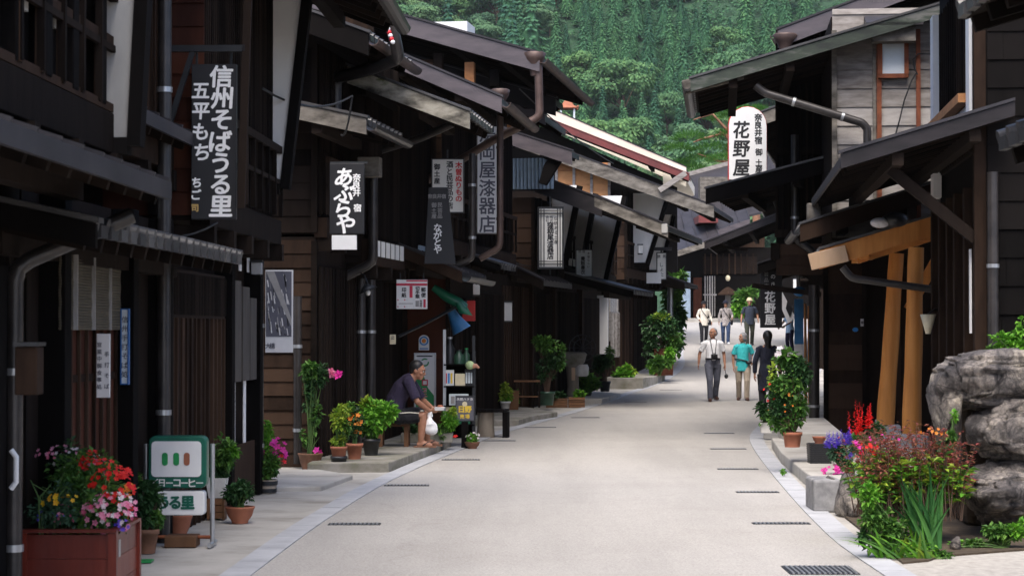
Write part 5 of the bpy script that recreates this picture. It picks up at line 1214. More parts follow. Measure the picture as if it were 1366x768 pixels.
# ---- foreground flower box
t = tag(empty('flower_box', (-2.6, 12.35, 0)), 'red brown wooden planter box full of red pink and yellow flowers at bottom left', 'planter')
mb = MB(); W, D, H0 = .27, .78, .445
for i in range(3):
    z0, z1 = .02 + i * .142, .02 + i * .142 + .139; mb.box(-W, W, 0, .022, z0, z1, 'planter_wood'); mb.box(W - .022, W, .023, D, z0, z1, 'planter_wood'); mb.box(-W, -W + .022, .023, D, z0, z1, 'planter_wood'); mb.box(-W + .023, W - .023, D - .022, D, z0, z1, 'planter_wood')
for x in (-W, W):
    for y in (0, D): mb.box(x - .03 + (.012 if x < 0 else -.002), x + .03 - (.012 if x > 0 else -.002), y - .022, y + .03, 0, H0 + .01, 'planter_wood')
mb.box(-W - .012, W + .02, -.03, .035, H0 + .012, H0 + .03, 'planter_wood'); mb.box(W - .03, W + .022, .036, D, H0 + .012, H0 + .03, 'planter_wood'); mb.box(-W + .03, W - .035, .04, D - .03, .3, .41, 'soil')
mb.build('box', t); mb = MB(); mb.box(W + .002, W + .008, .12, .17, .3, .40, 'steel'); mb.build('plate', t)
lowz = lambda c: (c[0], c[1], .45 + (c[2] - .45) * .74)
rg = random.Random(8); mb = MB()
for c, r, m, n, ls in (((-.12, .3, .58), (.26, .3, .16), 'leaf_blue', 1200, .042), ((.1, .35, .62), (.22, .3, .22), 'leaf', 1600, .045), ((.0, .5, .8), (.24, .2, .22), 'leaf', 1300, .042), ((.2, .25, .55), (.14, .2, .12), 'leaf_dark', 500, .04), ((-.1, .65, .8), (.2, .12, .3), 'leaf_dark', 500, .045)): clump(mb, lowz(c), r, m, n, ls, rg)
mb.build('foliage', t, recalc=False)
mb = MB()
for _ in range(40): x, y = rg.uniform(-.22, .25), rg.uniform(.08, .7); mb.tube([(x, y, .4), (x + rg.uniform(-.05, .05), y, .65), (x + rg.uniform(-.1, .1), y + rg.uniform(-.05, .05), rg.uniform(.6, .82))], [.006, .005, .003], 'stem_green', 5, False)
mb.build('stems', t)
for m, specs in (('petal_red', [((.2, .3, .8), (.12, .15, .13), 34, .065), ((.02, .5, .98), (.06, .1, .07), 22, .06), ((.22, .3, .62), (.1, .15, .1), 20, .06), ((.1, .4, .9), (.12, .1, .08), 12, .055)]), ('petal_pink', [((.2, .2, .58), (.16, .18, .12), 46, .06), ((-.06, .15, .55), (.05, .06, .08), 12, .04), ((.05, .5, .93), (.08, .08, .06), 12, .045), ((-.2, .6, 1.0), (.14, .08, .07), 18, .045)]),
                 ('petal_white', [((.2, .2, .6), (.14, .18, .12), 26, .055), ((-.1, .6, 1.0), (.14, .08, .08), 14, .04)]), ('petal_yellow', [((-.06, .12, .7), (.11, .1, .035), 10, .06)]), ('petal_purple', [((.3, .1, .5), (.04, .05, .04), 7, .04), ((-.12, .05, .58), (.08, .05, .05), 6, .03)]), ('petal_orange', [((.28, .3, .76), (.05, .06, .05), 7, .06)])):
    mb = MB()
    for c, r, n, sz in specs: blooms(mb, lowz(c), (r[0] * 1.1, r[1], r[2]), m, int(n * 1.5), sz * .56, rg)
    mb.build('blossoms', t, recalc=False)
mb = MB(); g = G(192, 749); mb.box(-.06, .06, -.07, .07, 0, .012, 'green_paint'); tag(mb.build('drain_cover', loc=g + Vector((0, 0, .002))), 'small flat green square cover on the pavement beside the planter box', 'cover')
# ---- left pavement, from the front
plant('dark leafy bush in an old terracotta pot before the coffee sign', 195, 737, ('pot', 34, 24, 32, 'terracotta_old'), [(192, 672, 30, 30, 'leaf_dark', 900, .055), (176, 645, 20, 26, 'leaf', 340, .055), (210, 692, 16, 12, 'leaf', 200, .05)], stem_m='bark')
plant('wide terracotta pot under the coffee sign holding grey green sprigs', 238, 714, ('bowl', 36, 22, 28, 'terracotta'), [(238, 683, 20, 8, 'leaf_dark', 210, 0.048)])
def crate(root, X, Z, k, rg):
    mb = MB(); 
    for i in range(3): mb.box(-10 * k, 11 * k, -.08, .08, 2 * k + i * 9 * k, 2 * k + i * 9 * k + 8 * k, 'box_wood')
    mb.box(-11 * k, -9 * k, -.085, .085, 0, 28 * k, 'box_wood'); mb.box(9 * k, 12 * k, -.085, .085, 0, 28 * k, 'box_wood'); mb.build('crate', root)
    mb = MB(); mb.hexa([(-9 * k, -.08, 29 * k), (10 * k, -.08, 29 * k), (10 * k, .08, 29 * k), (-9 * k, .08, 29 * k), (-13 * k, -.1, 55 * k), (14 * k, -.1, 55 * k), (14 * k, .1, 55 * k), (-13 * k, .1, 55 * k)], 'pot_white'); mb.build('trough', root)
plant('white trough of upright leafy stems on a brown wooden crate behind the coffee sign', 289, 692, None, [(299, 610, 20, 24, 'leaf', 630, 0.056), (312, 600, 10, 14, 'leaf_bright', 180, 0.048), (292, 628, 14, 10, 'leaf_dark', 180, 0.048)], extra=crate)
plant('round dark green plant in a shallow terracotta bowl by the grey post', 320, 697, ('bowl', 38, 22, 22, 'terracotta'), [(320, 657, 20, 18, 'leaf_dark', 690, 0.048)])
plant('wooden tub of leafy green with magenta pink flowers against the post', 356, 657, ('tub', 28, 24, 18, 'log_wood'), [(358, 625, 20, 20, 'leaf', 630, 0.060), (356, 585, 10, 26, 'leaf_bright', 360, 0.048), (345, 610, 10, 14, 'leaf_dark', 210, 0.056)], [(366, 605, 16, 20, 'petal_magenta', 14, .075), (372, 620, 8, 16, 'petal_red', 8, .05)])
plant('tall slender plant with pink flowers in a brown pot by the board wall', 414, 626, ('bowl', 32, 22, 22, 'terracotta_old'), [(415, 495, 15, 14, 'leaf', 300, 0.072), (410, 525, 9, 22, 'leaf_dark', 165, 0.072), (428, 500, 12, 14, 'leaf_dark', 180, 0.072), (422, 565, 6, 36, 'leaf', 90, 0.064), (405, 585, 4, 22, 'leaf', 45, 0.056)], [(440, 497, 2, 2, 'petal_pink', 3, .11), (453, 501, 2, 2, 'petal_magenta', 3, .11), (424, 602, 3, 3, 'petal_magenta', 3, .09)])
def blackpot(root, X, Z, k, rg):
    m_ = pot_mesh('pot', 11 * k, 8.5 * k, 20 * k, 'pot_black'); m_.build('saucer_pot', root)
plant('yellow green bush in a terracotta pot set on a black one', 452, 628, None, [(455, 558, 14, 22, 'leaf_yellow', 570, 0.056), (452, 585, 10, 14, 'leaf_yellow', 240, 0.056), (462, 575, 9, 14, 'leaf', 180, 0.056)], extra=lambda r, X, Z, k, rg: (blackpot(r, X, Z, k, rg), setattr(pot_mesh('pot', 11 * k, 8 * k, 18 * k, 'terracotta').build('pot', r), 'location', (0, 0, 15 * k))))
plant('orange flowered bush in a terracotta pot between yellow and lime bushes', 473, 612, ('pot', 22, 16, 21, 'terracotta'), [(476, 565, 12, 22, 'leaf_dark', 450, 0.056), (470, 548, 8, 12, 'leaf', 180, 0.048)], [(474, 565, 10, 20, 'petal_orange', 14, .055)], z=.11)
plant('big lime green bush spilling from a black pot beside the seated man', 495, 607, ('pot', 24, 17, 22, 'pot_black'), [(502, 556, 24, 24, 'leaf_bright', 930, 0.068), (516, 548, 16, 18, 'leaf_bright', 390, 0.068), (490, 572, 14, 12, 'leaf', 330, 0.056), (486, 545, 12, 14, 'leaf_yellow', 240, 0.064)], z=.11)
plant('leafy greens in a low stone trough behind the white carrier bag', 592, 590, None, [(598, 564, 13, 16, 'leaf_bright', 480, 0.060), (588, 575, 10, 10, 'leaf', 270, 0.056), (548, 572, 14, 9, 'leaf_dark', 240, 0.064), (605, 550, 6, 8, 'leaf_yellow', 105, 0.048)], [(607, 585, 3, 6, 'petal_red', 4, .05)], z=.11,
      extra=lambda r, X, Z, k, rg: (lambda mb: (mb.box(X(535), X(604), -.05, .22, 0, .13, 'moss_concrete'), mb.build('trough', r, bevel=.01)))(MB()))
plant('small bowl of white flowers at the foot of the tobacco sign', 630, 598, ('bowl', 20, 12, 9, 'terracotta_old'), [(630, 584, 11, 7, 'leaf_bright', 255, 0.040)], [(632, 583, 10, 6, 'petal_white', 12, .035)])
plant('yellow green plant in a small white pot by the black bench', 674, 547, ('pot', 14, 10, 12, 'pot_white'), [(676, 522, 8, 14, 'leaf_yellow', 255, 0.080), (678, 530, 7, 8, 'leaf_bright', 135, 0.072)], z=.1)
plant('brown square pot with trailing sprigs beside the small white pot', 685, 546, ('box', 15, 13, 24, 'box_wood'), [(686, 523, 7, 5, 'leaf', 90, 0.056), (690, 532, 4, 9, 'leaf_bright', 60, 0.048)], z=.1)
plant('loose weeping shrub in a dark green pot by the wooden shelf stool', 729, 540, ('pot', 22, 18, 18, 'pot_green'), [(728, 462, 20, 13, 'leaf', 495, 0.096), (735, 482, 18, 15, 'leaf_dark', 495, 0.096), (748, 478, 8, 20, 'leaf', 240, 0.096), (728, 502, 12, 12, 'leaf_dark', 240, 0.080), (716, 455, 9, 8, 'leaf', 135, 0.088)], z=.1, stem_m='bark')
plant('broad leaved hosta in a dark pot beside the log water stand', 781, 533, ('pot', 17, 13, 10, 'pot_black'), [(783, 514, 18, 11, 'leaf', 360, 0.152), (788, 508, 12, 8, 'leaf_bright', 90, 0.144)], z=.0)
plant('thin dark tree in a tall black pot before the white plaster panel', 807, 522, ('pot', 15, 12, 14, 'pot_black'), [(804, 482, 15, 14, 'leaf_dark', 450, 0.096), (812, 476, 8, 16, 'leaf', 180, 0.088), (798, 494, 9, 10, 'leaf_dark', 180, 0.088)], z=.12, stem_m='bark')
plant('bright yellow green fern over a mossy stone before the barred window', 829, 512, None, [(831, 498, 16, 9, 'leaf_bright', 495, 0.128), (838, 494, 10, 8, 'leaf_yellow', 165, 0.120)], z=.1, extra=lambda r, X, Z, k, rg: (lambda mb: (mb.box(X(816), X(843), -.1, .3, 0, Z(505), 'moss_concrete'), mb.build('stone', r, bevel=.04)))(MB()))
plant('dense clipped camellia bush in a red brown planter at the left bend', 885, 503, ('box', 26, 24, 34, 'red_brown_wood'), [(884, 440, 25, 22, 'leaf_dark', 1100, .12), (895, 455, 18, 18, 'leaf', 600, .12), (870, 458, 15, 20, 'leaf_dark', 460, .12), (882, 428, 20, 10, 'leaf_yellow', 200, .11)], [(885, 445, 20, 16, 'petal_white', 6, .09)], at=(P(885, 503, 56).x, 56, gz(53) + .28), stem_m='bark')
plant('low grassy green tuft below the clipped camellia', 880, 503, None, [(879, 488, 16, 10, 'leaf', 420, .14), (893, 480, 9, 12, 'leaf_bright', 220, .12), (868, 492, 8, 7, 'leaf_bright', 120, .12)], at=(P(880, 503, 55.2).x, 55.2, gz(53) + .28))
def vine(t, X, Z, k, rg):
    mb = MB(); mb.tube([(X(893), -.4, Z(445)), (X(893), -.4, Z(386))], .09, 'steel', 8); mb.build('post', t)
plant('tall ivy climbing the house corner round a grey post at the bend', 900, 490, None, [(897, 405, 12, 32, 'leaf', 700, .22), (905, 430, 8, 26, 'leaf_dark', 360, .22), (905, 380, 9, 16, 'leaf', 260, .2), (906, 455, 6, 20, 'leaf', 160, .2)], name='climbing_plant', cat='climber', group=None, at=tuple(G(900, 483)), extra=vine)
# ---- right side
plant('tall mixed bush with orange blooms in a red brown pot by the dark downpipe', 1057, 596, ('pot', 26, 20, 20, 'terracotta'), [(1052, 520, 30, 36, 'leaf', 1300, .06), (1062, 498, 20, 24, 'leaf_dark', 900, .07), (1040, 540, 24, 24, 'leaf_dark', 700, .06), (1048, 560, 26, 18, 'leaf', 700, .055), (1034, 500, 12, 22, 'leaf_yellow', 170, .055), (1066, 545, 16, 22, 'leaf', 520, .06), (1045, 478, 20, 10, 'leaf', 160, .11)], [(1052, 540, 28, 26, 'petal_orange', 11, .032), (1030, 525, 12, 26, 'petal_red', 8, .028), (1045, 470, 14, 6, 'petal_white', 6, .07)], z=.30, stem_m='bark')
plant('white tub with green leaves half behind the woman in black', 1022, 577, ('box', 16, 14, 12, 'pot_white'), [(1025, 558, 12, 12, 'leaf', 220, .09), (1018, 545, 8, 14, 'leaf_dark', 120, .09)], z=.1)
def wicker(t, X, Z, k, rg):
    mb = MB()
    for i in range(9): z = i * 2.9 * k; q = 1 + i * .012; w_ = 14 * k * q; mb.box(-w_, w_, -.13, .13, z, z + 2.2 * k, 'paint_black')
    mb.box(-13 * k, 13 * k, -.12, .12, 0, 26 * k, 'iron'); mb.build('basket', t)
    m_ = pot_mesh('bowl', 9 * k, 6 * k, 9 * k, 'terracotta').build('bowl', t); m_.location = (-.0, 0, 26 * k)
plant('black wicker basket with a terracotta bowl on top beside the downpipe', 1093, 617, None, extra=wicker, z=.13, name='wicker_basket', cat='basket', group=None)
# garden bed behind the rough stone edging
def rockmesh(r, seed, sub=4, rough=.22, flat=0):
    bm = bmesh.new(); bmesh.ops.create_icosphere(bm, subdivisions=sub, radius=1); o = Vector((seed * 7.3, seed * 3.1, seed * 1.7)); rg = random.Random(seed)
    cuts = [(Vector((rg.gauss(0, 1), rg.gauss(0, 1), rg.gauss(0, .8))).normalized(), rg.uniform(.66, .92)) for _ in range(16)]
    for v in bm.verts:
        p = v.co.copy(); q = Vector((math.copysign(abs(p.x) ** .6, p.x), math.copysign(abs(p.y) ** .6, p.y), math.copysign(abs(p.z) ** .6, p.z)))
        for n_, d in cuts:                                         # broken planes
            e = q.dot(n_) - d
            if e > 0: q -= n_ * e * .88
        n1 = noise.noise(p * 1.3 + o); n2 = noise.noise(p * 3.5 + o * 2); n3 = noise.noise(p * 9 + o); n4 = noise.noise(p * 21 + o)
        st = noise.noise(Vector((p.x * .8, p.y * .8, p.z * 6)) + o)
        vd = noise.voronoi(p * 1.7 + o)[0]; ck = max(0, .10 - (vd[1] - vd[0])) * 1.1
        q *= 1 + rough * .7 * n1 + rough * .35 * n2 + rough * .16 * n3 + rough * .08 * n4 + rough * .18 * st - ck
        v.co = Vector((q.x * r[0], q.y * r[1], q.z * r[2]))
    me = bpy.data.meshes.new('rock'); bm.to_mesh(me); bm.free(); me.materials.append(MATS['rock'])
    for p in me.polygons: p.use_smooth = True
    return me
def boulder(label, box, Y, d, seed, group='boulders of the garden wall', name='boulder', sub=5, rough=.2):
    x0, y0, x1, y1 = box; a, b = P(x0, y1, Y), P(x1, y0, Y)
    q_ = .92; o = bpy.data.objects.new(name, rockmesh(((b.x - a.x) / 2 * q_, d / 2, (b.z - a.z) / 2), seed, sub, rough)); COL.objects.link(o)
    o.location = ((a.x + b.x) / 2, Y + d / 2, (a.z + b.z) / 2); tag(o, label, 'rock', group); return o
boulder('broad dark boulder along the top of the rock wall', (1262, 470, 1462, 552), 16.6, 1.3, 1)
boulder('small upright boulder at the left edge of the rock wall', (1250, 505, 1296, 590), 16.9, .8, 2)
boulder('dark shaded boulder in the middle of the rock wall', (1300, 534, 1450, 622), 16.5, 1.2, 3)
boulder('pale mottled boulder at the foot of the rock wall', (1284, 606, 1470, 724), 16.3, 1.3, 4)
boulder('small upper stone lodged between the top boulders', (1290, 466, 1345, 520), 16.9, .7, 5)
boulder('small round stone in the grass before the pale boulder', (1268, 716, 1287, 740), 15.6, .12, 6, None, 'stone', 3)
boulder('rough mossy edging stone of the flower bed, the larger one', (1120, 636, 1162, 700), 18.3, .7, 7, 'edging stones of the flower bed', 'edging_stone', 4, .12)
boulder('pale thin edging slab of the flower bed beside the grey block', (1103, 632, 1124, 690), 19.0, .4, 8, 'edging stones of the flower bed', 'edging_stone', 4, .08)
mb = MB(); a, b = G(1084, 664), G(1104, 683); mb.box(2.72, 2.98, 19.0, 19.55, 0, .29, 'stone_gray'); tag(mb.build('edging_block', bevel=.02), 'square grey cut stone block at the corner of the flower bed', 'stone', 'edging stones of the flower bed')
mb = MB(); mb.prism([(2.74, 14.8), (2.95, 14.95), (3.1, 15.25), (3.5, 15.5), (3.9, 15.75), (4.6, 15.95), (5.2, 16.1), (5.2, 19.5), (2.95, 19.3)], 'z', -.1, .015, 'soil'); o = mb.build('flower_bed'); tag(o, kind='structure')
mb = MB(); mb.prism([(3.75, 17.5), (6.5, 17.5), (6.5, 19.5), (3.9, 19.5)], 'z', 0, 1.25, 'soil'); tag(mb.build('garden_bank', bevel=.1), kind='structure')
GB = 'plants of the roadside garden'
plant('red and green leaved shrub in the roadside garden before the orange posts', 1215, 690, None, [(1205, 605, 46, 26, 'leaf_red', 900, .08), (1250, 595, 32, 26, 'leaf_red', 520, .075), (1190, 640, 42, 24, 'leaf_yellow', 420, .10), (1235, 630, 36, 28, 'leaf_bright', 340, .11), (1210, 660, 44, 22, 'leaf', 380, .10), (1172, 615, 20, 22, 'leaf_yellow', 160, .09), (1240, 655, 24, 24, 'leaf_yellow', 150, .1)], [(1245, 578, 18, 8, 'petal_orange', 6, .05), (1180, 590, 24, 12, 'petal_magenta', 8, .03)], name='garden_shrub', cat='shrub', group=GB, at=(3.15, 16.6, .1), stem_m='bark') if False else None
def garden(label, px, py, Y, fol, flo=(), spk=(), extra=None, name='garden_plant', cat='plant', z=.0, stem_m='stem_green'):
    p = P(px, py, Y); return plant(label, px, py, None, fol, flo, name=name, cat=cat, group=GB, at=(p.x, Y, p.z), spk=spk, extra=extra, stem_m=stem_m)
def sprays(t, X, Z, k, rg):
    """thin upright stems with small reddish leaves at their tips, leaning every way"""
    sm, rd, gr = MB(), MB(), MB()
    for i in range(230):
        x0 = X(rg.uniform(1150, 1282)); x1 = x0 + rg.gauss(0, 16) * k; y0 = rg.uniform(-.3, .45); y1 = y0 + rg.uniform(-.12, .12); zt = Z(rg.uniform(562, 640)) * (1 - .12 * abs(x1 - X(1220)) / (60 * k)); p0, p1, p2 = Vector((x0, y0, 0)), Vector((x0 * .6 + x1 * .4, y0, zt * .6)), Vector((x1, y1, zt))
        sm.tube([p0, p1, p2], [.005, .004, .002], 'bark', 4, False)
        for j in range(26):
            q = rg.uniform(.35, 1.05) ** .8; p = p1.lerp(p2, (q - .6) / .4) if q > .6 else p0.lerp(p1, q / .6); a = rg.uniform(0, 6.28)
            top = q > .72 or rg.random() < .12; l = rg.uniform(.025, .055) if top else rg.uniform(.05, .10)
            (rd if top else gr).leaf(p, (math.cos(a), math.sin(a), rg.uniform(-.3, .6)), (0, 0, 1), l, l * (.45 if top else .6), 'leaf_red' if top else rg.choice(['leaf_yellow', 'leaf_bright', 'leaf_yellow', 'leaf']))
    sm.build('stems', t); rd.build('foliage', t, recalc=False); gr.build('foliage', t, recalc=False)
garden('loose shrub with reddish sprays and yellow green lower leaves before the orange posts', 1215, 690, 16.2, [(1200, 655, 40, 22, 'leaf_yellow', 520, .055), (1180, 630, 26, 28, 'leaf_bright', 420, .055), (1240, 645, 30, 26, 'leaf_bright', 320, .06), (1205, 672, 44, 16, 'leaf', 420, .055), (1160, 640, 16, 24, 'leaf', 300, .05), (1265, 625, 18, 36, 'leaf_red', 420, .04)], [(1245, 578, 18, 8, 'petal_orange', 8, .03), (1180, 590, 24, 12, 'petal_magenta', 12, .022), (1160, 600, 14, 10, 'petal_red', 14, .03)], name='garden_shrub', cat='shrub', stem_m='bark', extra=sprays)
def blades(t, X, Z, k, rg):
    mb = MB()
    for i in range(36):
        x0 = X(1238) + rg.uniform(-14, 14) * k; l = rg.uniform(55, 118) * k; lean = rg.gauss(-.12, .22); yy = rg.uniform(-.1, .1); w_ = rg.uniform(2.0, 3.6) * k; n = 7; vs = []
        for j in range(n + 1):
            q = j / n; x = x0 + lean * l * q + lean * l * .35 * q * q; z = l * q * (1 - .18 * q * abs(lean) * 3); ww = w_ * (1 - q ** 2.2) + .001
            vs += [(x - ww, yy - .02 * q, z), (x, yy + ww * .7, z), (x + ww, yy - .02 * q, z)]
        fs = []
        for j in range(n): b = j * 3; fs += [(b, b + 1, b + 4, b + 3), (b + 1, b + 2, b + 5, b + 4)]
        mb.add(vs, fs, 'leaf_iris', True)
    mb.build('blades', t, recalc=False)
garden('clump of tall sword shaped iris leaves beside the pale boulder', 1240, 730, 15.2, (), extra=blades, name='iris_clump')
def grassy(t, X, Z, k, rg):
    mb = MB()
    for i in range(60):
        x0 = X(1215) + rg.uniform(-45, 30) * k; l = rg.uniform(25, 70) * k; lean = rg.gauss(-.35, .6); yy = rg.uniform(-.15, .15); w_ = rg.uniform(1.5, 3.2) * k; n = 6; vs = []
        for j in range(n + 1):
            q = j / n; ww = w_ * (1 - q ** 2) + .0008; vs += [(x0 + lean * l * q - ww, yy - .05 * q, l * (q - .55 * q * q * min(1, abs(lean) + .3))), (x0 + lean * l * q + ww, yy - .05 * q + .01, l * (q - .55 * q * q * min(1, abs(lean) + .3)))]
        mb.add(vs, [(2 * j, 2 * j + 1, 2 * j + 3, 2 * j + 2) for j in range(n)], rg.choice(['leaf_bright', 'leaf', 'leaf_yellow']), True)
    mb.build('blades', t, recalc=False)
garden('arching grass and trailing green leaves along the garden kerb', 1200, 742, 15.15, [(1165, 690, 20, 22, 'leaf', 420, .05), (1160, 660, 14, 20, 'leaf_bright', 240, .05), (1180, 725, 26, 14, 'leaf', 300, .045), (1150, 715, 8, 10, 'leaf_dark', 90, .045), (1230, 735, 34, 10, 'leaf_bright', 420, .04), (1250, 742, 24, 7, 'leaf', 260, .035), (1185, 700, 26, 20, 'leaf', 420, .05)], extra=grassy, name='grass_clump')
garden('low leafy weeds at the foot of the pale boulder', 1340, 730, 15.8, [(1335, 714, 30, 14, 'leaf', 520, .045), (1358, 704, 16, 14, 'leaf_bright', 260, .05), (1300, 724, 22, 9, 'leaf', 300, .035), (1275, 728, 16, 8, 'leaf_bright', 180, .03), (1316, 730, 30, 5, 'leaf_yellow', 120, .03)], extra=None, name='weeds')
garden('bright green sprigs growing on top of the rock wall', 1345, 476, 17.3, [(1348, 458, 30, 12, 'leaf_bright', 560, .055), (1332, 466, 18, 7, 'leaf', 240, .05), (1360, 440, 8, 14, 'leaf_bright', 70, .055)], name='weeds')
garden('scarlet salvia spikes beside the orange posts', 1150, 610, 22.5, [(1150, 592, 20, 14, 'leaf', 300, .07), (1165, 575, 14, 14, 'leaf_dark', 160, .07)], [(1145, 603, 10, 12, 'petal_red', 10, .07), (1150, 598, 10, 10, 'petal_orange', 3, .06)], [(1143, 580, 7, 42, 'petal_red', 9), (1159, 572, 6, 34, 'petal_red', 7)], name='salvia_clump')
garden('violet flower spikes over grey green leaves next to the wicker basket', 1122, 628, 22.0, [(1124, 608, 18, 16, 'leaf_blue', 420, .055), (1135, 620, 10, 8, 'leaf', 140, .055)], [(1130, 608, 10, 6, 'petal_purple', 9, .055), (1112, 628, 14, 7, 'petal_magenta', 22, .05), (1142, 598, 6, 8, 'petal_magenta', 5, .06)], [(1113, 598, 9, 22, 'petal_purple', 9), (1130, 594, 8, 22, 'petal_purple', 8)], name='sage_clump')
garden('ivy trailing down the cracks at the left side of the rock wall', 1266, 610, 16.25, [(1274, 556, 5, 12, 'leaf_bright', 70, .032), (1268, 582, 9, 14, 'leaf', 160, .036), (1260, 600, 14, 14, 'leaf_dark', 200, .04)], name='ivy')
for (px, py) in ((1045, 631),): garden('tiny weed tuft in the joint of the right kerb', px, py, 23.5, [(px, py - 2, 4, 2.5, 'leaf_bright', 40, .04)], name='weeds')
plant('small round green bush by the far doorway behind the man in the straw hat', 993, 428, None, [(994, 398, 14, 16, 'leaf', 520, .3), (986, 412, 10, 10, 'leaf_bright', 200, .28), (1004, 388, 8, 8, 'leaf', 120, .26)], name='round_bush', cat='bush', group=None, at=tuple(P(994, 426, 100)), stem_m='bark')
# ---- pine tree behind the right hand roofs
t = tag(empty('pine_tree', (9.6, 122, 2.5)), 'green pine with orange brown limbs above the far roofs beside the round topped sign', 'tree')
p0 = Vector((9.6, 122, 2.5)); mb = MB()
trunk = [P(1010, 300, 122), P(1004, 235, 122), P(985, 190, 122), P(960, 176, 122)]
mb.tube([p0 - p0] + [q - p0 for q in trunk], [.3, .26, .2, .13, .08], 'pine_bark', 8)
for pts in ([(1000, 215), (965, 178), (935, 186), (925, 190)], [(985, 190), (950, 152), (925, 160)], [(1004, 235), (1000, 170), (985, 146)], [(1000, 220), (960, 215), (930, 205)], [(1004, 240), (1040, 170), (1060, 150)]): mb.tube([P(*q, 122) - p0 for q in pts], [.12] + [.08] * (len(pts) - 2) + [.03], 'pine_bark', 6)
mb.build('trunk', t); mb = MB(); rg = random.Random(9)
for (x, y, rx, ry) in ((920, 186, 26, 10), (965, 160, 24, 9), (905, 200, 20, 8), (950, 200, 26, 9), (985, 150, 22, 9), (972, 182, 20, 8), (935, 215, 26, 9), (925, 228, 22, 9), (965, 215, 24, 9), (1010, 150, 16, 8), (1040, 155, 20, 10), (1055, 175, 18, 9), (985, 205, 20, 9), (905, 222, 14, 7)):
    c = P(x, y, 122 + rg.uniform(-1.2, 1.2)) - p0; k = 122 / FPX
    for _ in range(520):
        d = Vector((rg.gauss(0, 1), rg.gauss(0, 1), abs(rg.gauss(0, 1)) - .2)).normalized(); e = rg.uniform(.5, 1.05); q = c + Vector((d.x * rx * k * e, d.y * rx * k * e, d.z * ry * k * e))
        mb.leaf(q, d + Vector((rg.uniform(-.5, .5), rg.uniform(-.5, .5), .35)), (0, 0, 1), rg.uniform(.16, .3), .05, 'pine_needles')
mb.build('crown', t, recalc=False)
# ================================================================ people
def etube(mb, pts, rad, m, side=(1, 0, 0), seg=14):
    pts = [Vector(p) for p in pts]; n = len(pts); rings = []; sd_ = Vector(side)
    for i, p in enumerate(pts):
        d = (pts[min(i + 1, n - 1)] - pts[max(i - 1, 0)]).normalized(); a = (sd_ - d * sd_.dot(d)).normalized(); b = d.cross(a)
        rx, ry = rad[i] if hasattr(rad[i], '__len__') else (rad[i], rad[i])
        rings.append([p + a * math.cos(6.2832 * k / seg) * rx + b * math.sin(6.2832 * k / seg) * ry for k in range(seg)])
    vs = [q for r in rings for q in r]; fs = [tuple(range(seg))[::-1], tuple(range((n - 1) * seg, n * seg))]
    for i in range(n - 1):
        for k in range(seg): k2 = (k + 1) % seg; fs.append((i * seg + k, i * seg + k2, (i + 1) * seg + k2, (i + 1) * seg + k))
    mb.add(vs, fs, m, True)
def fuse(mb, name, parent, voxel=.011, smooth=4, m=None):
    """one continuous skin over overlapping shapes"""
    o = mb.build(name); md = o.modifiers.new('remesh', 'REMESH'); md.mode = 'VOXEL'; md.voxel_size = voxel; md.use_smooth_shade = True
    if smooth: s_ = o.modifiers.new('smooth', 'SMOOTH'); s_.factor = .5; s_.iterations = smooth
    dg = bpy.context.evaluated_depsgraph_get(); me = bpy.data.meshes.new_from_object(o.evaluated_get(dg)); me.name = name
    old = o.data; o.modifiers.clear(); o.data = me; bpy.data.meshes.remove(old)
    me.materials.clear(); me.materials.append(MATS[m or mb.mats[0]])
    for p in me.polygons: p.use_smooth = True
    o.parent = parent; return o
def hand(mb, w_, d, palm, m, curl=.5, s=1):
    """palm, four bent fingers of different lengths and a thumb, from the wrist along d; palm = direction the palm faces"""
    w_, d, pn = Vector(w_), Vector(d).normalized(), Vector(palm).normalized(); sd_ = d.cross(pn).normalized()
    etube(mb, [w_ - d * .02, w_ + d * .03, w_ + d * .085 * s], [(.024, .018), (.036, .016), (.04, .015)], m, sd_, 10)
    for i, l in enumerate((.062, .075, .07, .054)):
        b = w_ + d * .08 * s + sd_ * (.03 - .02 * i); p1 = b + (d + pn * curl * .4).normalized() * l * .45; p2 = p1 + (d + pn * curl * 1.2).normalized() * l * .33; p3 = p2 + (d + pn * curl * 2.2).normalized() * l * .25
        mb.tube([b - d * .02, b, p1, p2, p3], [.010, .010, .009, .0085, .007], m, 7)
    b = w_ + d * .03 + sd_ * .032; p1 = b + (sd_ * .8 + d * .7 + pn * .3).normalized() * .035; p2 = p1 + (d + sd_ * .2 + pn * .5).normalized() * .03
    mb.tube([b - sd_ * .02, b, p1, p2], [.013, .012, .011, .008], m, 7)
def head(mb, c, m, yaw=0, pitch=0, s=1):
    """skull, jaw, nose, lips, ears; returns the head frame"""
    M = Matrix.Translation(Vector(c)) @ Matrix.Rotation(yaw, 4, 'Z') @ Matrix.Rotation(pitch, 4, 'X') @ Matrix.Scale(s, 4)
    h = MB(); h.ell((0, .012, .018), (.076, .096, .1), m, 18, 12); h.ell((0, -.022, -.045), (.058, .07, .07), m, 16, 10); h.ell((0, -.06, -.088), (.032, .028, .026), m)
    h.tube([(0, -.085, .02), (0, -.104, -.012), (0, -.112, -.026), (0, -.09, -.034)], [.008, .011, .014, .010], m, 8); h.ell((0, -.083, .034), (.052, .016, .012), m)
    h.ell((0, -.086, -.062), (.024, .012, .007), m); h.ell((0, -.084, -.073), (.02, .012, .007), m)
    for q in (-1, 1): h.ell((q * .078, .012, -.012), (.011, .022, .033), m); h.ell((q * .04, -.066, -.022), (.024, .02, .02), m)
    mb.merge(h, M); return M
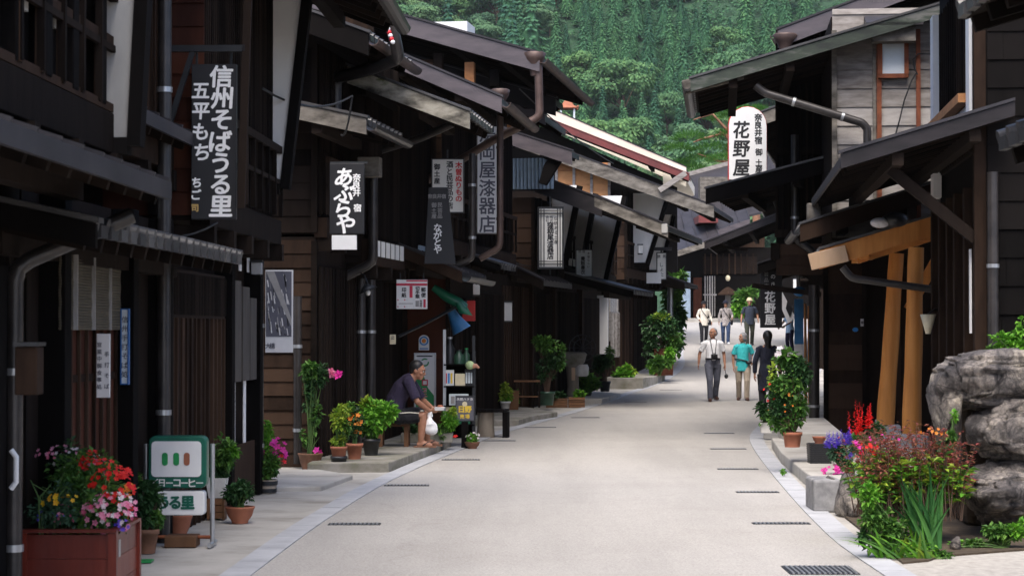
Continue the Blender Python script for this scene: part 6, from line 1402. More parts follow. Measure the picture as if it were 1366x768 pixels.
def face_bits(M, root):
    for q in (-1, 1):
        e = MB(); e.ell((q * .031, -.083, .010), (.013, .008, .0075), 'paint_white', 8, 6); e.ell((q * .031, -.089, .010), (.007, .005, .007), 'ink', 8, 6); e.box(q * .031 - .017, q * .031 + .017, -.097, -.088, .026, .031, 'hair_black')
        o = MB(); o.merge(e, M); o.build('eye', root)
    e = MB(); e.box(-.02, .02, -.099, -.094, -.069, -.0655, 'rubber_red'); o = MB(); o.merge(e, M); o.build('mouth', root)
def hair(M, root, m, kind='short'):
    h = MB()
    if kind == 'short': h.ell((0, .032, .042), (.083, .098, .094), m, 18, 12); h.ell((.07, .012, .0), (.014, .03, .04), m); h.ell((-.07, .012, .0), (.014, .03, .04), m); h.ell((0, .062, -.02), (.07, .055, .06), m)
    elif kind == 'bald': h.ell((0, .06, .0), (.08, .062, .075), m); h.ell((.066, .01, .0), (.017, .04, .035), m); h.ell((-.066, .01, .0), (.017, .04, .035), m); h.ell((0, .03, .05), (.074, .085, .072), m)
    elif kind == 'bob': h.ell((0, .026, .034), (.09, .1, .094), m, 18, 12); h.ell((0, .05, -.035), (.086, .066, .075), m); h.ell((.062, .0, -.02), (.024, .05, .06), m); h.ell((-.062, .0, -.02), (.024, .05, .06), m)
    elif kind == 'bun': h.ell((0, .026, .03), (.092, .108, .1), m, 18, 12); h.ell((0, .06, -.05), (.075, .06, .08), m); h.ell((0, .13, .0), (.05, .045, .05), m); h.tube([(0, .08, -.03), (0, .09, -.12), (0, .08, -.22)], [.06, .06, .035], m, 10)
    o = MB(); o.merge(h, M); fuse(o, 'hair', root, .009, 2, m)
def hat(M, root, m, brim=.13, crown=.1, band='ink'):
    h = MB(); h.lathe([(.098, .03), (.1, .04), (.098, .055), (.09, .1), (.06, .135), (.01, .143)], m, 20, (0, .015, .01)); h.lathe([(.096, .04), (brim, .028), (brim + .004, .034), (.1, .052)], m, 22, (0, .01, .01))
    o = MB(); o.merge(h, M); o.build('hat', root)
def standing(label, px, py, facing, H=1.62, skin='skin', top='cloth_white', leg='cloth_gray', hairm='hair_black', hairk='short', sleeve='short', head_yaw=0, head_pitch=0, stride=.12, arms=None, shoe='leather', hatm=None, brim=.13, female=False, belt=None, at=None, hem=0, lean=0, tuck=False, group='people walking in the street', extra=None):
    g = Vector(at) if at else G(px, py); t = tag(empty('person', g, facing), label, 'person', group); k = H / 1.68
    V3 = lambda x, y, z: Vector((x, y, z)) * k
    sw, hw = (.175, .10) if female else (.195, .098)
    hipL, hipR = V3(-hw, 0, .86), V3(hw, 0, .86)
    feet = {-1: V3(-.09, -stride, .0), 1: V3(.09, stride, .0)}
    J = {}
    for s in (-1, 1):
        f = feet[s]; lift = .0; heel = .075 * k
        if f.y > 0 and stride > .05: f.z += .03 * k
        J['ank', s] = f + V3(0, .02, .085); hip = hipL if s < 0 else hipR; mid = (hip + J['ank', s]) / 2; J['kne', s] = mid + V3(s * .005, -.045 - abs(stride) * .25, .01); J['hip', s] = hip; J['toe', s] = f + V3(s * .03, -.13, .03); J['heel', s] = f + V3(0, .06, .04)
        sh = V3(s * sw, lean * .3, 1.335); J['sh', s] = sh
        a = (arms or {}).get(s)
        if a: J['el', s], J['wr', s] = V3(*a[0]), V3(*a[1])
        else: J['el', s] = V3(s * (sw + .07), .04 + stride * .5 * s, 1.09); J['wr', s] = V3(s * (sw + .075), -.04 + stride * 1.3 * s, .86)
    neck, hc = V3(0, .005, 1.43), V3(0, -.02, 1.575)
    b = MB(); fat = 1.0
    etube(b, [V3(0, 0, .82), V3(0, 0, .9), V3(0, -.01, 1.05), V3(0, 0, 1.2), V3(0, .0, 1.33), V3(0, .01, 1.41), neck], [(.13 * k, .09 * k), (.155 * k, .11 * k), (.135 * k, .1 * k), (.15 * k, .105 * k), (.15 * k, .095 * k), (.09 * k, .07 * k), (.058 * k, .06 * k)], skin)
    b.tube([neck - V3(0, 0, .04), V3(0, 0, 1.5), hc], [.058 * k, .052 * k, .055 * k], skin, 12)
    for s in (-1, 1):
        b.tube([J['sh', s] * .75 + V3(0, 0, 1.40) * .25, J['sh', s], (J['sh', s] + J['el', s]) / 2, J['el', s], (J['el', s] * 2 + J['wr', s]) / 3, J['wr', s]], [q * k for q in (.06, .056, .046, .039, .038, .026)], skin, 12)
        d = (J['wr', s] - J['el', s]).normalized(); hand(b, J['wr', s], d, Vector((-s, -.25, 0)), skin, .5, k)
        b.tube([J['hip', s], (J['hip', s] + J['kne', s]) / 2, J['kne', s], (J['kne', s] * 2 + J['ank', s]) / 3, J['ank', s]], [q * k for q in (.09, .075, .055, .055, .037)], skin, 12)
        b.tube([J['heel', s], J['ank', s] * .5 + J['toe', s] * .5 - V3(0, 0, .01), J['toe', s]], [.034 * k, .04 * k, .03 * k], skin, 10)
    M = head(b, hc, skin, head_yaw, head_pitch, k * 1.03); body = fuse(b, 'body', t, .0095, 3, skin)
    face_bits(M, t)
    if hairk: hair(M, t, hairm, hairk)
    if hatm: hat(M, t, hatm, brim)
    c = MB(); zb = .93 if tuck else .80 - hem
    etube(c, [V3(0, 0, zb), V3(0, -.005, max(.92, zb + .02)), V3(0, -.015, 1.06), V3(0, -.005, 1.2), V3(0, .0, 1.33), V3(0, .008, 1.405), V3(0, .01, 1.435)], [(q[0] * k, q[1] * k) for q in ((((.166, .13) if tuck else (.188, .146)), ((.165, .13) if tuck else (.18, .142)), (.158, .125), (.168, .124), (.16, .108), (.095, .08), (.068, .07)) if not female else ((.186, .146), (.178, .14), (.145, .118), (.15, .122), (.145, .104), (.09, .078), (.066, .07)))], top)
    for s in (-1, 1):
        a, e, w_ = J['sh', s], J['el', s], J['wr', s]
        pts, rr = ([a * .55 + V3(0, 0, 1.41) * .45, a, (a + e) / 2, a * .25 + e * .75], (.06, .066, .064, .072)) if sleeve == 'short' else ([a * .55 + V3(0, 0, 1.41) * .45, a, (a + e) / 2, e, (e + w_) / 2, w_ * .92 + e * .08], (.06, .064, .058, .053, .047, .042))
        c.tube(pts, [q * k for q in rr], top, 12)
    fuse(c, 'shirt', t, .011, 3, top)
    c = MB()
    etube(c, [V3(0, 0, .78), V3(0, 0, .86), V3(0, 0, 1.0 if tuck else .96)], [(.15 * k, .12 * k), (.174 * k, .132 * k), ((.172 if tuck else .155) * k, (.136 if tuck else .12) * k)], leg)
    for s in (-1, 1): c.tube([J['hip', s] + V3(0, 0, -.0), (J['hip', s] + J['kne', s]) / 2, J['kne', s], (J['kne', s] + J['ank', s]) / 2, J['ank', s] + V3(0, 0, -.03)], [q * k for q in (.105, .094, .076, .07, .066)], leg, 12)
    fuse(c, 'trousers', t, .011, 3, leg)
    for s in (-1, 1):
        c = MB(); c.tube([J['heel', s] - V3(0, 0, .005), J['heel', s] * .4 + J['toe', s] * .6 + V3(0, 0, .005), J['toe', s] + V3(0, -.02, 0)], [.044 * k, .048 * k, .036 * k], shoe, 12); z0 = min(J['heel', s].z, J['toe', s].z) - .035 * k
        fuse(c, 'shoe', t, .009, 2, shoe)
    if belt: c = MB(); etube(c, [V3(0, 0, .965), V3(0, 0, 1.0)], [(.178 * k, .142 * k)] * 2, belt, seg=20); c.build('belt', t)
    if extra: extra(t, V3, J)
    return t
def camera_kit(t, V3, J):
    c = MB(); c.box(-.07, .07, -.24, -.165, .965, 1.055, 'paint_black'); c.tube([(0, -.235, 1.02), (0, -.30, 1.015)], .034, 'paint_black', 12); c.box(-.02, .02, -.215, -.175, 1.061, 1.08, 'paint_black'); o = c.build('camera_body', t)
    c = MB()
    for s in (-1, 1): c.tube([V3(s * .06, .05, 1.45), V3(s * .075, -.06, 1.43), V3(s * .06, -.125, 1.32), V3(s * .04, -.145, 1.2), (s * .03, -.18, 1.06)], .0075, 'paint_black', 6)
    c.build('strap', o)
    w_ = J['wr', 1]; c = MB(); c.ell(w_ + Vector((.03, -.02, -.26)), (.045, .04, .055), 'paint_black', 12, 8); c.tube([w_ + Vector((0, 0, -.06)), w_ + Vector((.02, -.01, -.21))], .008, 'paint_black', 6); c.build('camera_case', t)
standing('grey haired man in white shirt and grey trousers with a camera round his neck', 951, 535, R(4), 1.63, 'skin_tan', 'cloth_white', 'cloth_gray', 'hair_gray', 'bald', head_yaw=R(-50), stride=.2, tuck=True, belt='paint_black', extra=camera_kit, shoe='leather',
         arms={-1: ((-.30, .05, 1.10), (-.335, -.02, .86)), 1: ((.27, .06, 1.10), (.275, -.03, .85))})
def waist_bag(t, V3, J):
    c = MB(); pts = [V3(.19 * math.cos(a), .145 * math.sin(a) - .01, .985 + .05 * math.cos(a + 2.6)) for a in [i * 6.2832 / 20 for i in range(21)]]; c.tube(pts, .014, 'paint_black', 6); c.build('strap', t)
    c = MB(); c.ell(V3(.15, -.13, .95), (.075, .05, .045), 'paint_black', 12, 8); c.build('waist_bag', t)
standing('woman with short grey hair in a teal top, beige trousers and black waist bag', 991, 534, R(-4), 1.52, 'skin', 'cloth_teal', 'cloth_tan', 'hair_gray', 'bob', head_yaw=R(-55), stride=-.17, female=True, hem=.06, extra=waist_bag,
         arms={-1: ((-.24, .04, 1.1), (-.23, .02, .85)), 1: ((.27, .05, 1.12), (.24, -.16, .98))})
def jacket_trim(t, V3, J):
    c = MB()
    for s in (-1, 1): c.tube([V3(s * .215, .03, 1.33), V3(s * .27, .05, 1.2), V3(s * .285, .05, 1.08)], .014, 'cloth_lightblue', 6)
    c.build('trim', t)
standing('woman with black hair seen from behind in a dark navy jacket at the right kerb', 1024, 562, R(176), 1.60, 'skin', 'cloth_navy', 'cloth_black', 'hair_black', 'bun', 'long', head_yaw=R(6), stride=.08, female=True, hem=.26, extra=jacket_trim, at=(4.72, 38.9, .01), shoe='paint_black')
def shoulder_bag(side):
    def f(t, V3, J):
        c = MB(); c.tube([V3(-side * .13, -.02, 1.43), V3(-side * .05, -.14, 1.28), V3(side * .1, -.15, 1.08), V3(side * .2, -.06, .92)], .012, 'cloth_black', 6); c.build('strap', t)
        c = MB(); c.ell(V3(side * .24, -.03, .86), (.05, .1, .11), 'cloth_black', 12, 8); c.build('bag', t)
    return f
standing('far woman in a cream blouse with dark hat, dark trousers and a shoulder bag', 939, 459, R(2), 1.56, 'skin', 'cloth_cream', 'cloth_black', 'hair_black', 'bob', 'long', stride=.12, female=True, hem=.06, hatm='cloth_black', brim=.15, extra=shoulder_bag(1), arms={-1: ((-.26, .02, 1.12), (-.2, -.18, .96)), 1: ((.27, .03, 1.1), (.3, -.05, .87))}, shoe='cloth_white')
standing('far woman in a grey patterned blouse with black hat, blue jeans and black bag', 968, 459, R(-3), 1.58, 'skin', 'cloth_print', 'denim', 'hair_black', 'bob', 'long', stride=-.13, female=True, hem=.08, hatm='cloth_navy', brim=.15, extra=shoulder_bag(1), arms={-1: ((-.25, .05, 1.1), (-.26, -.02, .86)), 1: ((.26, .02, 1.12), (.25, -.16, 1.02))}, shoe='cloth_white')
standing('far man in a dark polo shirt and straw hat walking down the street', 1000, 461, R(-3), 1.70, 'skin', 'cloth_slate', 'cloth_olive', 'hair_black', 'short', stride=.16, hatm='hat_straw', brim=.12, hem=.04, arms={-1: ((-.28, .03, 1.1), (-.30, -.06, .85)), 1: ((.28, .05, 1.12), (.30, -.12, .92))}, shoe='paint_black')
standing('person in a pale blue shirt and dark purple trousers at the right shop front', 1054, 470, R(-60), 1.5, 'skin', 'cloth_lightblue', 'cloth_purple', 'hair_gray', 'short', 'short', head_pitch=R(-20), stride=.04, hem=.05, arms={-1: ((-.22, -.16, 1.15), (-.15, -.38, .98)), 1: ((.2, -.14, 1.15), (.16, -.36, 1.02))})
# ---- the seated man
t = tag(empty('person', P(565, 597, 27.6) * 1), 'man in a dark purple shirt and black shorts seated on a low stool, eating', 'person'); t.location.z = .11
b = MB(); S = 'skin_tan'; V3 = lambda x, y, z: Vector((x, y, z))
hip = {s: V3(-.35, s * .10, .40) for s in (-1, 1)}; kne = {-1: V3(.0, -.16, .42), 1: V3(.05, .17, .44)}; ank = {-1: V3(-.03, -.15, .07), 1: V3(.04, .2, .07)}
sh = {s: V3(-.19, s * .19, .86) for s in (-1, 1)}; el = {-1: V3(-.07, -.27, .60), 1: V3(-.02, .26, .6)}; wr = {-1: V3(.09, -.12, .475), 1: V3(.12, .06, .5)}
etube(b, [V3(-.38, 0, .36), V3(-.38, 0, .46), V3(-.34, 0, .62), V3(-.25, 0, .78), V3(-.18, 0, .88), V3(-.14, 0, .92)], [(.15, .12), (.165, .125), (.15, .115), (.165, .11), (.11, .08), (.06, .06)], S, (0, 1, 0))
b.tube([V3(-.17, 0, .88), V3(-.12, 0, .94), V3(-.08, 0, 1.0)], [.062, .055, .056], S, 12)
for s in (-1, 1):
    b.tube([sh[s] * .8 + V3(-.2, 0, .86) * .2, sh[s], (sh[s] + el[s]) / 2, el[s], (el[s] * 2 + wr[s]) / 3, wr[s]], [.06, .056, .047, .04, .039, .027], S, 12); hand(b, wr[s], (V3(.1, -s * .03, -.02) if s > 0 else V3(.1, .05, .01)), V3(0, -s, .6), S, .8)
    b.tube([hip[s], (hip[s] + kne[s]) / 2, kne[s], (kne[s] * 2 + ank[s]) / 3, (kne[s] + ank[s] * 2) / 3, ank[s]], [.09, .082, .06, .06, .05, .037], S, 12)
    a = ank[s]; b.tube([a + V3(-.05, 0, -.035), a + V3(.06, 0, -.02), a + V3(.15, 0, -.045)], [.035, .042, .03], S, 10)
M = head(b, V3(-.075, 0, 1.0), S, R(78), R(16), 1.0); fuse(b, 'body', t, .009, 3, S); face_bits(M, t); hair(M, t, 'hair_black', 'short')
c = MB(); etube(c, [V3(-.40, 0, .38), V3(-.39, 0, .47), V3(-.36, 0, .62), V3(-.27, 0, .78), V3(-.19, 0, .885), V3(-.145, 0, .92)], [(.185, .15), (.185, .15), (.175, .135), (.185, .13), (.125, .095), (.07, .068)], 'cloth_purple', (0, 1, 0))
for s in (-1, 1): c.tube([sh[s] * .6 + V3(-.2, 0, .86) * .4, sh[s], (sh[s] + el[s]) / 2, sh[s] * .12 + el[s] * .88], [.078, .076, .072, .066], 'cloth_purple', 12)
fuse(c, 'shirt', t, .011, 3, 'cloth_purple')
c = MB(); etube(c, [V3(-.42, 0, .34), V3(-.38, 0, .42), V3(-.36, 0, .50)], [(.17, .14), (.18, .145), (.17, .13)], 'cloth_black', (0, 1, 0))
for s in (-1, 1): c.tube([hip[s], (hip[s] + kne[s]) / 2, hip[s] * .12 + kne[s] * .88], [.105, .10, .092], 'cloth_black', 12)
fuse(c, 'shorts', t, .011, 3, 'cloth_black')
c = MB()
for s in (-1, 1): c.tube([hip[s] + V3(.05, s * .02 - .09, .05), (hip[s] + kne[s]) / 2 + V3(0, -.09, .05), hip[s] * .14 + kne[s] * .86 + V3(0, -.085, .035)], .008, 'cloth_cream', 5)
c.build('piping', t)
for s in (-1, 1):
    c = MB(); a = ank[s]; c.prism([(-.09, -.04), (.1, -.05), (.2, -.035), (.2, .035), (.1, .05), (-.09, .04)], 'z', -.068, -.045, 'terracotta_old'); c.tube([(.03, -.05, -.04), (.09, -.02, .0), (.14, 0, -.03), (.09, .02, .0), (.03, .05, -.04)], .009, 'ink', 6); c.build('sandal', t, loc=a)
tb = tag(empty('carrier_bag', t.location + Vector((.09, -.13, .40))), 'white plastic carrier bag hanging from the seated man\'s hand', 'bag')
c = MB(); c.ell((0, 0, -.14), (.10, .06, .095), 'bag_white', 14, 10); c.ell((.02, 0, -.17), (.085, .065, .07), 'bag_white'); c.tube([(0, 0, .06), (-.005, 0, -.02), (.0, 0, -.1)], [.015, .03, .075], 'bag_white', 10); o = fuse(c, 'sack', tb, .012, 2, 'bag_white')
c = MB(); c.tube([(-.03, 0, -.0), (-.02, 0, .06), (.02, 0, .06), (.03, 0, -.0)], .008, 'bag_white', 6); c.build('handles', tb)
tb = tag(empty('food_tray', t.location + Vector((.2, -.06, .5))), 'small brown and white snack tray in the seated man\'s hands', 'tray'); c = MB(); c.hexa([(-.06, -.05, -.02), (.06, -.05, -.02), (.06, .05, -.02), (-.06, .05, -.02), (-.08, -.065, .025), (.08, -.065, .025), (.08, .065, .025), (-.08, .065, .025)], 'paper'); c.build('tray', tb, bevel=.004)
c = MB(); c.ell((.02, 0, .03), (.045, .04, .025), 'terracotta', 10, 6); c.build('snack', tb)
# ================================================================ furniture and goods on the pavements
def base(px, py, z=0):
    d = ray(px, py); lo, hi = 3.0, 150.0
    for _ in range(50):
        m_ = (lo + hi) / 2
        if EYE + d.z * m_ / d.y > gz(m_) + z: lo = m_
        else: hi = m_
    return P(px, py, lo)
g = base(519, 598, .11); t = tag(empty('low_stool', Vector((g.x + .03, 27.75, .11))), 'low dark wooden box stool under the seated man', 'stool')
mb = MB(); mb.box(-.2, .2, -.2, .22, .27, .31, 'box_wood'); mb.build('seat', t, bevel=.008)
for x, y in ((-.17, -.17), (.17, -.17), (-.17, .19), (.17, .19)): mb = MB(); mb.box(x - .03, x + .03, y - .03, y + .03, 0, .268, 'box_wood'); mb.build('leg', t)
# log bench with dark slats
g = base(648, 583, 0); t = tag(empty('log_bench', g, R(-8)), 'short bench of black slats resting on a pale log stump', 'bench'); k = g.y / FPX
mb = MB(); mb.lathe([(.13, 0), (.14, .03), (.125, .2), (.13, .38)], 'log_wood', 16, (0, 0, 0)); mb.build('stump', t)
mb = MB()
for i in range(7): mb.box(-.30 + i * .09, -.23 + i * .09, -.2, .35, .39, .425, 'black_wood')
mb.box(-.32, .34, -.06, .02, .382, .389, 'black_wood'); mb.build('seat', t)
for x in (.3,): mb = MB(); mb.box(x - .03, x + .05, -.1, .12, 0, .388, 'black_wood'); mb.build('leg', t)
g = base(703, 543, .1); t = tag(empty('shelf_stool', g), 'plain open wooden shelf stool against the dark boards', 'stool'); k = g.y / FPX
mb = MB(); mb.box(-.26, .26, -.12, .14, .50, .53, 'box_wood'); mb.box(-.22, .22, -.1, .12, .2, .225, 'box_wood'); mb.build('shelves', t)
for x in (-.24, .24): mb = MB(); mb.box(x - .02, x + .02, -.11, .13, 0, .499, 'dark_wood'); mb.build('leg', t)
# rough log water stand
g = base(764, 535, .0); t = tag(empty('water_stand', g), 'old log stand carrying a mossy stone basin and a wire wheel', 'water stand'); k = g.y / FPX; X = lambda x: (x - 764) * k; Z = lambda y: (535 - y) * k
mb = MB(); mb.tube([(0, 0, 0), (.01, 0, Z(515)), (-.01, 0, Z(490))], [.17, .13, .14], 'log_wood', 12); mb.build('trunk', t)
mb = MB(); mb.lathe([(.12, Z(492)), (.27, Z(483)), (.32, Z(472)), (.27, Z(469)), (.2, Z(474)), (.01, Z(476))], 'moss_concrete', 16); mb.build('basin', t)
mb = MB(); c = Vector((.22, .1, Z(464)))
for r_ in (.3, .2): mb.tube([c + Vector((r_ * math.cos(a), 0, r_ * math.sin(a))) for a in [i * 6.2832 / 24 for i in range(25)]], .012, 'iron', 5)
for i in range(10): a = i * .628; mb.tube([c, c + Vector((.3 * math.cos(a), 0, .3 * math.sin(a)))], .006, 'iron', 4)
mb.build('wheel', t)
mb = MB(); mb.lathe([(.11, 0), (.15, .04), (.16, .2), (.13, .27)], 'pot_white', 14, (X(776), -.05, Z(502))); mb.build('white_jar', t); mb = MB(); mb.box(-.03, .05, -.16, -.13, Z(507), Z(490), 'end_grain'); mb.build('label_strip', t)
g = base(757, 543, 0); t = tag(empty('log_planter', g), 'low planter of stacked wooden strips with small green plants', 'planter'); rg = random.Random(3)
mb = MB()
for i in range(4): mb.box(.02, .36, -.16, .2, i * .055, i * .055 + .045, 'box_wood'); mb.box(-.45, 0, -.1, .2, i * .05, i * .05 + .042, 'box_wood')
mb.build('box', t); mb = MB(); clump(mb, (-.25, 0, .24), (.26, .18, .1), 'leaf_dark', 220, .09, rg); clump(mb, (.25, 0, .28), (.13, .12, .1), 'leaf_bright', 120, .09, rg); mb.build('foliage', t, recalc=False)
plain('gourd', (.38, .5, .25), .5)
# ---- the tobacco and sundries rack
g = base(612, 594, .0); g = Vector((g.x, 29.6, gz(29.6))); g.x = (612 - 683) * 29.6 / FPX; t = tag(empty('display_rack', g), 'crowded dark rack of bottles, tins and packets outside the little shop', 'display rack'); k = 29.6 / FPX; X = lambda x: (x - 612) * k
gy = HOR + FPX * EYE / 29.6; Z = lambda y: (gy - y) * k
mb = MB()
for x in (593, 632): mb.box(X(x) - .02, X(x) + .02, -.02, .02, 0, Z(448 if x > 600 else 440), 'steel' if x < 600 else 'iron'); mb.box(X(x) - .02, X(x) + .02, .3, .34, 0, Z(470), 'iron')
for y in (486, 515, 541, 566): mb.box(X(592), X(633), -.03, .34, Z(y) - .02, Z(y), 'black_wood')
mb.box(X(594), X(631), .32, .335, .1, Z(470), 'black_wood'); mb.build('frame', t)
rg = random.Random(12)
def goods(name, label, group, px, py, shape, m, y=.06):
    o = tag(empty(name, g + Vector((X(px), y, Z(py) + .002))), label, name.replace('_', ' '), group); return o
def bottle(px, py, h, m, cap, label, r=.05):
    o = goods('bottle', label, 'goods on the shop rack', px, py, 0, m); mb = MB(); mb.lathe([(r, 0), (r, h * .55), (r * .45, h * .75), (r * .42, h * .92)], m, 12); mb.build('glass', o); mb = MB(); mb.lathe([(r * .5, h * .921), (r * .5, h)], cap, 10); mb.build('cap', o)
def box(px, py, w_, h_, m, label, m2=None, name='packet', d=.12):
    o = goods(name, label, 'goods on the shop rack', px, py, 0, m); mb = MB(); mb.box(-w_ * k / 2, w_ * k / 2, -d / 2, d / 2, 0, h_ * k, m); mb.build('carton', o, bevel=.004)
    if m2:
        mb = MB()
        for i in range(3): mb.box(-w_ * k * .4 + i * w_ * k * .28, -w_ * k * .2 + i * w_ * k * .28, -d / 2 - .004, -d / 2 - .001, h_ * k * .15, h_ * k * .8, m2 if not isinstance(m2, tuple) else m2[i % len(m2)])
        mb.build('print', o)
bottle(600, 486, .38, 'paint_black', 'steel', 'tall black jar with grey cap on the top shelf of the shop rack', .07); bottle(612, 486, .2, 'pot_green', 'iron', 'squat dark green jar in the middle of the top rack shelf', .08); bottle(622, 486, .22, 'pot_green', 'green_paint', 'small green capped bottle at the right of the top rack shelf', .05)
box(599, 515, 13, 21, 'paper', 'white packet with bright coloured squares on the shop rack', ('sign_red', 'sign_blue', 'yellow_paint')); box(614, 515, 14, 16, 'cream', 'plain tan carton on the middle shelf of the shop rack'); box(626, 515, 12, 22, 'pot_black', 'black box with a pale lattice mark on the shop rack', 'sign_pale')
box(612, 541, 26, 15, 'sign_pale', 'long pale box with grey vertical bars on the shop rack', ('ink_dim', 'ink_gray')); box(616, 566, 22, 20, 'vinyl_green', 'dark green crate on the low shelf of the shop rack')
box(598, 590, 9, 48, 'cream', 'tall tan cloth roll leaning at the left of the shop rack', None, 'cloth_roll'); box(605, 566, 11, 16, 'plastic_blue', 'small navy blue box left of the tobacco sign')
o = tag(empty('ornament', g + Vector((X(627), -.08, Z(493)))), 'pale green gourd ornament sitting high on the right of the rack', 'ornament', 'goods on the shop rack'); mb = MB(); mb.ell((0, 0, .06), (.065, .05, .06), 'gourd', 12, 8); mb.tube([(.04, 0, .05), (.09, 0, .05), (.13, 0, .02)], [.04, .03, .015], 'skin', 8); mb.build('gourd', o)
sign('tobacco_sign', 'black sign with yellow characters standing on a dark post before the rack', (608, 528, 633, 561), 29.2, 'ink_gray',
     [('日野', 545.5, 611, 629, 9.5, 'yellow_paint', dict(row=1, bold=.05)), ('天然ハッカ', 532, 609, 631, 4, 'lettering_white', dict(row=1, bold=.02)), ('売場', 555, 613, 627, 6, 'yellow_paint', dict(row=1, bold=.04))], cat='sign', group=None, t=.05, frame='paint_black', fw=.8,
     extra=lambda r, X, Z, k, t_: (lambda m_: (m_.disc((X(620), -t_ / 2 - .004, Z(538.5)), (0, -1, 0), 3.4 * k, 'cream', 14), m_.build('emblem', r)))(MB()), hook=[(620, 562, 620, 597.5, 9)], hm='black_wood')
sign('door_tag', 'small cream meter plate with dark print on the dark post', (520, 446, 528, 459), 28.9, 'cream', [('止', 524, 447, 453, 5, 'ink', {})], cat='plate', group=None, t=.03)
# ---- right side fronts
t = tag(empty('stone_post', base(1178, 582, .13)), 'short square grey stone post before the first orange timber', 'post'); mb = MB(); mb.box(-.1, .1, -.1, .1, 0, .24, 'granite'); mb.build('shaft', t, bevel=.015)
for px, y0, y1, m, lab in ((1075, 405, 540, 'warm_wood', 'thin bamboo pole leaning by the shop front near the blue cloth'), (1080, 408, 540, 'new_wood', 'second bamboo pole standing closest to the dark downpipe')):
    a, b = P(px, y1, 40.2), P(px - 1, y0, 40.2); mb = MB(); o = a.copy(); mb.tube([a - o, b - o], [.03, .025], m, 8); tag(mb.build('bamboo_pole', loc=o), lab, 'pole', 'bamboo poles at the right shop')
a = P(1065, 392, 42); t = tag(empty('shop_banner', a), 'blue topped narrow shop banner hanging on its pole at the right', 'banner'); mb = MB(); mb.box(-.08, .1, 0, .02, -1.0, -.1, 'vinyl_blue'); mb.box(-.08, .1, 0, .021, -1.5, -1.001, 'paper'); mb.build('cloth', t); mb = MB(); mb.tube([(.02, .03, .5), (.02, .03, -1.7)], .018, 'steel', 8); mb.ell((.02, 0, .05), (.13, .06, .1), 'sign_blue', 10, 6); mb.build('pole', t)
a = P(1050, 405, 45); t = tag(empty('shop_banner', a), 'white and black banner slanting beside the black inn sign', 'banner'); mb = MB(); mb.prism([(-.1, .25), (.18, -.3), (.02, -.42), (-.14, -.05)], 'y', 0, .02, 'paper'); mb.prism([(.0, .05), (.12, -.12), (.06, -.3), (-.03, -.1)], 'y', -.012, -.002, 'ink'); mb.build('cloth', t)
a = P(1186, 295, 27.6); t = tag(empty('wrapped_bundle', a), 'black and white wrapped bundle lying on the orange porch beam', 'bundle'); mb = MB(); mb.ell((.09, 0, .02), (.17, .12, .10), 'paint_black', 14, 8); mb.build('black_sack', t); mb = MB(); mb.ell((-.12, 0, -.02), (.13, .1, .07), 'bag_white', 12, 8); mb.build('white_cloth', t)
a = P(1238, 430, 26); t = tag(empty('wall_lamp', a), 'cream cone shaped wall lamp beside the second orange timber', 'lamp'); mb = MB(); mb.lathe([(.03, -.14), (.1, .1), (.09, .1)], 'cream', 14); mb.build('shade', t); mb = MB(); mb.tube([(0, 0, .1), (.1, .1, .16), (.25, .2, .14)], .015, 'iron', 6); mb.build('arm', t)
sign('name_plate', 'small blue oval plate on the brown door post behind the orange timbers', (1137, 436, 1145, 443), 33.0, 'sign_blue', [], cat='plate', group=None, t=.02, shape=[(1141 + 4 * math.cos(i * .6283), 439.5 + 3 * math.sin(i * .6283)) for i in range(10)])
sign('name_plate', 'small white plate with print beside the blue oval plate', (1148, 425, 1152, 435), 33.0, 'paper', [('番', 1150, 426, 434, 4, 'ink', {})], cat='plate', group=None, t=.02)
# ---- overhead wires
def wire(label, pts, rad=.01, sag=.1):
    q = [P(*p) for p in pts]; o = q[0].copy(); out = []
    for i in range(len(q) - 1):
        for j in range(8): t_ = j / 8; p = q[i].lerp(q[i + 1], t_); p.z -= sag * 4 * t_ * (1 - t_); out.append(p - o)
    out.append(q[-1] - o); mb = MB(); mb.tube(out, rad, 'cable', 5); tag(mb.build('overhead_wire', loc=o), label, 'wire', 'overhead wires')
wire('thin wire running from the purple grey gutter down to the weathered verge', [(692, 118, 34), (818, 218, 56)], .012)
wire('drooping cable strung along the soba shop front below the black sign', [(140, 294, 14), (290, 297, 17.0)], .008, .12)
wire('cable looping under the white wing wall towards the low tiled eave', [(350, 118, 20), (470, 128, 24), (455, 180, 24.2)], .012, .15)
wire('short cable between the fronts by the deep pent roof', [(642, 330, 38), (712, 356, 43)], .01, .06)

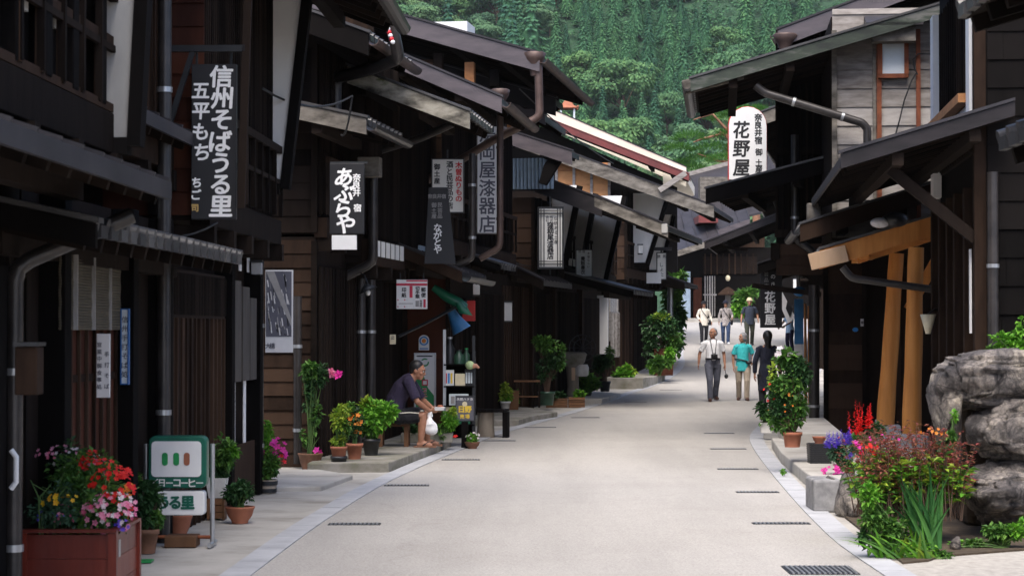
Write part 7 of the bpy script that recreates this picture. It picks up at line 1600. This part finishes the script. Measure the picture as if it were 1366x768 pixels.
# ---- small fittings on the left fronts
def fitting(name, label, box, Y, d, m, extra=None):
    x0, y0, x1, y1 = box; k = Y / FPX; c = P((x0 + x1) / 2, (y0 + y1) / 2, Y); t = tag(empty(name, c), label, name.replace('_', ' ')); w_, h_ = (x1 - x0) * k / 2, (y1 - y0) * k / 2
    mb = MB(); mb.box(-w_, w_, -d / 2, d / 2, -h_, h_, m); mb.build('case', t, bevel=.006)
    mb = MB(); mb.box(-w_ * 1.12, w_ * 1.12, -d * .62, d * .62, h_ + .002, h_ + .02, 'paint_black'); mb.build('lid', t); return t
fitting('meter_box', 'dull brown meter box on the front of the nearest dark house', (24, 462, 54, 526), 9.9, .14, 'brown_wood')
fitting('letter_box', 'dark blue letter box hung beside the white paper strips', (264, 514, 279, 580), 18.6, .16, 'cloth_navy')
fitting('junction_box', 'small grey box under the eave of the soba shop', (336, 350, 350, 366), 20.6, .12, 'steel')
fitting('junction_box', 'pale louvred box under the shop eave by the green awning', (629, 368, 640, 378), 33.4, .2, 'sign_white')
a = P(491, 388, 26.6); t = tag(empty('bulb_lamp', a), 'bare bulb lamp under a tilted tin shade beside the postal sign', 'lamp')
mb = MB(); mb.lathe([(.012, .09), (.05, .07), (.13, .0), (.125, .0), (.045, .06)], 'iron', 14); mb.build('shade', t).rotation_euler = (0, R(-24), 0); mb = MB(); mb.ell((.0, 0, -.02), (.032, .032, .04), 'sign_white', 10, 8); mb.build('bulb', t); mb = MB(); mb.tube([(0, 0, .08), (-.05, .05, .2), (-.2, .3, .28)], .009, 'iron', 6); mb.build('arm', t)
# ================================================================ the damp mountain air between street and hill
m, nt_, b_ = newmat('haze'); nt_.nodes.remove(b_)
pv = nt_.nodes.new('ShaderNodeVolumePrincipled'); pv.inputs['Color'].default_value = (.86, .93, 1, 1); pv.inputs['Density'].default_value = .00008; pv.inputs['Anisotropy'].default_value = .2
nt_.links.new(pv.outputs[0], nt_.nodes['Material Output'].inputs['Volume']); MATS['haze'] = m
mb = MB(); mb.box(-460, 460, -80, 930, -4, 330, 'haze'); o = mb.build('haze'); tag(o, 'pale blue mountain haze in front of the wooded hill', 'haze', kind='stuff')
